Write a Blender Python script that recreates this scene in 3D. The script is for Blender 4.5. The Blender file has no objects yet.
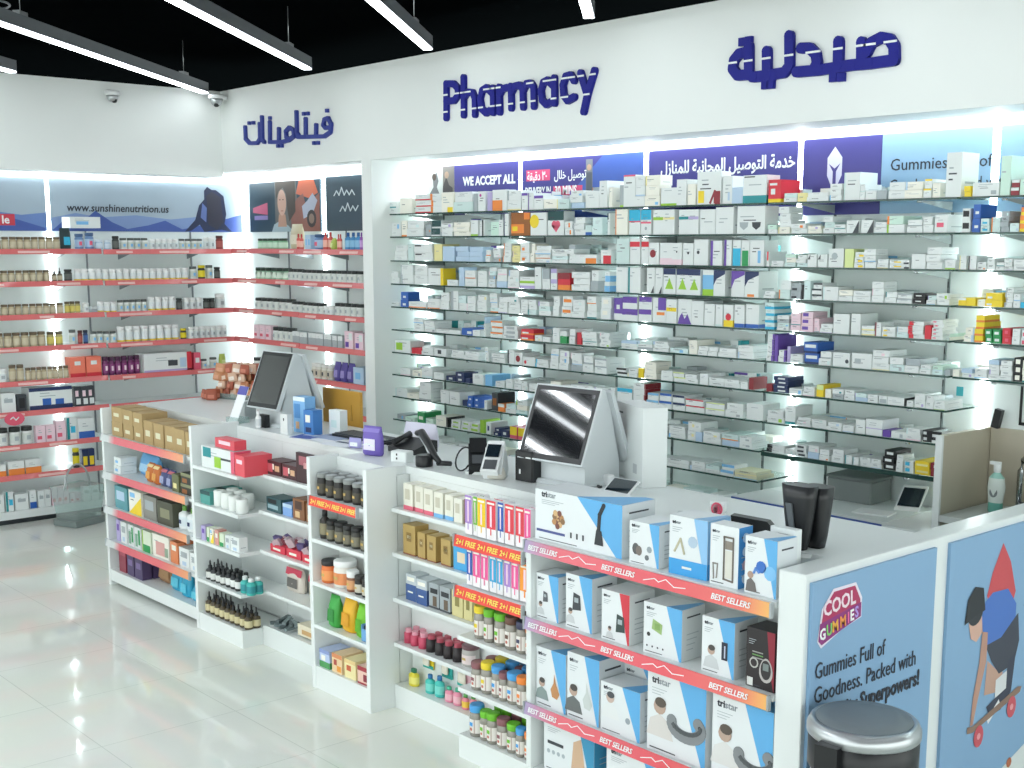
import bpy, math, random
from mathutils import Vector, Matrix, Euler
SC = bpy.context.scene
COL = SC.collection
PI = math.pi
# ---------------------------------------------------------------- camera, world, exposure
PITCH, YAW = math.radians(9.212), math.radians(48.511)
cd = bpy.data.cameras.new('camera'); cam = bpy.data.objects.new('camera', cd); COL.objects.link(cam)
cam.location = (0, 0, 2.1); cam.rotation_euler = (PI/2-PITCH, 0, YAW)
cd.sensor_width = 36; cd.lens = 1270.18/1024*36; cd.shift_x = -13/1024; cd.shift_y = 66/1024
cd.clip_start = .05; cd.clip_end = 60
SC.camera = cam
W = bpy.data.worlds.new('world'); SC.world = W; W.use_nodes = True
bg = W.node_tree.nodes['Background']; bg.inputs[0].default_value = (.93, 1, .98, 1); bg.inputs[1].default_value = 1.45
SC.view_settings.view_transform = 'Standard'; SC.view_settings.look = 'None'
SC.view_settings.exposure = 0.85; SC.view_settings.gamma = 1; SC.view_settings.use_curve_mapping = False
try:
    SC.cycles.use_denoising = True; SC.cycles.max_bounces = 7; SC.cycles.diffuse_bounces = 4
    SC.cycles.glossy_bounces = 3; SC.cycles.transparent_max_bounces = 12; SC.cycles.transmission_bounces = 3
    SC.cycles.sample_clamp_indirect = 4; SC.cycles.caustics_reflective = False; SC.cycles.caustics_refractive = False
except Exception: pass
LAMP_E, COVE_E, STRIP_E = 5.2, 3.2, 8.0

def area_lamp(name, loc, rot, sx, sy, power):
    l = bpy.data.lights.new(name, 'AREA'); l.shape = 'RECTANGLE'; l.size = sx; l.size_y = sy; l.energy = power; l.color = (.96, 1, .985)
    o = bpy.data.objects.new(name, l); o.location = loc; o.rotation_euler = rot; COL.objects.link(o); return o
# ---------------------------------------------------------------- materials
def lin(c): return tuple((v/12.92 if v <= .04045 else ((v+.055)/1.055)**2.4) for v in c)
def hexc(h): return tuple(int(h[i:i+2], 16)/255 for i in (0, 2, 4))
MATS = {}
def mat(key, hx=None, rough=.5, metal=0, emit=0, spec=.5, noise=0, nscale=20, coat=0, trans=0, alpha=1):
    if key in MATS: return MATS[key]
    m = bpy.data.materials.new(key); m.use_nodes = True; nt = m.node_tree; b = nt.nodes['Principled BSDF']
    c = (*lin(hexc(hx)), 1)
    b.inputs['Base Color'].default_value = c; b.inputs['Roughness'].default_value = rough; b.inputs['Metallic'].default_value = metal
    b.inputs['Specular IOR Level'].default_value = spec
    if coat: b.inputs['Coat Weight'].default_value = coat
    if emit:
        b.inputs['Emission Color'].default_value = c; b.inputs['Emission Strength'].default_value = emit
    if noise:
        tc = nt.nodes.new('ShaderNodeTexCoord'); nz = nt.nodes.new('ShaderNodeTexNoise'); nz.inputs['Scale'].default_value = nscale
        mx = nt.nodes.new('ShaderNodeMix'); mx.data_type = 'RGBA'; mx.inputs[6].default_value = tuple(v*(1-noise) for v in c[:3])+(1,)
        mx.inputs[7].default_value = tuple(min(1, v*(1+noise*.5)) for v in c[:3])+(1,)
        nt.links.new(tc.outputs['Object'], nz.inputs['Vector']); nt.links.new(nz.outputs['Fac'], mx.inputs[0]); nt.links.new(mx.outputs[2], b.inputs['Base Color'])
    if alpha < 1:   # clear sheet: transparent mixed with a glossy coat
        tr = nt.nodes.new('ShaderNodeBsdfTransparent'); tr.inputs[0].default_value = c; ms = nt.nodes.new('ShaderNodeMixShader'); ms.inputs[0].default_value = alpha
        out = nt.nodes['Material Output']; nt.links.new(tr.outputs[0], ms.inputs[1]); nt.links.new(b.outputs[0], ms.inputs[2]); nt.links.new(ms.outputs[0], out.inputs[0])
    MATS[key] = m; return m
PALS = dict(w='E4E9E8', W='F2F0E4', k='17191C', K='3A3F45', n='24345F', b='2F62B5', A='7FBDE8', B='B9D0E6', c='35B6DC', t='1F8F95', g='2E9A58', G='1E4B4C', l='9CCB3B', L='DCE8A0',
            y='F2D42C', Y='EDE3A2', o='EE8A3C', r='D5303F', R='8E2A33', p='E5607A', P='F0D3DD', m='C0369A', v='6C4BA8', u='B7ABD6', s='A9B2B6', S='CFE3E0', q='D6EAE9', Q='CDE9DA',
            O='9A5E2B', I='DAD7B8', e='D8CDB4')
for k_, h_ in PALS.items(): mat('print_'+k_, h_, rough=.45)
def M(k):
    if isinstance(k, bpy.types.Material): return k
    if k in MATS: return MATS[k]
    if k in PALS: return MATS['print_'+k]
    return mat('c_'+k, k, rough=.45)
mat('white_wall', 'EEF2F0', rough=.55, noise=.02, nscale=3)
mat('white_lam', 'E3E8E7', rough=.3, noise=.01, nscale=5)
mat('shelf_back', 'E8EEED', rough=.5, noise=.03, nscale=4)
mat('black_ceiling', '060809', rough=1, spec=0)
mat('lamp_glow', 'F4FBFF', emit=LAMP_E); mat('fill_glow_open', 'F4FBFF', emit=LAMP_E*4.2); mat('cove_glow', 'F4FDFF', emit=COVE_E); mat('strip_glow', 'F4FDFF', emit=STRIP_E)
mat('grey_metal', '8A9094', rough=.35, metal=.7); mat('chrome', 'C9CDCF', rough=.15, metal=1); mat('dark_metal', '3C4144', rough=.4, metal=.6)
mat('silver', 'B9BDBF', rough=.3, metal=.8); mat('blackplastic', '15171A', rough=.35); mat('greyplastic', 'A7ADAF', rough=.4); mat('whiteplastic', 'E9ECEC', rough=.3)
mat('screen', '0A0D12', rough=.06, spec=.8, coat=1); mat('screenglass', '1C2831', rough=.05, spec=.8, coat=1)
mat('glass', 'F8FDFB', rough=.05, alpha=.12); mat('glass_edge', '24433D', rough=.15); mat('acrylic', 'E3EEEC', rough=.05, alpha=.25)
mat('jarglass', '8E8A80', rough=.1, coat=.6); mat('strip_red', 'DF7070', rough=.35, coat=.4, noise=.08, nscale=6); mat('bracket_grey', 'A9B1B1', rough=.4); mat('terminal_shell', 'CDD3D5', rough=.35); mat('grout', '9AA39A', rough=.7)
mat('beige_lam', 'BDB5A3', rough=.4, noise=.05, nscale=14); mat('kraft', 'B49A6C', rough=.8, noise=.12, nscale=18); mat('mustard', 'C9983A', rough=.6, noise=.06, nscale=6)
mat('lettering_blue', '171B86', rough=.5, spec=.25); mat('lettering_blue2', '3A4696', rough=.5, spec=.25); mat('ink', '2A2E38', rough=.6); mat('paper', 'F3F5F5', rough=.6)

def grad_mat(key, stops, x0, x1):
    m = bpy.data.materials.new(key); m.use_nodes = True; nt = m.node_tree; b = nt.nodes['Principled BSDF']; b.inputs['Roughness'].default_value = .35
    tc = nt.nodes.new('ShaderNodeTexCoord'); sp = nt.nodes.new('ShaderNodeSeparateXYZ'); mr = nt.nodes.new('ShaderNodeMapRange'); cr = nt.nodes.new('ShaderNodeValToRGB')
    mr.inputs['From Min'].default_value = x0; mr.inputs['From Max'].default_value = x1
    nt.links.new(tc.outputs['Object'], sp.inputs[0]); nt.links.new(sp.outputs['X'], mr.inputs[0]); nt.links.new(mr.outputs[0], cr.inputs[0]); nt.links.new(cr.outputs[0], b.inputs['Base Color'])
    el = cr.color_ramp.elements
    while len(el) > 1: el.remove(el[-1])
    el[0].position = stops[0][0]; el[0].color = (*lin(hexc(stops[0][1])), 1)
    for p, h in stops[1:]: e = el.new(p); e.color = (*lin(hexc(h)), 1)
    MATS[key] = m; return m

def floor_mat():
    m = bpy.data.materials.new('floor_tile'); m.use_nodes = True; nt = m.node_tree; b = nt.nodes['Principled BSDF']
    tc = nt.nodes.new('ShaderNodeTexCoord'); mp = nt.nodes.new('ShaderNodeMapping'); br = nt.nodes.new('ShaderNodeTexBrick')
    mp.inputs['Location'].default_value = (4.38, -2.67+.63*6, 0)
    br.offset = 0; br.squash = 1; br.inputs['Scale'].default_value = 1; br.inputs['Brick Width'].default_value = .63; br.inputs['Row Height'].default_value = .63
    br.inputs['Mortar Size'].default_value = .0022; br.inputs['Mortar Smooth'].default_value = 0; br.inputs['Bias'].default_value = 0
    a = lin(hexc('F1F5EC')); br.inputs['Color1'].default_value = (*a, 1); br.inputs['Color2'].default_value = (*[v*.97 for v in a], 1); br.inputs['Mortar'].default_value = (*lin(hexc('D6DCD2')), 1)
    nz = nt.nodes.new('ShaderNodeTexNoise'); nz.inputs['Scale'].default_value = 1.4; nz.inputs['Detail'].default_value = 4
    mx = nt.nodes.new('ShaderNodeMix'); mx.data_type = 'RGBA'; mx.blend_type = 'MULTIPLY'; mx.inputs[0].default_value = .12
    nt.links.new(tc.outputs['Object'], mp.inputs[0]); nt.links.new(mp.outputs[0], br.inputs['Vector']); nt.links.new(tc.outputs['Object'], nz.inputs['Vector'])
    nt.links.new(br.outputs['Color'], mx.inputs[6]); nt.links.new(nz.outputs['Color'], mx.inputs[7]); nt.links.new(mx.outputs[2], b.inputs['Base Color'])
    b.inputs['Roughness'].default_value = .035; b.inputs['Specular IOR Level'].default_value = .6
    MATS['floor_tile'] = m; return m
floor_mat()
# ---------------------------------------------------------------- mesh builder
class MB:
    def __init__(s): s.v = []; s.f = []; s.m = []; s.sm = []; s.mats = []
    def mi(s, m):
        m = M(m)
        if m not in s.mats: s.mats.append(m)
        return s.mats.index(m)
    def face(s, pts, m, smooth=False):
        i = len(s.v); s.v += [tuple(p) for p in pts]; s.f.append(tuple(range(i, i+len(pts)))); s.m.append(s.mi(m)); s.sm.append(smooth)
    def hexa(s, b, t, m):   # bottom ring of 4, top ring of 4 (counter-clockwise from above)
        i = len(s.v); s.v += [tuple(p) for p in list(b)+list(t)]; k = s.mi(m)
        for q in ((3, 2, 1, 0), (4, 5, 6, 7), (0, 1, 5, 4), (1, 2, 6, 5), (2, 3, 7, 6), (3, 0, 4, 7)):
            s.f.append(tuple(i+j for j in q)); s.m.append(k); s.sm.append(False)
        return s
    def box(s, x0, y0, z0, x1, y1, z1, m):
        return s.hexa([(x0, y0, z0), (x1, y0, z0), (x1, y1, z0), (x0, y1, z0)], [(x0, y0, z1), (x1, y0, z1), (x1, y1, z1), (x0, y1, z1)], m)
    def obox(s, c, sx, sy, sz, rot, m):   # box centred at c with Euler rot
        R = Euler(rot).to_matrix(); c = Vector(c)
        P = [c+R@Vector((a*sx/2, b*sy/2, e*sz/2)) for e in (-1, 1) for a, b in ((-1, -1), (1, -1), (1, 1), (-1, 1))]
        return s.hexa(P[:4], P[4:], m)
    def bbox(s, x0, y0, z0, x1, y1, z1, m, r=.006):   # box with chamfered vertical and top edges
        P = [(x0+r, y0), (x1-r, y0), (x1, y0+r), (x1, y1-r), (x1-r, y1), (x0+r, y1), (x0, y1-r), (x0, y0+r)]
        return s.prism(P, z0, z1-r, m, top=[(min(max(x, x0+r), x1-r), min(max(y, y0+r), y1-r)) for x, y in P], ztop=z1)
    def prism(s, P, z0, z1, m, top=None, ztop=None, smooth=False):
        i = len(s.v); n = len(P); k = s.mi(m); s.v += [(x, y, z0) for x, y in P]+[(x, y, z1) for x, y in P]
        s.f.append(tuple(i+n-1-j for j in range(n))); s.m.append(k); s.sm.append(False)
        for j in range(n):
            s.f.append((i+j, i+(j+1) % n, i+n+(j+1) % n, i+n+j)); s.m.append(k); s.sm.append(smooth)
        if top:
            s.v += [(x, y, ztop) for x, y in top]
            for j in range(n):
                s.f.append((i+n+j, i+n+(j+1) % n, i+2*n+(j+1) % n, i+2*n+j)); s.m.append(k); s.sm.append(smooth)
            s.f.append(tuple(i+2*n+j for j in range(n))); s.m.append(k); s.sm.append(False)
        else:
            s.f.append(tuple(i+n+j for j in range(n))); s.m.append(k); s.sm.append(False)
        return s
    def yprism(s, P, y0, y1, m):   # polygon P of (x, z), counter-clockwise seen from -Y, given thickness y0..y1
        a = sum(P[i][0]*P[(i+1) % len(P)][1]-P[(i+1) % len(P)][0]*P[i][1] for i in range(len(P)))
        if a < 0: P = P[::-1]
        i = len(s.v); n = len(P); k = s.mi(m); s.v += [(x, y0, z) for x, z in P]+[(x, y1, z) for x, z in P]
        s.f.append(tuple(i+j for j in range(n))); s.f.append(tuple(i+2*n-1-j for j in range(n))); s.m += [k, k]; s.sm += [False, False]
        for j in range(n):
            s.f.append((i+(j+1) % n, i+j, i+n+j, i+n+(j+1) % n)); s.m.append(k); s.sm.append(False)
        return s
    def xprism(s, P, x0, x1, m):   # polygon of (y, z) given thickness x0..x1
        i = len(s.v); n = len(P); k = s.mi(m); s.v += [(x0, y, z) for y, z in P]+[(x1, y, z) for y, z in P]
        s.f.append(tuple(i+n-1-j for j in range(n))); s.f.append(tuple(i+n+j for j in range(n))); s.m += [k, k]; s.sm += [False, False]
        for j in range(n):
            s.f.append((i+j, i+(j+1) % n, i+n+(j+1) % n, i+n+j)); s.m.append(k); s.sm.append(False)
        return s
    def lathe(s, prof, m, n=12, c=(0, 0), sy=1, ang=0):   # prof [(r, z, mat?)] bottom to top
        i = len(s.v)
        for p in prof:
            for j in range(n):
                a = 2*PI*j/n+ang; s.v.append((c[0]+p[0]*math.cos(a), c[1]+p[0]*sy*math.sin(a), p[1]))
        for q in range(len(prof)-1):
            k = s.mi(prof[q][2] if len(prof[q]) > 2 else m)
            for j in range(n):
                s.f.append((i+q*n+j, i+q*n+(j+1) % n, i+(q+1)*n+(j+1) % n, i+(q+1)*n+j)); s.m.append(k); s.sm.append(True)
        k0 = s.mi(prof[0][2] if len(prof[0]) > 2 else m); k1 = s.mi(prof[-1][2] if len(prof[-1]) > 2 else m)
        s.f.append(tuple(i+n-1-j for j in range(n))); s.m.append(k0); s.sm.append(False)
        t = i+(len(prof)-1)*n; s.f.append(tuple(t+j for j in range(n))); s.m.append(k1); s.sm.append(False)
        return s
    def tube(s, path, r, m, n=8):
        P = [Vector(p) for p in path]; i = len(s.v); k = s.mi(m); up = Vector((0, 0, 1))
        for a, p in enumerate(P):
            d = (P[min(a+1, len(P)-1)]-P[max(a-1, 0)]).normalized(); u = d.cross(up)
            if u.length < .05: u = d.cross(Vector((1, 0, 0)))
            u.normalize(); w = u.cross(d)
            rr = r[a] if isinstance(r, (list, tuple)) else r
            for j in range(n):
                t = 2*PI*j/n; s.v.append(tuple(p+(u*math.cos(t)+w*math.sin(t))*rr))
        for a in range(len(P)-1):
            for j in range(n):
                s.f.append((i+a*n+j, i+(a+1)*n+j, i+(a+1)*n+(j+1) % n, i+a*n+(j+1) % n)); s.m.append(k); s.sm.append(True)
        s.f.append(tuple(i+j for j in range(n))); s.f.append(tuple(i+(len(P)-1)*n+n-1-j for j in range(n))); s.m += [k, k]; s.sm += [False, False]
        return s
    def disc(s, u, z, r, y, m, n=14, sz=1):   # flat print on a front face
        s.face([(u+r*math.cos(2*PI*j/n), y, z+r*sz*math.sin(2*PI*j/n)) for j in range(n)], m); return s
    def fp(s, pts, y, m):   # polygon of (u, z) printed on a front face at y
        a = sum(pts[i][0]*pts[(i+1) % len(pts)][1]-pts[(i+1) % len(pts)][0]*pts[i][1] for i in range(len(pts)))
        if a < 0: pts = pts[::-1]
        s.face([(u, y, z) for u, z in pts], m); return s
    def fr(s, u0, u1, z0, z1, y, m): return s.fp([(u0, z0), (u1, z0), (u1, z1), (u0, z1)], y, m)
    def stroke(s, pts, w, y0, y1, m, rnd=True):   # polyline of (x, z) as a raised stroke facing -Y
        for a, b in zip(pts, pts[1:]):
            d = Vector((b[0]-a[0], b[1]-a[1])); 
            if d.length < 1e-6: continue
            n = Vector((-d.y, d.x)).normalized()*w/2
            s.cnt = getattr(s, 'cnt', 0)+1; q = .00002*(s.cnt % 59)
            s.yprism([(a[0]-n.x, a[1]-n.y), (b[0]-n.x, b[1]-n.y), (b[0]+n.x, b[1]+n.y), (a[0]+n.x, a[1]+n.y)], y0-q, y1, m)
        for k, p in enumerate(pts):
            if rnd or 0 < k < len(pts)-1: s.cnt = getattr(s, 'cnt', 0)+1; s.yprism([(p[0]+w/2*math.cos(2*PI*j/12), p[1]+w/2*math.sin(2*PI*j/12)) for j in range(12)], y0-.0012-.00002*(s.cnt % 59), y1, m)
        return s
    def shift(s, i0, dx, dy, dz, rz=0, mirror=False):
        c, q = math.cos(rz), math.sin(rz)
        for i in range(i0, len(s.v)):
            x, y, z = s.v[i]; s.v[i] = (x*c-y*q+dx, x*q+y*c+dy, z+dz)
        return s
    def mesh(s, name):
        me = bpy.data.meshes.new(name); me.from_pydata(s.v, [], s.f)
        for m in s.mats: me.materials.append(m)
        me.polygons.foreach_set('material_index', s.m); me.polygons.foreach_set('use_smooth', s.sm); me.update(); return me
    def build(s, name, parent=None, loc=None, rz=0): return link(name, s.mesh(name), parent, loc, rz)
def link(name, me, parent=None, loc=None, rz=0):
    o = bpy.data.objects.new(name, me); COL.objects.link(o)
    if parent: o.parent = parent
    if loc: o.location = loc
    if rz: o.rotation_euler = (0, 0, rz)
    return o
def tag(o, label, cat, group=None, kind=None):
    o['label'] = label; o['category'] = cat
    if group: o['group'] = group
    if kind: o['kind'] = kind
    return o
def struct(o): o['kind'] = 'structure'; return o
def thing(name, label, cat, loc=(0, 0, 0), rz=0, group=None):
    o = bpy.data.objects.new(name, None); COL.objects.link(o); o.location = loc; o.rotation_euler = (0, 0, rz); o.empty_display_size = .05
    return tag(o, label, cat, group)
TXT = {}
def text(body, size, m, parent, loc, face='front', bold=0, shear=0, align='LEFT', sx=1, name='lettering', depth=.0006, tilt=0):
    key = (body, size, str(m), bold, shear, align, sx, depth)
    if key not in TXT:
        c = bpy.data.curves.new('f', 'FONT'); c.body = body; c.size = size; c.offset = bold; c.shear = shear; c.align_x = align; c.extrude = depth; c.resolution_u = 2
        o = bpy.data.objects.new('f', c); COL.objects.link(o); dg = bpy.context.evaluated_depsgraph_get()
        me = bpy.data.meshes.new_from_object(o.evaluated_get(dg)); bpy.data.objects.remove(o); bpy.data.curves.remove(c)
        me.materials.clear(); me.materials.append(M(m)); me.name = 'lettering'
        if sx != 1: me.transform(Matrix.Diagonal((sx, 1, 1, 1)))
        TXT[key] = me
    o = link(name, TXT[key], parent, loc)
    o.rotation_euler = (PI/2, tilt, 0) if face == 'front' else (PI/2, 0, PI/2) if face == 'right' else (0, 0, 0)
    return o
ORD = 'zeroth first second third fourth fifth sixth seventh eighth ninth tenth eleventh twelfth thirteenth fourteenth fifteenth sixteenth seventeenth eighteenth nineteenth'.split()
TENS = ['', '', 'twenty', 'thirty', 'forty', 'fifty', 'sixty']
def ordn(n):
    if n < 20: return ORD[n]
    return TENS[n//10]+'-'+ORD[n % 10] if n % 10 else TENS[n//10][:-1]+'ieth'
CNAME = dict(w='white', W='off-white', k='black', K='charcoal', n='navy', b='blue', A='light blue', B='pale blue', c='cyan', t='teal', g='green', G='dark green', l='lime', L='pale lime',
             y='yellow', Y='cream yellow', o='orange', r='red', R='dark red', p='coral pink', P='pale pink', m='magenta', v='purple', u='lavender', s='grey', S='mint grey', q='icy white', Q='mint white', O='brown', I='beige', e='sand')
# ---------------------------------------------------------------- cartons with printed fronts
def carton_into(b, w, d, h, style, seed=0, side=None):
    """a folded carton: base colour plus printed shapes on its front; origin at the front bottom middle, depth towards +Y"""
    rng = random.Random(seed); toks = style.split(','); base = toks[0]
    b.box(-w/2, 0, 0, w/2, d, h, base); e = -.0006; e2 = -.0012
    U = lambda u: -w/2+u*w
    plain = True
    for t in toks[1:]:
        if t in ('T', 'T2'): continue
        if t == 'A': b.stroke([(U(.55), .02*h), (U(.75), .4*h), (U(.75), .02*h)], w*.08, e2, 0, 'R', False); b.fr(U(.75), U(.98), 0, h*.4, e, 'R'); continue
        p = t.split(':'); k = p[0]; c = p[1] if len(p) > 1 else 'r'; a = [float(x) for x in p[2:]] if len(p) > 2 else []
        plain = False
        if k == 't': b.fr(U(0), U(1), h*(1-a[0]), h, e, c)
        elif k == 'b': b.fr(U(0), U(1), 0, h*a[0], e, c); b.face([(w/2-e, 0, 0), (w/2-e, d, 0), (w/2-e, d, h*a[0]), (w/2-e, 0, h*a[0])], c)
        elif k == 'l': b.fr(U(0), U(a[0]), 0, h, e, c)
        elif k == 'r': b.fr(U(1-a[0]), U(1), 0, h, e, c); b.face([(w/2-e, 0, 0), (w/2-e, d, 0), (w/2-e, d, h), (w/2-e, 0, h)], c)
        elif k == 'm': b.fr(U(0), U(1), h*a[0], h*a[1], e, c)
        elif k == 'x': b.fr(U(a[0]), U(a[1]), h*a[2], h*a[3], e2, c)
        elif k == 'o': b.disc(U(a[0]) if a else 0, h*(a[1] if a else .5), (a[2] if a else .2)*min(w, h), e2, c)
        elif k == 'd': b.fp([(U(a[0]), h*a[2]), (U(a[1]), h*a[2]), (U(a[1]), h*a[3])], e2, c)
        elif k == 'e': b.fp([(U(a[0]), h*a[2]), (U(a[1]), h*a[3]-.0), (U(a[1]), h), (U(a[0]), h)] if False else [(U(0), h*a[2]), (U(.25), h*.66), (U(1), h*.86), (U(1), h), (U(0), h)], e2, c)
        elif k == 'D': b.fp([(U(.5-a[2]), h*.2), (U(.5+a[2]), h*.2), (U(.6), h*.5), (U(.5), h*.64), (U(.4), h*.5)], e2, c)
        elif k == 'V': b.fp([(U(a[0]-.16), h*.42), (U(a[0]-.14), h*.26), (U(a[0]), h*.14), (U(a[0]+.14), h*.26), (U(a[0]+.16), h*.42)], e2, c)
        elif k == 'C': b.fp([(U(0), 0), (U(1), 0), (U(.85), h*.2), (U(.7), h*.42), (U(.5), h*.2), (U(.3), h*.45), (U(.1), h*.25)], e2, c)
        elif k == 'H': b.disc(U(.4), h*.45, w*.16, e2, 'p'); b.disc(U(.62), h*.45, w*.16, e2, 'p'); b.fp([(U(.22), h*.42), (U(.52), h*.12), (U(.8), h*.42)], e2, 'p')
    if base in 'wWqQSPIYs' or base in ('w',):
        n = rng.choice([1, 2, 2, 3]); y0 = rng.uniform(.55, .85)
        for i in range(n):
            z = h*(y0-i*.13)
            if z < .1*h: break
            u0 = rng.uniform(.06, .3); L = rng.uniform(.2, .55)
            b.fr(U(u0), U(min(.95, u0+L)), z, z+max(.0016, h*.035), e, 's' if rng.random() < .75 else 'K')
        if plain and rng.random() < .4:
            c = rng.choice(['B', 'A', 'S', 'u', 'Y', 'P', 'l', 't', 's', 's', 'q', 'o']); r = rng.random()
            if r < .4: b.fr(U(0), U(1), 0, h*rng.uniform(.08, .22), e, c)
            elif r < .7: u0 = rng.uniform(.5, .75); b.fr(U(u0), U(u0+.2), h*.12, h*rng.uniform(.35, .8), e, c)
            else: b.fr(U(0), U(rng.uniform(.06, .14)), 0, h, e, c)
        # end flap line and side print
        b.face([(w/2+.0006, d*.2, h*.3), (w/2+.0006, d*.8, h*.3), (w/2+.0006, d*.8, h*.3+max(.0016, h*.05)), (w/2+.0006, d*.2, h*.3+max(.0016, h*.05))], 's')
# ================================================================ the room
XL, YF, YB, XP = -9.6, 5.19, 5.66, -7.61   # side-wall fascia, back fascia, back wall, pillar
b = MB(); b.box(-16, -7, -.1, 5, 6.2, 0, 'floor_tile'); struct(b.build('floor'))
b = MB(); b.box(-16, -7, 3.62, 5, 10, 3.7, 'black_ceiling'); struct(b.build('ceiling'))
b = MB(); b.box(-9.95, YB, 0, .6, YB+.12, 3.3, 'shelf_back'); struct(b.build('wall_back'))
b = MB(); b.box(-10.07, -1.5, 0, -9.95, 5.78, 3.3, 'shelf_back'); struct(b.build('wall_side'))
b = MB(); b.box(-9.95, 5.55, 0, XP, YB, 2.9, 'shelf_back'); struct(b.build('wall_alcove'))
b = MB(); b.box(-10.07, YF, 2.68, .6, YF+.34, 3.32, 'white_wall'); struct(b.build('wall_back_fascia'))
b = MB(); b.box(-9.92, -1.5, 2.64, XL, YF, 3.32, 'white_wall'); struct(b.build('wall_side_fascia'))
b = MB(); b.box(XP, YF+.003, 0, -7.49, YB, 2.70, 'white_wall'); struct(b.build('pillar'))
def glow(name, x0, y0, z0, x1, y1, z1, label, m='strip_glow', group=None):
    b = MB(); b.box(x0, y0, z0, x1, y1, z1, m); o = b.build(name); return tag(o, label, 'light strip', group)
# light coves under the fascias
glow('cove_light', -7.485, 5.60, 2.655, .5, 5.655, 2.80, 'long white cove light running under the back fascia above the medicine shelves', 'cove_glow')
glow('cove_light', -9.9, 5.50, 2.62, -7.62, 5.545, 2.78, 'short white cove light under the back fascia above the vitamin alcove', 'cove_glow')
glow('cove_light', -9.945, -1.4, 2.615, -9.90, 5.48, 2.76, 'white cove light under the side wall fascia above the mountain posters', 'cove_glow')
JX = [-7.47, -6.43, -5.30, -4.185, -3.08]
for x, w_ in zip(JX, ('beside the white pillar', 'between the insurance poster and the delivery poster', 'between the delivery poster and the home delivery poster', 'between the home delivery poster and the purple emblem poster', 'between the pale blue gummies poster and the last poster')):
    glow('light_strip', x-.014, 5.645, .72, x+.014, 5.659, 2.65, 'upright white light strip '+w_, group='upright light strips of the medicine wall')
glow('light_strip', -9.949, 3.845, .3, -9.935, 3.875, 2.62, 'upright white light strip on the side wall between the two mountain posters', group='upright light strips of the vitamin walls')
glow('light_strip', -9.949, 1.6, .3, -9.935, 1.63, 2.62, 'upright white light strip at the far aisle end of the side wall', group='upright light strips of the vitamin walls')
glow('light_strip', -9.89, 5.535, .3, -9.86, 5.549, 2.62, 'upright white light strip in the corner of the two vitamin walls', group='upright light strips of the vitamin walls')
glow('light_strip', -8.665, 5.535, .3, -8.635, 5.549, 2.62, 'upright white light strip between the racing poster and the teal poster', group='upright light strips of the vitamin walls')
# ---------------------------------------------------------------- pendant lamps, then added fill lamps
DA = math.radians(90+48.511) - math.atan((650-525)/1287.0)
DV = Vector((math.cos(DA), math.sin(DA), 0))
ends = [((-9.25, 3.4), 3.6, 'linear pendant lamp hanging nearest the side wall fascia'), ((-9.5, 5.0), 4.6, 'long linear pendant lamp ending over the corner dome camera'), ((-7.75, 4.86), 3.6, 'linear pendant lamp ending above the blue vitamins lettering'),
        ((-6.48, 4.93), 3.6, 'linear pendant lamp ending between the vitamins and Pharmacy lettering'), ((-5.03, 4.9), 3.6, 'linear pendant lamp ending above the end of the Pharmacy lettering'),
        ((-3.5, 4.9), 3.6, 'linear pendant lamp before the Arabic pharmacy sign'), ((-1.9, 4.9), 3.6, 'linear pendant lamp over the sink end of the counter'), ((-.3, 4.6), 3.6, 'linear pendant lamp beyond the sink')]
for (ex, ey), L, lab in ends:
    ang = math.atan2(DV.y, DV.x)
    t = thing('pendant_lamp', lab, 'ceiling lamp', (ex, ey, 3.28), ang, 'linear pendant lamps'); L = 6.4
    b = MB(); b.box(-L, -.03, .012, 0, .03, .085, 'grey_metal'); b.box(-L-.004, -.032, 0, -L, .032, .085, 'grey_metal'); b.box(0, -.032, 0, .004, .032, .085, 'grey_metal'); b.build('housing', t)
    b = MB(); b.box(-L, -.026, .0, 0, .026, .012, 'lamp_glow'); b.build('diffuser', t)
    for q in (.45, 3.0, L-.5):
        b = MB(); b.box(-q-.05, -.02, .085, -q+.05, .02, .11, 'silver'); b.tube([(-q, 0, .11), (-q, 0, .34)], .0025, 'silver', 6); b.build('hanger', t)
b = MB()
for k in range(5):
    x = -9.3+k*1.75
    o = None
for gx, gy in ((-6.9, 1.4), (-7.7, .7), (-6.0, .9), (-5.0, .3), (-4.0, -.3), (-2.9, -.8), (-6.8, -.4), (-5.6, -1.4), (-1.6, -1.6), (-3.4, -2.6)):  # fill lamps added out of view to brighten the floor and counter tops
    t = thing('pendant_lamp', 'linear pendant lamp over the open shop floor', 'ceiling lamp', (gx, gy, 3.28), math.atan2(DV.y, DV.x), 'lamps over the open floor')
    b = MB(); b.box(-2.4, -.03, .012, 0, .03, .085, 'grey_metal'); b.build('housing', t)
    b = MB(); b.box(-2.4, -.026, 0, 0, .026, .012, 'fill_glow_open'); b.build('diffuser', t)
t = thing('ceiling_ring', 'thin grey metal ring hung under the black ceiling', 'ceiling fitting', (-7.55, 2.55, 3.42))
b = MB(); b.tube([(.22*math.cos(2*PI*j/28), .22*math.sin(2*PI*j/28), 0) for j in range(29)], .006, 'grey_metal', 6); b.build('ring', t)
b = MB(); b.tube([(-.22, 0, 0), (-.22, 0, .2)], .003, 'grey_metal', 5); b.tube([(.22, 0, 0), (.22, 0, .2)], .003, 'grey_metal', 5); b.build('hanger_wire', t)
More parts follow.
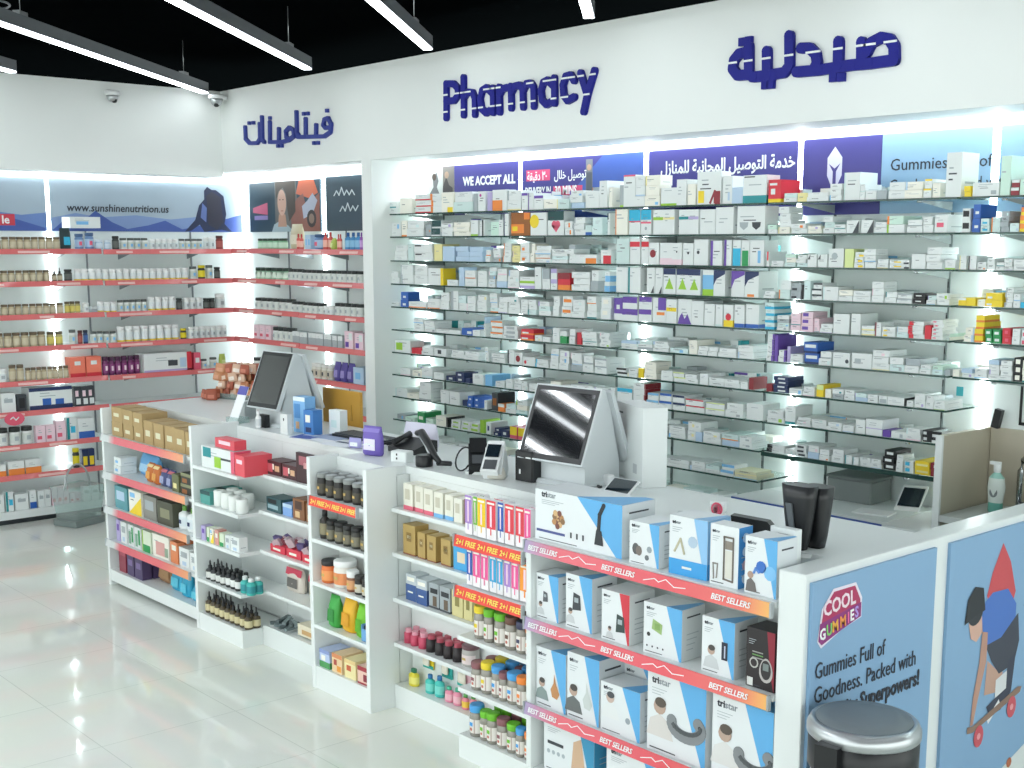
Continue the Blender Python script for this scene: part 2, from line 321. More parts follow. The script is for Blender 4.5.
# dome cameras
def dome(loc, rz, label, s=1):
    t = thing('dome_camera', label, 'security camera', loc, rz, 'dome cameras')
    b = MB(); b.lathe([(.055*s, .0), (.058*s, .012), (.056*s, .03), (.05*s, .034)], 'whiteplastic', 20); b.box(-.03*s, -.0, .0, .03*s, .09*s, .028, 'whiteplastic'); b.build('housing', t)
    b = MB(); b.lathe([(.012*s, -.05*s), (.03*s, -.042*s), (.042*s, -.022*s), (.046*s, 0)], 'silver', 16); b.build('bubble', t)
    b = MB(); b.lathe([(.008*s, -.056*s), (.018*s, -.05*s), (.024*s, -.03*s)], 'blackplastic', 12, c=(.008, -.012)); b.build('lens', t)
dome((-9.54, 4.25, 3.215), PI/2, 'small white dome camera on the side wall fascia')
dome((-9.48, 5.09, 3.245), .4, 'white dome camera in the corner where the two fascias meet', 1.15)
# ---------------------------------------------------------------- the big letters
LG = {"ph":[[[-6612,3110],[-6615,2898]],[[-6612,3110],[-6535,3103],[-6495,3073],[-6495,3027],[-6531,3000],[-6614,3002]],[[-6436,3132],[-6436,2903]],[[-6435,3010],[-6392,3041],[-6345,3033],[-6326,2998],[-6324,2898]],[[-6161,3017],[-6208,3051],[-6252,3037],[-6272,2989],[-6258,2928],[-6214,2899],[-6166,2916]],[[-6149,3043],[-6147,2897]],[[-6089,3043],[-6085,2895]],[[-6087,2999],[-6054,3030],[-6012,3034]],[[-5980,3038],[-5976,2911]],[[-5978,2999],[-5946,3035],[-5900,3038],[-5873,3014],[-5868,2908]],[[-5871,3000],[-5839,3040],[-5801,3041],[-5777,3016],[-5772,2905]],[[-5609,3012],[-5652,3044],[-5691,3034],[-5711,2990],[-5700,2935],[-5662,2906],[-5613,2921]],[[-5596,3050],[-5593,2909]],[[-5428,3021],[-5457,3054],[-5499,3050],[-5522,3004],[-5515,2948],[-5481,2914],[-5427,2930]],[[-5375,3057],[-5325,2943]],[[-5264,3059],[-5317,2942],[-5348,2843]]],"sa":[[[-3487,2968],[-3463,3008],[-3414,3024],[-3368,3011],[-3344,2978],[-3340,2918]],[[-3340,2918],[-3474,2916],[-3568,2919],[-3749,2914],[-3876,2918]],[[-3516,3016],[-3512,2922]],[[-3642,3033],[-3640,2924]],[[-3854,3026],[-3804,3021],[-3769,2991],[-3759,2950],[-3778,2917]],[[-3926,3092],[-3920,2952],[-3950,2922],[-4052,2920],[-4137,2919]],[[-4059,3034],[-4055,2923]],[[-4172,3070],[-4167,2931]],[[-4171,3046],[-4234,3040],[-4265,3013],[-4272,2972],[-4238,2936],[-4167,2934]],[[-4143,2919],[-4019,2915]]],"sd":[[-3665,2872],[-3622,2870],[-4030,2873],[-4064,2874],[-4215,3096],[-4174,3098]],"vi":[[[-7959,2944],[-7996,2996],[-8046,2989],[-8064,2952],[-8032,2928],[-7966,2931]],[[-7959,2953],[-7971,2896],[-8052,2871],[-8410,2888]],[[-8158,2958],[-8165,2878]],[[-8299,3012],[-8305,2887]],[[-8425,3070],[-8426,2921],[-8392,2890]],[[-8469,2897],[-8474,2943],[-8530,2965],[-8582,2940],[-8577,2898],[-8528,2877],[-8473,2897]],[[-8535,2873],[-8644,2865],[-8821,2875]],[[-8682,2965],[-8688,2871]],[[-8812,3024],[-8821,2875]],[[-8929,3070],[-8933,2897],[-8904,2880]],[[-9193,3012],[-9192,2922],[-9131,2884],[-9011,2879],[-8971,2908],[-8967,3022]]],"vd":[[-8010,3049],[-8195,2832],[-8141,2830],[-8324,3050],[-8269,3048],[-8704,2839],[-8649,2837],[-8810,3054],[-9128,3038],[-9062,3036]]}
def letters(name, strokes, dots, w, label, m, y1=YF, slit=None, dsz=.04, depth=.022):
    t = thing(name, label, 'sign', (0, 0, 0))
    b = MB()
    for s_ in strokes: b.stroke([(x/1000, z/1000) for x, z in s_], w, y1-depth, y1, m)
    for x, z in dots:
        x, z = x/1000, z/1000; b.yprism([(x-dsz, z-dsz), (x+dsz, z-dsz), (x+dsz, z+dsz), (x-dsz, z+dsz)], y1-depth, y1, m)
    xs = [p[0]/1000 for s_ in strokes for p in s_]; zs = [p[1]/1000 for s_ in strokes for p in s_]
    t.location = (min(xs), y1, min(zs)); b.shift(0, -min(xs), -y1, -min(zs)); b.build('lettering', t)
    if slit:
        c = MB()
        for zc in slit:
            for s_ in strokes:
                for (x0, z0), (x1, z1) in zip(s_, s_[1:]):
                    z0, z1, x0, x1 = z0/1000, z1/1000, x0/1000, x1/1000
                    if (z0-zc)*(z1-zc) < 0 and abs(z1-z0) > .35*abs(x1-x0):
                        x = x0+(x1-x0)*(zc-z0)/(z1-z0); hw = w/2*math.hypot(x1-x0, z1-z0)/abs(z1-z0)+.002
                        c.yprism([(x-hw, zc-.005), (x+hw, zc-.005), (x+hw, zc+.005), (x-hw, zc+.005)], y1-depth-.0025, y1-depth+.001, 'white_wall')
        c.shift(0, -min(xs), -y1, -min(zs)); c.build('slit', t)
    return t
letters('pharmacy_sign', LG['ph'], [], .043, 'raised dark blue lettering reading Pharmacy on the back fascia', 'lettering_blue', slit=[3.04, 2.935])
letters('arabic_pharmacy_sign', LG['sa'], LG['sd'], .052, 'raised dark blue Arabic pharmacy lettering on the back fascia', 'lettering_blue', slit=[3.115, 3.0], dsz=.02)
letters('arabic_vitamins_sign', LG['vi'], LG['vd'], .029, 'raised blue Arabic vitamins lettering above the vitamin alcove', 'lettering_blue2', dsz=.013)
# ---------------------------------------------------------------- posters above the shelves
def poster(label, x0, x1, z0, z1, color, loc=None, rz=0, name='poster'):
    """flat board: origin at lower start corner, width along +X"""
    t = thing(name, label, 'poster', loc, rz, None)
    b = MB(); w, h = x1-x0, z1-z0; b.box(0, 0, 0, w, .012, h, color); return t, b, w, h
YP = YB-.014
mat('poster_purple', '433F88', rough=.45); mat('poster_blue', '8FB3D2', rough=.35); mat('poster_sky', 'A4B4C2', rough=.4, noise=.12, nscale=3); mat('poster_dark', '2F4350', rough=.4, noise=.2, nscale=4)
AR1 = 'ﻝﺯﺎﻨﻤﻠﻟ ﺔﻴﻧﺎﺠﻤﻟﺍ ﻞﻴﺻﻮﺘﻟﺍ ﺔﻣﺪﺧ'; AR2A = 'ﻝﺎﻠﺧ ﻞﻴﺻﻮﺗ'; AR2B = 'ﺔﻘﻴﻗﺩ ٣٠'
t, b, w, h = poster('purple poster reading WE ACCEPT ALL with a small photo of two people', -7.46, -6.45, 2.3, 2.64, 'poster_purple', (-7.46, YP, 2.3))
b.fr(.0, .33, 0, h, -.0008, 'C9CDCB'); b.fp([(.06, 0), (.05, .16), (.09, .2), (.08, .28), (.13, .3), (.15, .24), (.13, .2), (.16, .15), (.15, 0)], -.0014, '6B6C70'); b.fr(.2, .33, 0, h, -.0011, '7A7470'); b.fp([(.19, 0), (.2, .2), (.24, .27), (.27, .21), (.31, .19), (.33, 0)], -.0017, '3E3A3C'); b.disc(.1, .27, .025, -.002, '4A3B33', 10); b.disc(.245, .28, .025, -.002, 'A88A78', 10)
b.build('board', t); text('WE ACCEPT ALL', .082, 'paper', t, (.43, -.002, .2), bold=.0028, sx=.9); text('INSURANCE CARDS', .08, 'paper', t, (.40, -.002, .08), bold=.0025, sx=.9)
t, b, w, h = poster('blue purple poster about delivery in 30 minutes in Arabic and English', -6.41, -5.32, 2.25, 2.64, 'poster_purple', (-6.41, YP, 2.25))
b.fp([(.25, 0), (w, 0), (w, h), (.75, h)], -.0008, '4560AE'); b.fr(.04, .27, .255, .325, -.0014, 'D9507A'); b.fr(.3, .57, .15, .215, -.0014, 'D9507A'); b.fr(.6, .66, .1, .37, -.0014, '7C7F86'); b.disc(.63, .32, .02, -.002, 'B99780', 10); b.fr(.605, .655, .12, .29, -.002, '5A5F69')
b.build('board', t); text('DELIVERY IN', .072, 'paper', t, (.03, -.0025, .165), bold=.002, sx=.62); text('30 MINS', .072, 'paper', t, (.315, -.0025, .165), bold=.002, sx=.8); text(AR2A, .075, 'paper', t, (.31, -.0025, .26), bold=.001, sx=.8); text(AR2B, .075, 'paper', t, (.05, -.0025, .26), bold=.001, sx=.75)
t, b, w, h = poster('purple poster with Arabic home delivery lettering over the word DELIVERY', -5.28, -4.20, 2.25, 2.64, 'poster_purple', (-5.28, YP, 2.25))
b.build('board', t); text(AR1, .098, 'paper', t, (.10, -.002, .255), bold=.002, sx=.80); text('FREE DELIVERY', .11, 'paper', t, (.2, -.002, .09), bold=.003, sx=.95)
t, b, w, h = poster('purple poster with a white flame-shaped emblem, joined to pale blue gummies poster', -4.165, -3.69, 2.25, 2.64, 'poster_purple', (-4.168, YP, 2.25))
b.fp([(.155, .2), (.155, .29), (.2, .345), (.245, .29), (.245, .2), (.215, .14), (.185, .14)], -.0014, 'D5D6EA'); b.fp([(.19, .13), (.19, .22), (.165, .26), (.2, .235), (.235, .26), (.21, .22), (.21, .13)], -.002, 'poster_purple')
b.build('board', t); text('LIFE', .06, 'paper', t, (.145, -.002, .075), bold=.002)
t, b, w, h = poster('pale blue poster with dark lettering about gummies full of goodness', -3.69, -3.10, 2.25, 2.64, 'poster_blue', (-3.69, YP, 2.25), name='gummies_poster')
b.build('board', t); text('Gummies Full of', .082, 'ink', t, (.05, -.002, .21)); text('Goodness, Packed with', .082, 'ink', t, (.05, -.002, .11), sx=.82)
t, b, w, h = poster('pale blue poster with a dark haired child at the sink end of the back wall', -3.06, -1.9, 2.25, 2.64, 'poster_blue', (-3.06, YP, 2.25), name='gummies_poster')
b.disc(.22, .27, .07, -.002, '2A2A33', 16); b.disc(.2, .23, .05, -.0026, 'C79C88', 14); b.fp([(.12, 0), (.14, .14), (.2, .19), (.28, .16), (.3, 0)], -.0018, '3F66B0'); b.build('board', t)
text('mmunity', .075, 'ink', t, (.07, -.003, .09), bold=.002)
# side wall posters (face +X)
t, b, w, h = poster('mountain poster with a cropped red tag reading le at its edge', 2.2, 3.845, 2.2, 2.6, 'poster_sky', (-9.934, 2.2, 2.2), PI/2, 'mountain_poster')
b.fp([(0, 0), (0, .12), (.4, .17), (.8, .1), (1.2, .15), (1.45, .12), (1.64, .14), (1.64, 0)], -.001, '6580B8'); b.fp([(.6, 0), (.9, .08), (1.1, .03), (1.3, .12), (1.64, .02), (1.64, 0)], -.0016, '4058A0'); b.fr(.95, 1.40, .04, .125, -.0022, 'C8394B'); b.build('board', t)
text('le', .085, 'paper', t, (1.3, -.003, .055), bold=.002)
t, b, w, h = poster('wide mountain poster with a hiker wearing a backpack and a web address', 3.875, 5.53, 2.2, 2.6, 'poster_sky', (-9.934, 3.875, 2.2), PI/2, 'mountain_poster')
b.fp([(0, 0), (0, .1), (.2, .14), (.4, .11), (.7, .13), (1.0, .1), (1.3, .13), (w, .1), (w, 0)], -.001, '7C92BE'); b.fp([(0, 0), (.1, .08), (.22, .05), (.36, .16), (.5, .07), (.62, .02), (.8, .05), (.95, .09), (1.1, .02), (1.4, .08), (w, .15), (w, 0)], -.0016, '4159A0')
b.fp([(1.12, 0), (1.22, .1), (1.26, .22), (1.31, .27), (1.31, .34), (1.34, .375), (1.38, .35), (1.42, .35), (1.49, .3), (1.51, .15), (1.49, .07), (1.56, 0), (1.46, .02), (1.3, 0), (1.26, .06), (1.18, .01)], -.0022, '222B4A'); b.fp([(1.34, .06), (1.33, .3), (1.38, .335), (1.46, .29), (1.48, .08), (1.42, .02)], -.0028, '2F2F3E'); b.fp([(1.27, .12), (1.29, .24), (1.33, .2), (1.32, .08)], -.0028, '5D6FA6'); b.build('board', t)
text('www.sunshinenutrition.us', .083, 'ink', t, (.13, -.0025, .155), bold=.0012, shear=.12, sx=.98)
# alcove posters
t, b, w, h = poster('dark poster with a face and a motocross rider in orange and grey', -9.80, -8.69, 2.2, 2.605, 'poster_dark', (-9.80, 5.536, 2.2), 0, 'racing_poster')
b.fp([(.42, 0), (.42, h), (.75, h), (.8, 0)], -.0008, '6A6A68'); b.fp([(.36, 0), (.4, .06), (.5, .09), (.62, .05), (.7, 0)], -.0012, '9FB0B8'); b.fp([(.46, .04), (.48, .14), (.58, .14), (.6, .04)], -.0014, 'B58C78'); b.disc(.53, .235, .068, -.0017, 'C8A190', 18, 1.55); b.fp([(.44, .26), (.43, h), (.74, h), (.74, .16), (.64, .08), (.61, .2), (.6, .3), (.55, .355), (.49, .33)], -.002, '4B4038'); [b.fr(x_, x_+.022, .255, .262, -.0022, '3A302C') for x_ in (.49, .54)]; b.fr(.515, .55, .165, .172, -.0022, 'A0605A')
b.fp([(.75, .3), (.8, h), (1.02, h), (1.08, .3), (.95, .26)], -.0014, 'C8684A'); b.fp([(.68, 0), (.66, .15), (.76, .26), (.86, .3), (.9, .2), (1.0, .25), (1.1, .3), (1.1, 0)], -.0018, '8C5B50'); b.fp([(.86, .1), (.84, .2), (.92, .24), (1.0, .3), (1.07, .24), (1.0, .14)], -.0022, 'A9AFC0'); b.disc(.98, .1, .07, -.0026, '3A3534', 14); b.disc(.98, .1, .04, -.003, '8A7468', 14)
b.fp([(.06, .2), (.3, .24), (.3, .14), (.06, .16)], -.0014, 'C0607A'); b.fr(.08, .3, .1, .135, -.0014, '8F7FB0'); b.build('board', t)
t, b, w, h = poster('dark teal poster with pale handwritten script beside the pillar', -8.61, -7.62, 2.2, 2.615, 'poster_dark', (-8.61, 5.536, 2.2), 0, 'script_poster')
for z0, u0, n in ((.27, .12, 9), (.15, .2, 8)):
    b.stroke([(u0+i*.035, z0+(.045 if i % 2 else 0)*(1.3 if i % 3 == 0 else .8)) for i in range(n)], .009, -.003, 0, 'C9D2D6')
b.build('board', t)
# ---------------------------------------------------------------- glass shelves
LZ = [2.31, 2.152, 1.985, 1.822, 1.66, 1.497, 1.335, 1.175, 1.015, .85, .69]
BAYN = ['beside the pillar', 'under the delivery poster', 'under the home delivery poster', 'under the purple emblem poster', 'at the sink end']
BX = [(-7.485, -6.44), (-6.425, -5.31), (-5.295, -4.165), (-4.15, -3.09), (-3.065, -1.3)]
mat('upright_grey', '6E7777', rough=.4)
UPR = [(-7.27, -6.64), (-6.2, -5.53), (-5.06, -4.38), (-3.96, -3.29), (-2.87, -1.5)]
for i, (ua, ub) in enumerate(UPR):
    for k, x in enumerate((ua, ub)):
        zb = 1.45 if i == 4 else .8 if i == 3 else .1
        b = MB(); b.box(x-.0045, YB-.012, zb, x+.0045, YB, 2.3, 'upright_grey')
        for z in [zb+.05+j*.08 for j in range(int((2.25-zb)/.08))]: b.box(x-.003, YB-.0135, z, x+.003, YB-.012, z+.03, 'blackplastic')
        tag(b.build('shelf_upright'), 'slotted dark metal shelf upright %s the bay %s' % ('starting' if k == 0 else 'ending', BAYN[i]), 'shelf upright', 'slotted uprights of the medicine wall')
for i, (x0, x1) in enumerate(BX):
    for L, z in enumerate(LZ):
        if i == 4 and L > 5: continue
        if i == 3 and L > 8: continue
        thick = .022 if (i == 3 and L == 8) else .009
        t = thing('glass_shelf', 'clear glass shelf %s, %s from the top' % (BAYN[i], ordn(L+1)), 'shelf', ((x0+x1)/2, 5.34, z), 0, 'glass shelves of the medicine wall')
        w = (x1-x0)/2
        b = MB(); b.box(-w, .002, -thick, w, YB-5.34-.002, 0, 'glass'); b.build('pane', t)
        b = MB(); b.box(-w, 0, -thick, w, .002, 0, 'glass_edge'); b.box(w-.002, .002, -thick, w, YB-5.342, 0, 'glass_edge'); b.build('polished_edge', t)
        for u in UPR[i]:
            c = MB(); u -= (x0+x1)/2
            c.xprism([(YB-5.34, -thick-.045), (YB-5.34, -thick-.001), (.02, -thick-.001), (.02, -thick-.007)], u-.0025, u+.0025, 'bracket_grey')
            c.lathe([(.011, -thick-.012), (.013, -thick-.006), (.012, -thick-.001)], 'chrome', 10, c=(u, .02)); c.build('bracket', t)
# low base cabinets behind the counter
t = thing('base_cabinet', 'low white base cabinet under the medicine shelves beside the pillar', 'cabinet', (-5.83, 5.24, 0))
b = MB(); b.box(-1.64, 0, .05, 1.65, .40, .60, 'white_lam'); b.box(-1.62, .03, 0, 1.62, .4, .05, 'greyplastic'); b.build('carcass', t)
for k in range(6):
    b = MB(); b.box(-1.64+k*.548, -.018, .07, -1.11+k*.548, 0, .59, 'white_lam'); d = b.build('door', t); c = MB(); c.box(-1.2+k*.548, -.03, .42, -1.19+k*.548, -.018, .54, 'chrome'); c.build('handle', d)
t = thing('work_bench', 'white work bench with a blue front edge behind the counter', 'bench', (-3.6, 5.12, 0))
b = MB(); b.box(-.56, 0, .77, .54, .525, .80, 'white_lam'); b.build('worktop', t); b = MB(); b.box(-.56, -.006, .765, .34, 0, .80, '34509C'); b.build('edge_band', t)
b = MB(); b.box(-.55, .03, 0, .53, .525, .77, 'white_lam'); b.build('carcass', t); 
b = MB(); b.box(-.56, .0, .8002, -.15, .3, .8022, 'D7DDDC'); b.box(-.12, .05, .8002, .33, .5, .8022, 'D0D8D6'); b.build('mat', t)
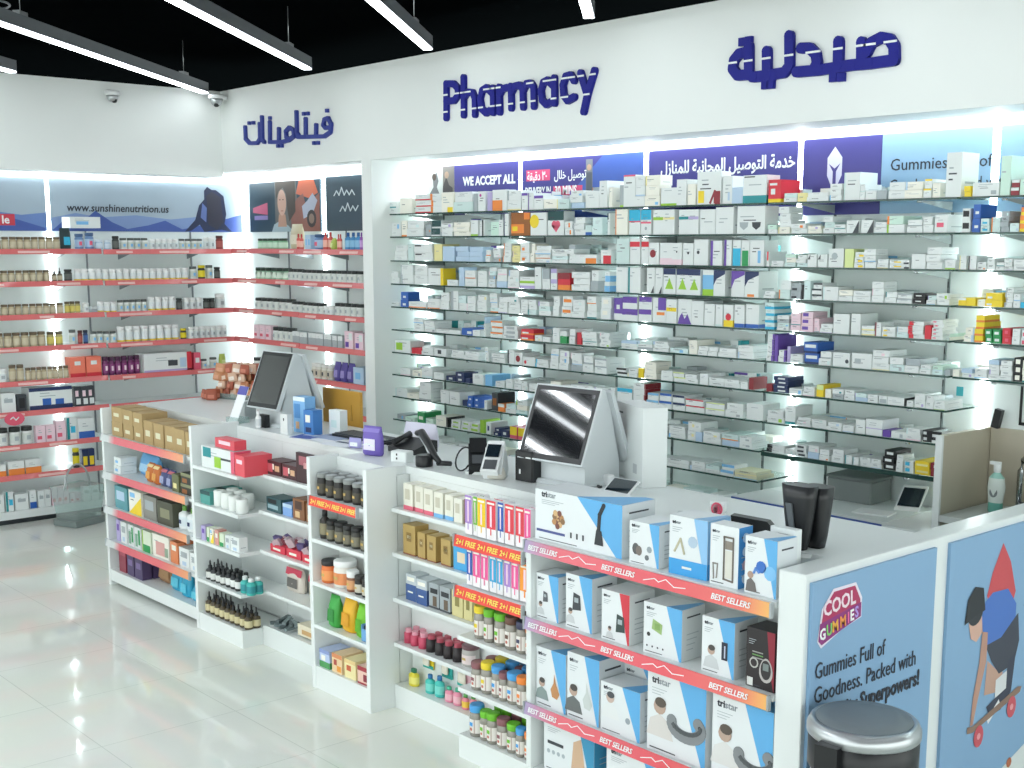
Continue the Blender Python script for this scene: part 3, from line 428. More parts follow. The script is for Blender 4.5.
# ---------------------------------------------------------------- cartons of the medicine wall
DATA = '''0 -7554 -7379 83 2 w
0 -7373 -7226 103 1 W
0 -7203 -7021 128 3 w,b:r:.2
0 -7021 -6899 126 3 w,l:o:.2
0 -6899 -6768 132 1 W,x:y:.5:.95:0:.25
0 -6768 -6568 130 2 w
0 -6568 -6526 115 1 s
0 -6516 -6424 127 1 w,o:m:.35:.8:.14
0 -6414 -6369 120 1 u
0 -6364 -6226 132 1 w,x:o:0:.7:0:.5
0 -6226 -6091 124 2 w
0 -6082 -6025 104 1 w,t:v:.15
0 -6020 -5969 104 1 w,l:v:.15
0 -5960 -5877 85 1 w,t:v:.2
0 -5877 -5759 60 1 W
0 -5755 -5645 59 1 w
0 -5636 -5524 105 3 w
0 -5515 -5397 98 1 w
0 -5397 -5331 155 1 w
0 -5323 -5266 114 1 w
0 -5233 -5201 124 1 s
0 -5201 -5106 180 1 w,t:p:.05
0 -5106 -5028 172 3 w
0 -5028 -4914 171 3 W
0 -4906 -4787 98 1 w,b:l:.12
0 -4787 -4714 140 1 w
0 -4707 -4650 112 1 W
0 -4643 -4475 174 1 w,x:y:.05:.3:.05:.42,A
0 -4468 -4400 146 1 w
0 -4400 -4326 83 1 B
0 -4323 -4169 143 1 w,b:t:.27,x:k:.05:.5:.92:.96
0 -4166 -4068 115 1 r,b:y:.15,x:w:.2:.55:.35:.6,x:w:.1:.7:.75:.85
0 -4062 -3981 45 2 w
0 -3978 -3920 44 1 Y
0 -3917 -3789 44 2 w
0 -3783 -3713 82 3 w
0 -3707 -3616 133 1 w,T
0 -3610 -3582 75 2 w
0 -3577 -3516 42 1 w
0 -3516 -3461 42 1 s
0 -3455 -3364 78 2 w
0 -3364 -3270 77 2 W
0 -3265 -3224 86 2 w,t:y:.2
0 -3221 -3183 67 1 W
0 -3170 -3068 200 1 w,T2
0 -3063 -3029 48 2 y
0 -3024 -2895 61 1 w,T
0 -2890 -2843 172 1 Q
0 -2841 -2802 68 2 R,t:w:.4
0 -2797 -2747 68 1 w
1 -7492 -7371 97 2 w
1 -7365 -7300 110 1 W
1 -7294 -7103 109 2 w
1 -7080 -7013 81 3 s
1 -7013 -6912 107 2 w,t:G:.8
1 -6907 -6781 86 3 w
1 -6776 -6601 91 3 W
1 -6595 -6518 103 1 w
1 -6507 -6477 96 1 w
1 -6471 -6446 102 1 w,l:k:.6
1 -6390 -6310 89 1 w
1 -6300 -6256 101 1 w
1 -6251 -6202 138 1 w,l:n:.2
1 -6187 -6063 143 1 O,m:o:.1:.5,x:y:.1:.5:.2:.4
1 -6058 -6001 142 1 O,t:o:.3
1 -5997 -5849 140 1 w,o:y:.25:.62:.3
1 -5840 -5696 162 1 w,t:G:.38,H
1 -5687 -5617 83 2 w
1 -5613 -5513 106 3 w,l:s:.1
1 -5505 -5454 58 1 S,b:b:.3
1 -5450 -5362 104 2 q
1 -5358 -5271 126 1 w,x:G:0:.4:.7:1
1 -5255 -5159 148 1 w
1 -5155 -5064 141 1 w,t:c:.45,m:p:.5:.56
1 -5060 -4979 139 1 w,t:c:.4,m:p:.45:.52,o:s:.5:.25:.12
1 -4967 -4891 138 1 w,m:l:.58:.7
1 -4884 -4798 137 1 w,m:Y:.6:.7
1 -4776 -4703 135 1 w,m:t:.6:.72
1 -4699 -4624 134 1 w,m:u:.6:.72
1 -4620 -4511 133 1 w
1 -4504 -4381 142 1 w
1 -4361 -4176 144 1 w,V:s:.25:.35,V:K:.7:.35
1 -4163 -4090 46 2 w
1 -4090 -4018 136 4 w
1 -4012 -3913 50 2 w
1 -3910 -3829 39 2 W
1 -3817 -3752 83 3 w
1 -3749 -3682 43 2 w
1 -3677 -3605 62 1 w,d:K:.5:1:0:1
1 -3597 -3527 62 1 w,d:K:.5:1:0:1
1 -3524 -3453 52 2 w
1 -3450 -3356 79 2 w
1 -3350 -3266 60 2 w
1 -3261 -3209 73 2 w
1 -3199 -3133 81 1 w,x:p:.15:.7:.3:.55
1 -3068 -3022 107 2 w,x:k:.1:.9:.3:.8
1 -3019 -2980 124 2 b,x:w:.3:.8:.3:.5
1 -2975 -2932 61 2 q,x:c:.2:.8:.2:.5
1 -2923 -2880 65 1 S
1 -2878 -2838 91 4 s
1 -2835 -2792 39 1 w
1 -2789 -2737 107 3 o,b:y:.4
2 -7448 -7293 105 3 w
2 -7287 -7222 117 1 w
2 -7211 -7005 116 2 w,x:k:.05:.4:.7:.85
2 -6993 -6904 114 1 Y
2 -6893 -6762 100 1 w
2 -6751 -6613 99 3 B
2 -6608 -6468 97 3 B
2 -6447 -6376 77 2 w
2 -6366 -6286 89 3 w
2 -6266 -6188 120 3 w,l:o:.1
2 -6178 -6101 106 3 Y
2 -6096 -6006 124 2 w,x:o:.2:.5:.2:.5
2 -5997 -5959 117 2 W
2 -5954 -5812 104 4 w
2 -5807 -5660 84 4 w
2 -5655 -5598 113 4 w
2 -5589 -5410 53 1 w,x:o:.5:1:0:.6
2 -5401 -5269 81 1 w,x:r:.25:1:0:.6
2 -5253 -5148 154 1 w
2 -5140 -5061 147 1 w,x:r:0:1:.68:.88
2 -5057 -4998 146 1 w,x:r:0:1:.68:.88
2 -4991 -4914 123 1 w,o:R:.4:.5:.3
2 -4910 -4816 122 1 w,b:P:.3
2 -4813 -4742 121 1 w,b:P:.25,o:K:.5:.6:.08
2 -4739 -4662 120 1 w,o:K:.5:.55:.1
2 -4655 -4555 140 1 w,o:K:.3:.5:.1
2 -4538 -4458 133 1 w,l:v:.2
2 -4447 -4396 137 1 w,l:v:.3
2 -4389 -4335 136 1 w,x:c:0:1:0:.68
2 -4332 -4278 135 1 w,x:g:.1:.9:0:.6
2 -4275 -4183 134 1 w
2 -4180 -4131 77 1 w,x:r:.2:.8:.4:1
2 -4128 -4049 30 2 w
2 -4042 -3974 65 3 w
2 -3970 -3906 60 3 w
2 -3900 -3845 64 1 w,d:K:0:.3:.6:1
2 -3842 -3786 64 1 w,d:K:0:.3:.6:1
2 -3780 -3692 93 1 w,o:s:.4:.6:.2
2 -3686 -3634 92 1 L
2 -3628 -3572 77 3 w,x:y:.4:.9:.1:.5
2 -3569 -3504 91 3 w
2 -3499 -3438 43 2 w
2 -3433 -3352 42 2 w,x:y:.3:.8:.3:.6
2 -3349 -3320 42 2 w,x:K:0:1:0:.4
2 -3315 -3241 69 1 w
2 -3236 -3154 101 3 w
2 -3144 -3083 45 1 w
2 -3073 -3029 63 1 w
2 -3024 -2985 62 1 w,l:K:.15
2 -2982 -2936 35 2 w
2 -2931 -2893 53 2 w
2 -2891 -2850 35 2 w
2 -2848 -2808 52 3 w
2 -2806 -2726 48 2 w
3 -7526 -7380 85 2 w
3 -7368 -7226 132 2 w,l:s:.08
3 -7220 -7064 131 2 w
3 -7053 -6885 115 1 w,r:y:.18
3 -6841 -6732 40 1 w
3 -6727 -6668 126 1 w
3 -6663 -6542 105 2 w
3 -6536 -6418 104 2 w
3 -6408 -6337 129 5 w
3 -6327 -6228 121 3 w
3 -6223 -6111 114 3 w
3 -6101 -5959 75 1 w,m:l:.45:.65,b:u:.25
3 -5954 -5894 136 1 w
3 -5889 -5820 129 2 w
3 -5816 -5757 128 2 w,t:u:.4
3 -5748 -5641 103 1 r,t:R:.35,b:o:.3
3 -5623 -5467 113 3 w
3 -5459 -5399 124 2 w
3 -5391 -5250 117 2 w,b:A:.6
3 -5246 -5153 150 1 w,T
3 -5149 -5050 148 1 w,T
3 -5011 -4949 147 1 w,d:K:.5:.9:0:.3
3 -4945 -4888 146 1 w,d:K:.5:.9:0:.3
3 -4884 -4790 144 1 w,t:n:.24,D:l:.5:.42:.34
3 -4786 -4694 143 1 w,t:n:.24,D:l:.5:.42:.34
3 -4690 -4600 142 1 w,t:n:.24,D:l:.5:.42:.34
3 -4593 -4515 140 1 A,t:w:.2,b:l:.25
3 -4512 -4432 139 1 w,e:n:0:1:.4:1
3 -4390 -4299 137 1 w,e:v:0:1:.3:1
3 -4296 -4203 136 1 w,e:n:0:1:.4:1,x:o:.2:.7:.02:.12
3 -4190 -4080 36 2 w
3 -4074 -4004 92 2 w
3 -4001 -3936 81 2 s,x:K:.1:.6:.1:.4
3 -3930 -3917 75 1 k
3 -3914 -3875 95 1 w
3 -3868 -3808 85 3 w,t:K:.3
3 -3802 -3713 69 1 w
3 -3710 -3626 54 2 w
3 -3623 -3524 53 2 w
3 -3518 -3452 100 3 w
3 -3449 -3386 52 2 w
3 -3381 -3300 47 2 w,t:s:.3
3 -3295 -3232 51 2 k,x:w:.2:.7:.4:.6
3 -3222 -3175 41 2 w
3 -3173 -3109 50 2 w
3 -3069 -3024 36 1 y,t:w:.3
3 -3021 -2975 36 1 y
3 -2970 -2931 31 1 W
3 -2928 -2845 62 2 y,x:w:.1:.4:.2:.5
3 -2840 -2802 88 4 w,l:s:.2
3 -2798 -2765 61 2 w
3 -2763 -2715 26 1 c
4 -7506 -7385 28 1 w
4 -7379 -7289 105 2 b,x:w:.3:.7:.2:.5
4 -7283 -7079 42 1 w
4 -7068 -6932 68 1 w
4 -6926 -6832 115 2 w
4 -6810 -6734 127 1 w,l:s:.3
4 -6724 -6638 100 2 w
4 -6633 -6543 99 2 w
4 -6538 -6429 111 3 w
4 -6399 -6318 123 4 w
4 -6308 -6218 103 3 w
4 -6213 -6101 108 3 w
4 -6092 -6025 94 3 w
4 -6020 -5940 94 3 w
4 -5921 -5810 87 3 w
4 -5792 -5738 123 2 w
4 -5711 -5622 127 2 w,x:o:.1:.9:.4:.7
4 -5617 -5508 108 3 w
4 -5491 -5406 131 3 w
4 -5397 -5272 129 2 w,x:W:.2:.7:.4:.8
4 -5268 -5198 128 1 v,b:w:.3,x:w:.3:.7:.5:.7
4 -5194 -5066 138 2 w,t:v:.5
4 -5062 -4961 142 2 w,t:v:.4
4 -4957 -4857 141 1 w,x:v:.4:1:.5:1,x:o:.3:.9:.3:.42
4 -4853 -4775 134 1 w,m:y:.5:.66
4 -4771 -4668 138 1 w,C:v
4 -4661 -4574 131 1 w
4 -4570 -4496 119 1 w
4 -4489 -4440 118 1 w
4 -4437 -4371 118 1 w,b:y:.3,o:r:.5:.45:.3
4 -4365 -4297 122 1 w,b:b:.17
4 -4290 -4204 126 1 w,b:b:.17
4 -4177 -4087 140 4 q,b:c:.4
4 -4080 -4004 77 4 w
4 -3998 -3935 92 3 P
4 -3929 -3855 101 3 P,x:v:.1:.6:.3:.8
4 -3852 -3819 70 2 P
4 -3813 -3741 45 2 w
4 -3735 -3641 99 1 w
4 -3636 -3578 103 1 w,l:k:.06
4 -3573 -3499 48 2 w,b:Y:.3
4 -3494 -3460 67 1 w,l:R:.2
4 -3457 -3383 48 2 w,x:y:.1:.4:.1:.4
4 -3378 -3318 52 2 w
4 -3313 -3228 80 4 w,l:r:.3
4 -3226 -3192 65 1 r
4 -3189 -3130 93 5 w,x:p:.1:.4:.3:.6
4 -3125 -3064 32 2 w
4 -3024 -2974 64 2 W,r:B:.25
4 -2970 -2928 122 4 y,b:o:.3
4 -2921 -2887 63 2 g,x:w:.2:.8:.3:.7
4 -2882 -2844 62 2 g,x:w:.2:.8:.3:.7
4 -2839 -2797 71 2 r,x:p:.3:.7:.3:.7
4 -2792 -2755 71 2 w
4 -2752 -2704 70 2 w,x:p:.1:.6:.1:.6
5 -7234 -7117 84 3 w
5 -7111 -6991 76 3 w
5 -6980 -6704 27 1 w
5 -6693 -6576 47 1 b,x:w:.5:.9:.2:.6
5 -6571 -6493 40 1 w
5 -6487 -6410 131 3 w
5 -6390 -6269 110 3 w,t:o:.3
5 -6264 -6121 83 3 w,x:s:.2:.8:.2:.8
5 -6092 -5968 70 2 r,x:w:.1:.6:.2:.5,b:o:.3
5 -5958 -5893 38 1 w
5 -5883 -5809 31 1 w
5 -5791 -5728 92 1 w
5 -5723 -5665 74 1 w,b:g:.6
5 -5647 -5594 91 2 w
5 -5585 -5541 73 1 r,l:K:.2
5 -5532 -5404 84 4 w
5 -5399 -5270 83 4 w
5 -5204 -5075 46 3 w
5 -5071 -4949 52 3 w
5 -4945 -4827 57 3 w
5 -4819 -4685 28 1 w
5 -4678 -4620 77 1 W
5 -4612 -4541 49 2 w
5 -4537 -4470 49 2 w
5 -4463 -4339 48 2 w
5 -4335 -4231 69 2 w
5 -4139 -4093 141 5 w,r:v:.3
5 -4090 -4067 135 1 v
5 -4064 -4016 62 2 w,r:v:.25
5 -4013 -3991 82 1 u
5 -3991 -3910 46 2 w
5 -3904 -3818 112 2 b,x:w:.1:.9:.5:.8,b:n:.2
5 -3812 -3740 70 2 w
5 -3734 -3634 70 1 w,o:K:.85:.4:.15
5 -3622 -3508 74 1 w,x:s:.15:.45:.3:.6
5 -3505 -3407 97 3 w
5 -3405 -3326 67 2 w
5 -3323 -3245 66 2 w
5 -3240 -3182 42 2 w
5 -3180 -3126 42 2 w
5 -3120 -3080 28 1 s
5 -3074 -3029 32 1 W
5 -3024 -2964 41 2 w
5 -2962 -2901 45 2 w
5 -2896 -2843 90 4 w
5 -2841 -2781 89 4 w
5 -2777 -2739 107 3 k,x:W:.2:.8:.2:.8
5 -2737 -2693 97 3 W
6 -7466 -7273 86 1 w,x:l:.1:.5:.2:.8
6 -7267 -7155 42 1 r
6 -7150 -7017 56 2 w
6 -7011 -6871 55 1 w,x:K:.3:.6:.3:.8
6 -6815 -6674 54 2 w
6 -6669 -6515 53 2 w
6 -6473 -6391 92 3 w
6 -6386 -6249 59 2 w
6 -6229 -6160 90 1 w,l:K:.2
6 -6155 -6082 77 1 w,o:R:.4:.5:.3
6 -6073 -5958 57 1 w,o:r:.2:.4:.2
6 -5953 -5827 50 2 w,l:c:.1
6 -5813 -5736 124 3 w
6 -5731 -5646 117 3 w
6 -5632 -5531 110 3 w
6 -5526 -5436 97 2 w
6 -5419 -5317 90 2 w,t:s:.2
6 -5234 -5152 47 2 w,t:k:.5
6 -5144 -5064 47 2 w
6 -5056 -5016 58 1 y
6 -5012 -4915 98 3 W
6 -4884 -4793 57 2 w
6 -4789 -4703 56 2 w,t:L:.3
6 -4699 -4608 50 2 w
6 -4593 -4536 61 1 w
6 -4532 -4423 44 2 w
6 -4419 -4313 43 2 w
6 -4309 -4259 38 1 w
6 -4255 -4225 64 1 R
6 -4139 -4100 42 1 R
6 -4093 -3997 84 4 n,x:w:.3:.8:.3:.7
6 -3991 -3909 31 1 w
6 -3903 -3829 46 2 w
6 -3823 -3780 61 1 y,t:L:.4
6 -3768 -3732 45 1 W
6 -3726 -3661 50 2 w
6 -3658 -3597 50 2 w
6 -3591 -3522 40 2 w
6 -3519 -3460 39 2 w
6 -3457 -3410 39 1 w,x:s:.1:.9:.1:.6
6 -3404 -3306 39 1 w,r:k:.05
6 -3303 -3268 29 1 w
6 -3263 -3205 67 2 w
6 -3199 -3158 61 2 w
6 -3155 -3096 42 2 w
7 -7398 -7277 50 1 w
7 -7265 -7147 42 1 W
7 -7141 -7020 70 1 w
7 -7009 -6896 49 1 w
7 -6873 -6774 34 1 n,x:w:.3:.7:.3:.7
7 -6763 -6665 68 2 n,x:w:.3:.7:.3:.7
7 -6660 -6612 34 1 n
7 -6590 -6475 67 1 w
7 -6469 -6351 73 1 A
7 -6346 -6250 39 2 w
7 -6240 -6171 59 1 w
7 -6161 -6092 65 2 w
7 -6087 -6025 58 2 w
7 -6015 -5925 50 2 w
7 -5921 -5819 49 1 w
7 -5814 -5719 81 1 w
7 -5715 -5631 66 2 w
7 -5626 -5514 76 2 w
7 -5510 -5430 79 2 w
7 -5425 -5316 74 1 w
7 -5281 -5240 83 2 w
7 -5231 -5109 89 1 w,t:c:.25
7 -5101 -4997 128 4 w,r:R:.1
7 -4989 -4896 81 2 w,t:A:.3
7 -4892 -4796 86 2 w,t:b:.3
7 -4792 -4699 85 2 w,t:n:.3
7 -4695 -4560 73 2 w,t:r:.2
7 -4556 -4418 66 2 w,t:L:.2
7 -4411 -4287 76 2 w
7 -4280 -4146 86 1 w
7 -4126 -4016 63 2 w
7 -4010 -3946 94 1 w
7 -3934 -3846 47 3 w
7 -3843 -3749 46 3 w
7 -3746 -3659 41 2 w
7 -3654 -3589 35 1 w
7 -3583 -3526 70 1 w
7 -3523 -3430 79 1 w,m:u:.4:.45
7 -3427 -3385 34 1 v
7 -3382 -3297 34 1 w
7 -3295 -3217 58 2 w
7 -3212 -3164 57 2 k,x:w:.1:.5:.3:.8
7 -3162 -3107 57 2 w,t:k:.5
8 -7475 -7329 58 1 w
8 -7323 -7186 36 1 W
8 -7174 -7035 127 2 w
8 -6943 -6842 90 1 w
8 -6831 -6721 89 1 w
8 -6700 -6646 41 1 n
8 -6635 -6581 75 2 b,x:w:.3:.7:.3:.6
8 -6576 -6518 74 2 b,x:w:.3:.7:.3:.6
8 -6513 -6393 60 1 w
8 -6383 -6321 119 1 K,x:O:.2:.8:.3:.7
8 -6316 -6251 53 1 o,t:w:.4
8 -6241 -6141 59 2 w
8 -6136 -6024 91 3 w
8 -6015 -5929 77 2 w
8 -5924 -5796 106 2 w
8 -5791 -5713 92 2 w
8 -5708 -5615 73 1 w
8 -5611 -5515 64 2 w
8 -5511 -5398 59 2 w
8 -4915 -4830 58 2 w
8 -4823 -4695 69 3 w
8 -4680 -4621 107 2 w,x:Y:.5:.8:.4:.7
8 -4617 -4570 107 2 w
8 -4562 -4434 67 2 w
8 -4430 -4309 66 2 w
8 -4305 -4214 65 2 w,x:s:.5:.8:.3:.6
8 -4127 -4010 43 2 w,l:k:.3
8 -4003 -3940 32 1 w
8 -3936 -3864 63 3 w,x:K:.2:.8:.2:.7
8 -3858 -3790 67 2 w
8 -3787 -3724 56 2 w
8 -3712 -3640 66 2 w
8 -3634 -3593 45 1 w
8 -3587 -3552 40 1 w
8 -3547 -3483 45 2 w
8 -3481 -3421 45 2 w
8 -3416 -3349 98 3 k,x:w:.2:.8:.3:.7
8 -3343 -3305 83 3 w
8 -3300 -3251 58 2 w,x:c:.1:.6:.2:.8
8 -3245 -3166 67 2 y,x:Y:.1:.9:.3:.6
8 -3160 -3113 67 2 R,x:w:.4:.7:.3:.7
9 -7455 -7357 36 1 w
9 -7345 -7225 29 1 w
9 -7202 -7119 78 1 g,x:W:.2:.8:.3:.6
9 -7107 -7015 42 1 w
9 -6992 -6856 70 1 W,r:k:.12
9 -6812 -6713 62 2 w,x:l:.2:.8:.3:.6
9 -6707 -6615 62 2 w,x:l:.2:.8:.3:.6
9 -6610 -6519 61 2 w,x:l:.1:.9:.2:.7
9 -6514 -6477 88 1 l
9 -6472 -6374 81 1 w,x:n:.3:.7:.3:.7
9 -6363 -6302 53 2 n,x:w:.3:.7:.3:.7
9 -6297 -6221 46 1 n,x:w:.3:.7:.3:.7
9 -6201 -6132 79 1 p,t:y:.7
9 -6122 -6053 78 1 p,t:y:.7
9 -4912 -4827 41 1 w
9 -4819 -4660 46 2 w
9 -4653 -4543 51 2 w
9 -4539 -4436 45 2 w
9 -4432 -4338 61 2 w,t:A:.5
9 -4331 -4181 44 2 I'''
rng = random.Random(11); recs = []; cnt = {}
for line in DATA.split('\n'):
    q = line.split(' '); L, a, c, h, n = (int(v) for v in q[:5]); st = q[5]; a /= 1000; c /= 1000; h /= 1000
    xm = (a+c)/2; bay = max(i for i in range(5) if xm > BX[i][0]-.03)
    if L > 0: h = min(h, .146)
    a = max(a, BX[bay][0]+.002); c = min(c, BX[bay][1]-.002)
    k = cnt[(L, bay)] = cnt.get((L, bay), 0)+1
    w0 = c-a-.002; d0 = rng.uniform(.1, .22) if w0 < .12 else rng.uniform(.07, .16)
    if L == 0: d0 = min(d0, .2)
    for j in range(n):
        jit = rng.uniform(-.004, .004) if j else 0; st_ = st
        if st == 'w' and rng.random() < .22: st_ = rng.choice(['W', 'S', 'q', 'w', 's', 'B', 'Q', 'w'])
        recs.append(dict(L=L, bay=bay, x=xm+jit, y=5.345+rng.uniform(.001, .014), z=LZ[L]+.0005+j*h/n, w=w0*(1 if j == 0 else rng.uniform(.9, 1)), d=d0*(1 if j == 0 else rng.uniform(.85, 1)), h=h/n-.0012, st=st_, k=k, j=j, n=n, big=w0*h/n/((6+xm*.0)**2), rz=rng.uniform(-.02, .02) if w0 > .06 else 0))
# a second file of cartons behind low ones, and a few on the base cabinet
for x in [v/100 for v in range(-735, -425, 17)]:
    recs.append(dict(L=10, bay=0 if x < -6.43 else 1 if x < -5.3 else 2, x=x, y=5.36, z=LZ[10]+.0005, w=rng.uniform(.08, .15), d=.12, h=rng.uniform(.03, .07), st=rng.choice('wwwwWSQ'), k=1, j=0, n=1, big=0, rz=0))
for bay in range(5):
    for L in range(9):
        if bay == 4 and L > 5: continue
        x = BX[bay][0]+.02; lim = [.13, .12, .11, .12, .11, .08, .07, .07, .07][L]*(1 if bay < 3 else .62)
        while x < (BX[bay][1] if bay < 4 else -2.0)-.13:
            w_ = rng.uniform(.05, .11)
            if rng.random() < .86: recs.append(dict(L=L, bay=bay, x=x+w_/2, y=5.52+rng.uniform(0, .03), z=LZ[L]+.0005, w=w_, d=.08, h=lim*rng.uniform(.55, 1.0), st=rng.choice(['w', 'w', 'w', 'W', 'S', 'q', 'B', 's', 'w,t:A:.2', 'w,b:l:.2', 'w,x:o:.2:.6:.2:.5', 'w,t:v:.2', 'w,r:t:.2']), k=0, j=0, n=1, big=0, rz=0))
            x += w_+.004
for r in recs:
    if r['y'] < 5.5: r['d'] = min(r['d'], 5.505-r['y'])
for r in recs: r['big'] = 0 if r['y'] > 5.5 or r['L'] == 10 else r['w']*r['h']/((r['x'])**2+r['y']**2+(r['z']-2.1)**2)
order = sorted(range(len(recs)), key=lambda i: -recs[i]['big']); solo = set(order[:300])
heap = MB(); CM = {}
def style_words(st):
    q = st.split(','); s = CNAME[q[0]]
    for t_ in q[1:]:
        p = t_.split(':'); w_ = {'t': 'top band', 'b': 'base band', 'l': 'edge stripe', 'r': 'end stripe', 'm': 'middle band', 'x': 'patch', 'o': 'dot', 'd': 'corner', 'e': 'sweep', 'D': 'drop', 'V': 'shield', 'C': 'crown'}.get(p[0])
        if w_ and len(p) > 1: return s, CNAME[p[1]]+' '+w_
        if p[0] == 'H': return s, 'pink heart'
    return s, ''
for i, r in enumerate(recs):
    if i in solo:
        key = (round(r['w'], 3), round(r['d'], 2), round(r['h'], 3), r['st'], i % 5)
        if key not in CM: b = MB(); carton_into(b, key[0], key[1], key[2], key[3], seed=i); CM[key] = b.mesh('medicine_carton')
        o = link('medicine_carton', CM[key], None, (r['x'], r['y'], r['z']), r['rz'])
        s, acc = style_words(r['st'])
        tier = '' if r['n'] == 1 else ['bottom of', 'second up in', 'third up in', 'fourth up in', 'fifth up in'][r['j']]+' '
        if r['n'] > 1 and r['j'] == r['n']-1: tier = 'top of '
        bn = ['pillar', 'delivery', 'home-delivery', 'emblem', 'sink-end'][r['bay']]
        lab = '%s carton%s, %s%s stack, %s glass shelf, %s bay' % (s, (' with '+acc) if acc else '', tier, ordn(r['k']), ordn(r['L']+1), bn)
        tag(o, lab, 'medicine box', 'medicine cartons on the %s glass shelf down' % ordn(r['L']+1))
    else:
        i0 = len(heap.v); carton_into(heap, r['w'], r['d'], r['h'], r['st'], seed=i); heap.shift(i0, r['x'], r['y'], r['z'], r['rz'])
tag(heap.build('medicine_cartons'), 'small mostly white medicine cartons filling the glass shelves', 'medicine boxes', kind='stuff')
# ---------------------------------------------------------------- vitamin shelves
AZ = [2.06, 1.82, 1.575, 1.335, 1.08, .852, .60, .372]
def red_shelf(loc, rz, w, label, group):
    t = thing('wall_shelf', label, 'shelf', loc, rz, group)
    b = MB(); b.box(0, .006, -.022, w, .30, 0, 'white_lam'); b.build('shelf_board', t)
    b = MB(); b.hexa([(0, -.012, -.035), (w, -.012, -.035), (w, .005, -.035), (0, .005, -.035)], [(0, 0, .004), (w, 0, .004), (w, .005, .004), (0, .005, .004)], 'strip_red')
    rr = random.Random(label)
    u = .1
    while u < w-.2:
        L = rr.uniform(.1, .3); b.face([(u, -.0118, -.027), (u+L, -.0118, -.027), (u+L, -.0068, -.010), (u, -.0068, -.010)], 'EFC4BE'); u += L+rr.uniform(.2, .6)
    b.build('price_strip', t)
    for u in (.25, w-.25):
        if w > .9: b = MB(); b.xprism([(.30, -.08), (.30, -.0225), (.06, -.0225), (.06, -.03)], u-.003, u+.003, 'grey_metal'); b.build('bracket', t)
for L, z in enumerate(AZ):
    red_shelf((-9.62, 1.9, z), PI/2, 2.23, 'white red-edged shelf, aisle bay of the side wall, %s down' % ordn(L+1), 'red-edged shelves of the side wall')
    red_shelf((-9.62, 4.15, z-.004), PI/2, 1.10, 'white red-edged shelf, corner bay of the side wall, %s down' % ordn(L+1), 'red-edged shelves of the side wall')
    if L < 6:
        red_shelf((-9.585, 5.235, z), 0, 1.02, 'white red-edged shelf, corner half of the alcove, %s down' % ordn(L+1), 'red-edged shelves of the alcove')
        red_shelf((-8.56, 5.235, z-.003), 0, .945, 'white red-edged shelf, pillar half of the alcove, %s down' % ordn(L+1), 'red-edged shelves of the alcove')
for y in (2.9, 4.15, 5.05):
    b = MB(); b.box(-9.949, y-.006, .1, -9.94, y+.006, 2.2, 'grey_metal'); tag(b.build('shelf_upright'), 'thin grey shelf upright on the side wall ' + {2.9: 'nearest the aisle', 4.15: 'between the two bays', 5.05: 'nearest the corner'}[y], 'shelf upright')
for x in (-9.2, -8.35):
    b = MB(); b.box(x-.006, 5.541, .1, x+.006, 5.549, 2.2, 'grey_metal'); tag(b.build('shelf_upright'), 'thin grey shelf upright in the alcove ' + ('nearer the corner' if x < -9 else 'nearer the pillar'), 'shelf upright')
t = thing('shelf_plinth', 'low white plinth cabinet along the foot of the side wall shelves', 'cabinet', (-9.6, 1.6, 0), PI/2)
b = MB(); b.box(0, .02, .04, 3.6, .34, .10, 'white_lam'); b.box(0, .05, 0, 3.6, .34, .04, 'dark_metal'); b.build('plinth', t)
t = thing('shelf_plinth', 'low white plinth cabinet along the foot of the alcove shelves', 'cabinet', (-9.58, 5.2, 0), 0)
b = MB(); b.box(0, .02, .04, 1.96, .34, .10, 'white_lam'); b.box(0, .05, 0, 1.96, .34, .04, 'dark_metal'); b.build('plinth', t)
# ================================================================ goods: one builder per shape
def jar(b, w, h, body, cap, lab=None, cf=.2, n=12, sh=.82, lab2=None, fill=None):
    r = w/2; cz = h*(1-cf)
    P = [(r*.9, 0, body), (r, h*.05, body), (r, h*.14, lab or body), (r, h*.62, body), (r, cz*.86, body), (r*sh, cz*.97, body), (r*sh, cz, cap), (r*.96*max(sh, .86)/.86 if sh > .5 else r*sh, cz+.001, cap), (r*.96 if sh > .5 else r*sh*1.1, h*.975, cap), (r*.88 if sh > .5 else r*sh, h, cap)]
    b.lathe(P, body, n)
    if lab2: b.fr(-r*.35, r*.35, h*.25, h*.5, -r*1.005, lab2)
def bottle(b, w, h, body, cap, lab=None, neck=.35, n=12, lab2=None, flat=.7):
    r = w/2
    b.lathe([(r*.9, 0, body), (r, h*.04, body), (r, h*.15, lab or body), (r, h*.55, body), (r*.95, h*.66, body), (r*neck*1.1, h*.76, body), (r*neck, h*.78, cap), (r*neck*1.25, h*.785, cap), (r*neck*1.2, h*.98, cap), (r*neck, h, cap)], body, n, sy=flat)
    if lab2: b.fr(-r*.3, r*.3, h*.25, h*.42, -r*flat*1.01, lab2)
def dropper(b, w, h, body, lab):
    r = w/2
    b.lathe([(r*.95, 0, body), (r, h*.03, body), (r, h*.1, lab), (r, h*.42, body), (r*.9, h*.52, body), (r*.4, h*.58, 'k'), (r*.45, h*.6, 'k'), (r*.45, h*.72, 'k'), (r*.22, h*.75, 'k'), (r*.2, h*.93, 'k'), (r*.1, h, 'k')], body, 10)
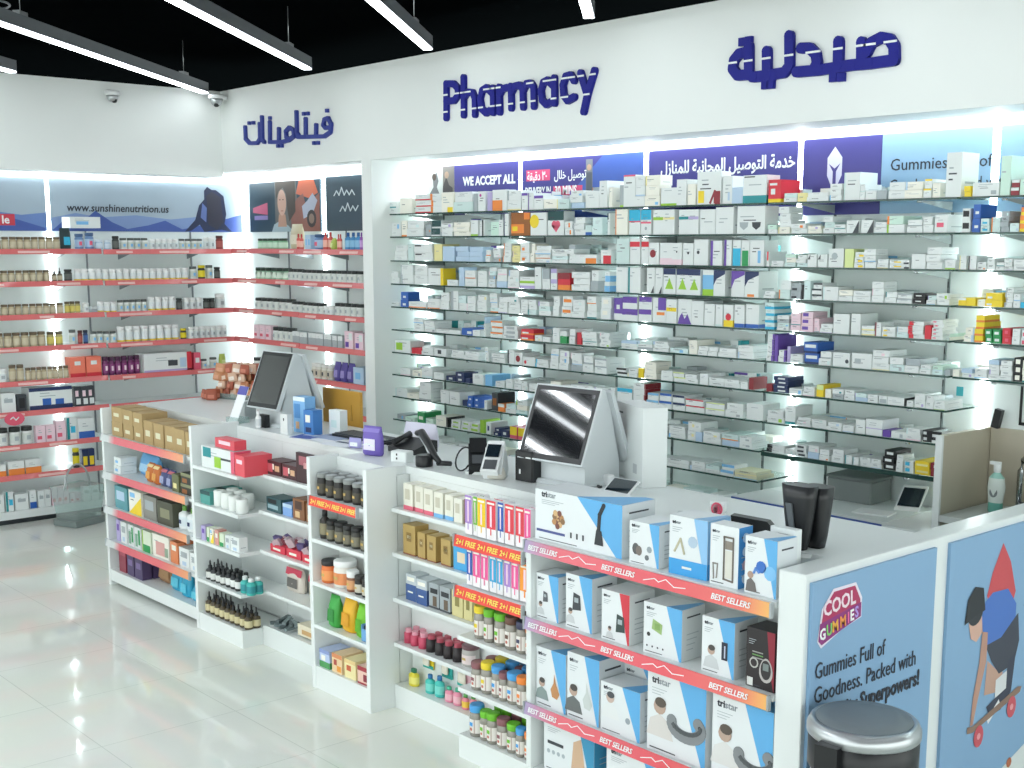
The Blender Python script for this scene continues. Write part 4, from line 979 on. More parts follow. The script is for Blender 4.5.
def pouch(b, w, h, col, d=.05, lab=None, col2=None):
    """a filled soft pouch: lens-shaped section, pinched at the top and crimped at the bottom"""
    n = 12; i = len(b.v); k = b.mi(col); rows = [(0, .55, .9), (.06, .85, 1), (.35, 1, 1), (.7, .75, .98), (.9, .28, .94), (1, .06, .9)]
    for z, dd, ww in rows:
        for j in range(n):
            a = 2*PI*j/n; b.v.append((w/2*ww*math.copysign(abs(math.cos(a))**.7, math.cos(a)), d/2*dd*math.sin(a), z*h))
    for q in range(len(rows)-1):
        for j in range(n): b.f.append((i+q*n+j, i+q*n+(j+1) % n, i+(q+1)*n+(j+1) % n, i+(q+1)*n+j)); b.m.append(k); b.sm.append(True)
    b.f.append(tuple(i+n-1-j for j in range(n))); b.m.append(k); b.sm.append(False); b.f.append(tuple(i+5*n+j for j in range(n))); b.m.append(k); b.sm.append(False)
    if lab:
        b.face([(-w*.3, -d*.515, h*.2), (w*.3, -d*.515, h*.2), (w*.28, -d*.46, h*.58), (-w*.28, -d*.46, h*.58)], lab)
    if col2: b.face([(-w*.42, -d*.3, h*.8), (w*.42, -d*.3, h*.8), (w*.42, -d*.12, h*.93), (-w*.42, -d*.12, h*.93)], col2)
def tubes(b, w, h, body, cap, r=None):
    r = r or w/2; b.lathe([(r, 0, body), (r, h*.3, body), (r*.98, h*.72, body), (r*.7, h*.74, cap), (r*.7, h, cap)], body, 10)
def C(st, d=None): return lambda b, w, h, s: carton_into(b, w, d or min(.16, max(.05, w*.8)), h, st, s)
J = lambda *a, **k: (lambda b, w, h, s: jar(b, w, h, *a, **k))
# kind: (builder, phrase, object name, category)
WK = {
 'tan': (J('B7A88A', '6A5B47', 'C9BFA4', .2), 'tan supplement jar with brown lid', 'supplement_jar', 'jar'),
 'tanyellow': (J('B0A56E', '5A4E38', 'D6C866', .2), 'yellowish tan supplement jar', 'supplement_jar', 'jar'),
 'white': (J('E9EDEA', 'F2F4F3', 'DCE3E4', .2, lab2='s'), 'plain white supplement bottle', 'supplement_bottle', 'bottle'),
 'lidgrey': (J('E4E8E4', '585E5C', 'CBD3CB', .2, lab2='A'), 'white supplement bottle with dark grey lid', 'supplement_bottle', 'bottle'),
 'yellowbase': (lambda b, w, h, s: (jar(b, w, h, 'E8ECEB', 'F4F5F5', 'E1E8EA', .22), b.lathe([(w/2*1.01, h*.04), (w/2*1.01, h*.14)], 'y', 12)), 'white supplement bottle with yellow base band', 'supplement_bottle', 'bottle'),
 'darklid': (J('E6E9E6', '2A2F2E', 'D5DBD6', .26, lab2='s'), 'white supplement bottle with black lid', 'supplement_bottle', 'bottle'),
 'green': (J('8DBF9A', '2C3A33', 'C9E4CE', .22), 'pale green supplement bottle with dark lid', 'supplement_bottle', 'bottle'),
 'greendark': (J('A6CDB0', '1E3228', 'DDEEDD', .28), 'white and green bottle with black-green lid', 'supplement_bottle', 'bottle'),
 'darkjar': (J('2E3432', '1D2120', '5A605C', .2), 'small black supplement jar', 'supplement_jar', 'jar'),
 'redjar': (J('7C2F2C', '4A2422', 'A9564E', .2), 'dark red supplement jar', 'supplement_jar', 'jar'),
 'bluejar': (J('6C8CB8', '3E5D86', 'A8C0DC', .2, lab2='p'), 'blue supplement tub', 'supplement_tub', 'tub'),
 'bluedark': (J('26406B', '17253F', '3E69A8', .2), 'dark blue supplement jar', 'supplement_jar', 'jar'),
 'palejar': (J('B6CBE0', 'E2EBF3', 'D5E2EE', .25), 'pale blue supplement jar', 'supplement_jar', 'jar'),
 'yellowjar': (J('2F2F2A', 'E5D321', 'E5D321', .2), 'black and yellow supplement jar', 'supplement_jar', 'jar'),
 'dropper': (lambda b, w, h, s: dropper(b, w, h, '5B5040', 'B9AE94'), 'brown dropper bottle', 'dropper_bottle', 'bottle'),
 'purplejar': (J('6E2A5E', '4A1E42', '8A3A78', .22, lab2='P'), 'purple supplement jar', 'supplement_jar', 'jar'),
 'cowjar': (J('E3E0D6', 'EFEFEA', 'CFC6B4', .2, lab2='K'), 'white jar with dark spotted label', 'supplement_jar', 'jar'),
 'tealbag': (lambda b, w, h, s: (pouch(b, w, h, '23383B', .08, 'c'),), 'black and turquoise pouch', 'pouch', 'pouch'),
 'bag': (lambda b, w, h, s: pouch(b, w, h, 'C9BFA0', .08, 'E7E1CC'), 'tall beige pouch', 'pouch', 'pouch'),
 'limebag': (lambda b, w, h, s: pouch(b, w, h, 'AFC25A', .06, 'D9E29A'), 'small lime pouch', 'pouch', 'pouch'),
 'purplepouch': (lambda b, w, h, s: pouch(b, w, h, '5C4F9C', .06, '9A8FCB'), 'purple pouch', 'pouch', 'pouch'),
 'redbottle': (lambda b, w, h, s: bottle(b, w, h, 'D25A55', 'B53A3A', 'F0B7A6'), 'red bottle', 'bottle', 'bottle'),
 'bluebottle': (lambda b, w, h, s: bottle(b, w, h, '4C8FC4', '2A5F9C', '8CC0E0'), 'blue bottle', 'bottle', 'bottle'),
 'purplebottle': (lambda b, w, h, s: bottle(b, w, h, '9A55B4', '6A3A8C', 'C79AD6'), 'purple bottle', 'bottle', 'bottle'),
}
for k_, st_, ph_ in (('greybox', 's,t:w:.4', 'flat grey and white carton'), ('coralbox', 'F07F66,b:r:.2,x:w:.3:.7:.6:.8', 'coral orange carton'), ('flatbox', 'w,r:r:.1,x:K:.5:.7:.3:.6,x:B:.75:.88:.2:.7,b:u:.12', 'long white carton with a small picture'),
                     ('pinkbox', 'p,x:w:.2:.8:.4:.7', 'pink carton'), ('whitebox', 'w,x:s:.2:.8:.5:.7', 'white carton'), ('darkbox', 'K,x:k:.2:.8:.2:.8', 'dark grey carton'), ('bluebandbox', 'w,t:n:.16,b:n:.2,x:b:.3:.5:.2:.5,x:b:.6:.8:.2:.45', 'wide white carton with navy bands'),
                     ('darkmix', 'K,x:P:.1:.6:.5:.8,x:w:.2:.9:.1:.4', 'dark patterned carton'), ('pinkwhite', 'P,x:p:.1:.6:.2:.4', 'pale pink and white carton'), ('tealbox', 'w,l:t:.3,x:c:.4:.9:.3:.6', 'white carton with teal edge'), ('bluefoot', 'w,b:b:.35', 'white carton with blue foot'),
                     ('orangebox', 'w,b:o:.45', 'white carton with orange foot'), ('darkyellow', 'n,x:y:.15:.85:.1:.6', 'navy and yellow carton'), ('palebox', 'B,x:A:.2:.7:.3:.7', 'pale blue carton'), ('patternbox', 'P,x:v:.1:.5:.1:.4,x:w:.5:.9:.5:.9', 'pink and purple patterned carton')):
    WK[k_] = (C(st_), ph_, 'supplement_carton', 'box')
GM = {}
def good_mesh(kind, K, w, h, s=0):
    key = (kind, round(w, 3), round(h, 3), s % 3)
    if key not in GM: b = MB(); K[kind][0](b, key[1], key[2], s); GM[key] = b.mesh(K[kind][2])
    return GM[key]
D2 = '''A 0 3283 3830 95 10 tan
A 0 3834 3923 165 1 tealbag
A 0 3946 4016 121 1 bluejar
A 0 4024 4096 129 1 bluejar
A 0 4104 4168 76 1 palejar
A 0 4176 4232 77 1 palejar
A 0 4240 4297 108 1 darkjar
A 0 4305 4538 93 4 lidgrey
A 0 4546 4795 87 5 white
A 0 4804 5007 88 4 lidgrey
A 0 5016 5116 105 2 white
A 0 5134 5198 114 1 redjar
A 0 5216 5271 98 1 green
A 1 3267 3739 88 9 tan
A 1 3747 3831 105 2 dropper
A 1 3846 3909 91 1 darkjar
A 1 3924 4872 94 17 yellowbase
A 1 4890 4952 105 1 lidgrey
A 1 4961 5024 114 1 yellowjar
A 1 5033 5096 114 1 lidgrey
A 1 5105 5160 98 1 darkjar
A 1 5197 5271 99 1 greendark
A 2 3251 3824 82 11 tan
A 2 3832 3957 92 3 tanyellow
A 2 3973 4029 77 1 white
A 2 4037 4085 46 1 greybox
A 2 4093 4247 85 3 yellowbase
A 2 4255 4505 95 5 lidgrey
A 2 4514 4746 112 4 yellowbase
A 2 4755 4808 97 1 darkjar
A 2 4817 4986 98 3 white
A 2 4995 5104 90 2 darkjar
A 2 5113 5205 124 1 white
A 2 5224 5261 91 1 darklid
A 3 3235 3679 112 7 tan
A 3 3687 3810 107 2 tanyellow
A 3 3857 3912 115 1 lidgrey
A 3 3920 3959 108 1 redjar
A 3 3967 4007 108 1 bluedark
A 3 4023 4234 94 4 lidgrey
A 3 4242 4770 128 8 yellowbase
A 3 4779 4832 90 1 yellowjar
A 3 4850 5251 99 8 white
A 4 3204 3378 104 2 white
A 4 3386 3497 128 2 tan
A 4 3505 3834 99 8 tan
A 4 3842 4098 156 2 coralbox
A 4 4106 4421 151 6 purplejar
A 4 4429 4874 155 1 flatbox
A 4 4883 4946 141 1 pinkbox
A 4 4955 5009 83 1 lidgrey
A 4 5037 5101 92 1 lidgrey
A 4 5120 5241 118 2 limebag
A 5 3188 3416 150 2 whitebox
A 5 3423 3498 129 1 darkbox
A 5 3505 3860 170 1 bluebandbox
A 5 3868 4028 157 3 darkmix
A 6 3172 3543 137 4 darklid
A 6 3551 3697 132 2 pinkwhite
A 6 3704 3783 156 1 pinkwhite
A 6 3791 3870 173 1 tealbox
A 6 3878 4014 158 1 bluefoot
A 7 3157 3318 91 1 orangebox
A 7 3326 3582 108 2 orangebox
A 7 3833 3889 158 1 yellowjar
A 7 3897 4001 143 2 darkyellow
A 8 3139 3286 138 1 whitebox
A 8 3293 3353 154 1 tealbox
A 8 3360 3466 124 1 whitebox
A 8 3474 3527 141 1 bluefoot
A 8 3535 3636 133 2 whitebox
A 8 3643 3777 142 3 pinkwhite
A 8 3785 3873 80 2 pinkwhite
A 8 3889 4019 121 2 whitebox
B 0 -9228 -8824 86 5 green
B 0 -8809 -8631 199 1 bag
B 0 -8617 -8529 121 2 redbottle
B 0 -8486 -8401 113 2 palebox
B 0 -8387 -8275 119 1 bluejar
B 0 -8247 -8137 133 2 redbottle
B 0 -8124 -8070 88 1 limebag
B 0 -8056 -7990 116 2 redbottle
B 0 -7977 -7768 129 3 bluebottle
B 0 -7755 -7717 128 1 purplebottle
B 1 -9277 -8778 95 6 greendark
B 1 -8763 -7739 90 15 darklid
B 2 -9293 -8732 96 6 darklid
B 2 -8718 -8270 84 6 darklid
B 2 -8256 -8132 67 2 white
B 2 -8118 -7761 95 5 darklid
B 3 -9310 -9038 114 3 pinkwhite
B 3 -9022 -8716 111 4 darklid
B 3 -8701 -8143 92 5 greybox
B 3 -8129 -7994 90 2 greybox
B 3 -7967 -7848 133 1 patternbox
B 3 -7835 -7718 124 1 patternbox
B 4 -9360 -8944 98 4 darklid
B 4 -8465 -8322 116 2 cowjar
B 4 -8308 -8168 115 2 cowjar
B 4 -8154 -7884 150 3 purplepouch
B 4 -7871 -7727 126 1 palebox'''
bl = []
for line in D2.split('\n'):
    q = line.split(' '); wl, L = q[0], int(q[1]); a, c, h, n = (int(v) for v in q[2:6])
    h = min(h/1000, .2 if L else .26); st = q[6]; w = (c-a)/1000/n
    for j in range(n): bl.append((wl, L, a/1000+w*(j+.5), w, h, st))
cn = {}
for wl, L, p, w, h, st in sorted(bl, key=lambda r: -r[2]):
    z = (AZ[L] if L < 8 else .10)+.0008 + (-.004 if wl == 'A' and p > 4.15 else 0)+(-.003 if wl == 'B' and p > -8.56 else 0)
    rnd = WK[st][2] not in ('supplement_carton',)
    ww = w*.93; me = good_mesh(st, WK, ww, h*.97 if rnd else h*.98, 1)
    off = (ww/2+.012 if rnd else .014)+random.Random(p).uniform(0, .012)
    k = cn[(wl, L)] = cn.get((wl, L), 0)+1
    if wl == 'A':
        if p > 5.19: continue
        o = link(WK[st][2], me, None, (-9.62-off, p, z), PI/2)
        lab = '%s, %s from the corner, %s side-wall shelf' % (WK[st][1], ordn(k), ordn(L+1)); g = 'goods on the %s side wall shelf' % ordn(L+1)
    else:
        if p < -9.55: continue
        o = link(WK[st][2], me, None, (p, 5.235+off, z))
        lab = '%s, %s from the pillar, %s alcove shelf' % (WK[st][1], ordn(k), ordn(L+1)); g = 'goods on the %s alcove shelf' % ordn(L+1)
    tag(o, lab, WK[st][3], g)
b = MB(); carton_into(b, .24, .16, .085, 'w,x:A:.2:.6:.3:.6'); 
tag(b.build('supplement_carton', None, (-9.72, 4.06, AZ[0]+.162), PI/2), 'white carton lying on top of the blue tubs, top side wall shelf', 'box')
# price bubble on the side wall shelf
t = thing('price_bubble', 'round pink sale bubble sticking out above the dark-lidded jars', 'sign', (-9.60, 3.38, AZ[5]-.045), PI/2)
b = MB(); b.lathe([(.01, 0), (.01, .004)], 'w', 8); b.yprism([(.075*math.cos(2*PI*j/16), .05*math.sin(2*PI*j/16)) for j in range(16)], -.012, -.008, 'E05A72'); b.build('disc', t); b = MB(); b.stroke([(-.03, .0), (-.01, .015), (.01, -.01), (.03, .01)], .008, -.0135, -.012, 'w'); b.build('print', t)
# ================================================================ the counter island
LV = [.10, .305, .515, .73, .935]
def strip(parent, x0, x1, y, z0, z1, m, words_, size=.03, xs=None, tcol='paper', prof=.0, bold=.0008, shear=.15):
    b = MB(); b.hexa([(x0, y-.012-prof, z0), (x1, y-.012-prof, z0), (x1, y, z0), (x0, y, z0)], [(x0, y-.004, z1), (x1, y-.004, z1), (x1, y, z1), (x0, y, z1)], m)
    o = b.build('promo_strip', parent)
    c = MB(); c.box(x0-.006, y-.0125, z0-.003, x0, y+.004, z1+.002, 'greyplastic'); c.build('end_clip', parent); c = MB(); c.box(x1, y-.0125, z0-.003, x1+.006, y+.004, z1+.002, 'greyplastic'); c.build('end_clip', parent)
    for x in xs or []:
        tx = text(words_, size, tcol, o, (x, y-.0128-prof*.6, z0+(z1-z0-size*.68)/2), bold=bold, shear=shear)
        tx.rotation_euler = (PI/2-math.atan2(.008+prof, z1-z0), 0, 0)
    if m == 'strip_best':
        for k, x in enumerate((.20, .62)):
            c = MB(); c.stroke([(x, .014), (x+.05, .028), (x+.07, .020), (x+.10, .034), (x+.14, .016), (x+.19, .022)], .0028, -.0008, 0, 'paper', False)
            for i in range(len(c.v)): X_, Y_, Z_ = c.v[i]; c.v[i] = (X_, y-.0125+Y_+Z_*.008/(z1-z0), z0+Z_)
            c.build('zigzag_line', o)
    return o
def unit(name, label, x0, x1, y, depth, top, levels, gl=True, gr=True, z_top_open=False, board=.018, plinth_col='white_lam', backtop=None):
    """open fronted display: origin at front start corner on the floor"""
    t = thing(name, label, 'display unit', (x0, y, 0)); w = x1-x0; g = .028
    if gl: b = MB(); b.bbox(0, 0, 0, g, depth, top, 'white_lam', .002); b.build('side_panel', t)
    if gr: b = MB(); b.bbox(w-g, 0, 0, w, depth, top, 'white_lam', .002); b.build('side_panel', t)
    a, c = (g if gl else 0), (w-g if gr else w)
    b = MB(); b.box(a, depth-.014, .10, c, depth, backtop or top, 'white_lam'); b.build('back_panel', t)
    b = MB(); b.box(a, .004, .03 if name == 'display_gondola' else 0, c, depth-.014, levels[0], 'white_lam'); b.build('plinth', t)
    if name == 'display_gondola': b = MB(); b.box(a, .05, .0, c, depth-.014, .03, 'dark_metal'); b.build('toe_kick_shade', t)  # recessed kick, coloured dark to stand for the shadow line under the plinth
    for z in levels[1:]: b = MB(); b.box(a, .002, z-board, c, depth-.014, z, 'white_lam'); b.build('shelf', t)
    return t
grad_mat('strip_best', [(0, 'A79FC4'), (.16, 'E06A76'), (.6, 'E0545E'), (.86, 'E57068'), (1, 'F1C25A')], 0, 1.2)
grad_mat('strip_far', [(0, 'CDD3D3'), (.12, 'CDD0D0'), (.2, 'D8606C'), (.7, 'DE6A70'), (1, 'E9A070')], 0, 1.1)
mat('strip_promo', 'E8483C', rough=.4)
uA = unit('display_gondola', 'white end gondola nearest the aisle with red strips and kraft cartons on top', -7.50, -6.30, 3.16, .27, 1.11, [.10, .29, .50, .717, .95], gr=False, backtop=.99)
for z in (.95, .717, .50, .29):
    strip(uA, .02, 1.12, -.006, z-.036, z+.006, 'strip_far', 'OFFER', .02)
uB = unit('corner_display', 'white open-cornered display of dropper bottles and toothpaste beside the end gondola', -6.298, -5.79, 3.14, .29, 1.13, [.095, .29, .51, .715, .92], gr=False, backtop=1.074)
uC = unit('recess_shelves', 'recessed white shelves of candy boxes between the dropper display and the black jar display', -5.788, -5.062, 3.26, .17, 1.11, [.11, .305, .517, .73, .925], gl=False, gr=False, backtop=1.074)
uD = unit('jar_display', 'white display of black glass jars with a red orange FREE strip', -5.06, -4.57, 3.11, .165, 1.12, [.11, .317, .525, .735, .94], backtop=1.074)
strip(uD, .03, .42, -.001, .896, .94, 'strip_promo', '2+1 FREE', .03, xs=(.045, .17, .295), tcol='F8E36A', bold=.0006)
uE = unit('recess_shelves', 'recessed white shelves of gold cartons and pink packs between jar display and gummy jars', -4.568, -3.932, 3.24, .12, 1.105, [.11, .31, .52, .73, .935], gl=False, gr=False, backtop=1.074)
uF = unit('gummy_display', 'white display of toothbrush packs and bright-lidded gummy jars beside the gadget shelves', -3.93, -3.502, 3.105, .255, 1.105, [.10, .303, .523, .735, .945], gl=False, gr=False, backtop=1.074)
strip(uF, .0, .41, -.002, .900, .946, 'strip_promo', '2+1 FREE', .031, xs=(.015, .15, .285), tcol='F8E36A', bold=.0006)
strip(uF, .0, .41, -.002, .69, .736, 'strip_promo', '2+1 FREE', .031, xs=(.015, .15, .285), tcol='F8E36A', bold=.0006)
uG = unit('gadget_display', 'wide display with BEST SELLERS strips full of white and blue gadget boxes', -3.50, -2.335, 3.10, .26, 1.005, [.10, .355, .70, 1.005], gr=False)
for z in (1.0, .70, .362):
    strip(uG, .008, 1.155, -.006, z-.043, z+.002, 'strip_best', 'BEST SELLERS', .027, xs=(.03, .42, .92), bold=.0005)
# worktop pieces and end panel
t = thing('service_counter', 'long glossy white counter top running behind the displays', 'counter', (-7.55, 3.43, 0))
b = MB(); b.prism([(0, 0), (1.25, 0), (1.25, -.014), (2.518, -.014), (2.518, -.169), (2.952, -.169), (2.952, -.084), (5.218, -.084), (5.218, .44), (.75, .44), (.75, .95), (-.05, .95), (-.05, .44)], 1.075, 1.11, 'white_lam'); b.build('worktop', t)
b = MB(); b.prism([(.02, .005), (2.50, .005), (2.50, -.15), (2.975, -.15), (2.975, -.065), (5.215, -.065), (5.215, .43), (.73, .43), (.73, .93), (-.03, .93), (-.03, .43), (.02, .43)], 0, 1.075, 'white_lam'); b.build('carcass', t)
t = thing('counter_end', 'white counter end wall carrying the two blue gummies banners', 'counter', (-2.33, 3.105, 0))
b = MB(); b.bbox(0, 0, 0, .101, 2.3, 1.112, 'white_lam', .003); b.build('end_wall', t)
b = MB(); b.box(-.10, .0, .0, 0, .02, 1.105, 'white_lam'); b.build('corner_post', t) if False else None
# banners (face +X): width along +Y
mat('banner_blue', '84A9CB', rough=.45)
t, b, w, h = poster('blue banner with gummies slogan behind the waste bin', 0, .70, 0, 1.02, 'banner_blue', (-2.2165, 3.125, .065), PI/2, 'gummies_banner')
b.build('board', t)
c = MB()
c.fp([(.03, .83), (.048, .93), (.105, .985), (.225, .985), (.262, .93), (.262, .865), (.16, .845), (.05, .805)], -.0014, 'E8E0EC'); c.fp([(.04, .835), (.056, .925), (.108, .975), (.22, .975), (.252, .925), (.252, .872), (.16, .85), (.055, .82)], -.0018, 'B02E5C')
c.fp([(.035, .83), (.04, .885), (.258, .915), (.258, .868), (.16, .845), (.052, .815)], -.0022, '8C2A78'); c.build('emblem', t)
text('COOL', .066, 'F2DDE6', t, (.056, -.0034, .905), bold=.0016, sx=.9, tilt=-.08)
for ch, u, z, cc in zip('GUMMIES', (.040, .074, .104, .144, .184, .198, .224), (.832, .840, .846, .853, .860, .864, .870), ('F2F2F2', '7FCB6A', 'F2B04A', 'F29A4A', 'E86AA0', 'F2F2F2', 'B79AE0')):
    text(ch, .05, cc, t, (u, -.0036, z), bold=.0014, sx=.85, tilt=-.08)
text('Gummies Full of', .076, 'ink', t, (.022, -.0025, .71), sx=.76); text('Goodness. Packed with', .076, 'ink', t, (.022, -.0025, .632), sx=.8); text('Immunity Superpowers!', .076, 'ink', t, (.022, -.0025, .556), bold=.0022, sx=.82)
t, b, w, h = poster('blue banner picturing a child in a red cape riding a skateboard', 0, 1.4, 0, 1.02, 'banner_blue', (-2.2165, 3.915, .065), PI/2, 'skateboard_banner')
P = lambda y, z: (y-3.915, z-.065)
def pic(pts, m, d): b.fp([P(*p) for p in pts], -d, m)
# cape, body, head, legs and board of the printed child
pic([(4.276, 1.03), (4.21, .93), (4.18, .85), (4.22, .77), (4.36, .76), (4.39, .83), (4.34, .95)], 'C94A50', .001)
pic([(4.15, .77), (4.17, .83), (4.22, .855), (4.33, .85), (4.40, .78), (4.40, .73), (4.30, .67), (4.18, .66)], '4772C0', .0016)
pic([(4.19, .66), (4.30, .68), (4.42, .74), (4.44, .63), (4.41, .545), (4.30, .53), (4.24, .59)], '3A3E4C', .0014)
pic([(4.16, .72), (4.20, .71), (4.20, .60), (4.15, .45), (4.13, .375), (4.11, .375), (4.12, .48), (4.15, .60)], 'B98E7C', .0022)
pic([(4.21, .60), (4.28, .55), (4.33, .53), (4.30, .46), (4.20, .47)], 'C09A88', .0012); pic([(4.28, .51), (4.36, .53), (4.36, .46), (4.28, .44)], 'D8DADC', .002)
pic([(4.22, .42), (4.28, .44), (4.34, .47), (4.37, .57), (4.42, .59), (4.40, .44), (4.33, .385), (4.25, .375)], '34394C', .0018); pic([(4.23, .37), (4.31, .43), (4.32, .41), (4.24, .35)], 'E9E9E9', .0024)
b.disc(*P(4.10, .81), .055, -.0026, '2B2F36', 18); pic([(4.06, .77), (4.10, .80), (4.15, .78), (4.16, .72), (4.12, .69), (4.08, .71)], 'D2A896', .0021); pic([(4.03, .77), (4.045, .86), (4.09, .90), (4.15, .885), (4.17, .80), (4.10, .79)], '23262C', .003)
pic([(4.09, .375), (4.13, .37), (4.45, .445), (4.48, .44), (4.47, .42), (4.13, .345), (4.09, .35)], '8C7060', .0026)
for y_, z_ in ((4.175, .32), (4.41, .375)): b.disc(*P(y_, z_), .034, -.003, 'C8505C', 14, 1.25); b.disc(*P(y_, z_), .013, -.0036, 'E8A0A6', 10)
pic([(4.24, .07), (4.36, .14), (4.55, .20), (5.2, .22), (5.2, .07)], 'D9DEDC', .0012); pic([(4.46, .76), (4.50, .86), (4.6, .9), (4.7, .8), (4.6, .72)], '2A3040', .0012); b.disc(*P(4.42, .15), .02, -.002, 'B0603A', 8)
b.build('board', t)
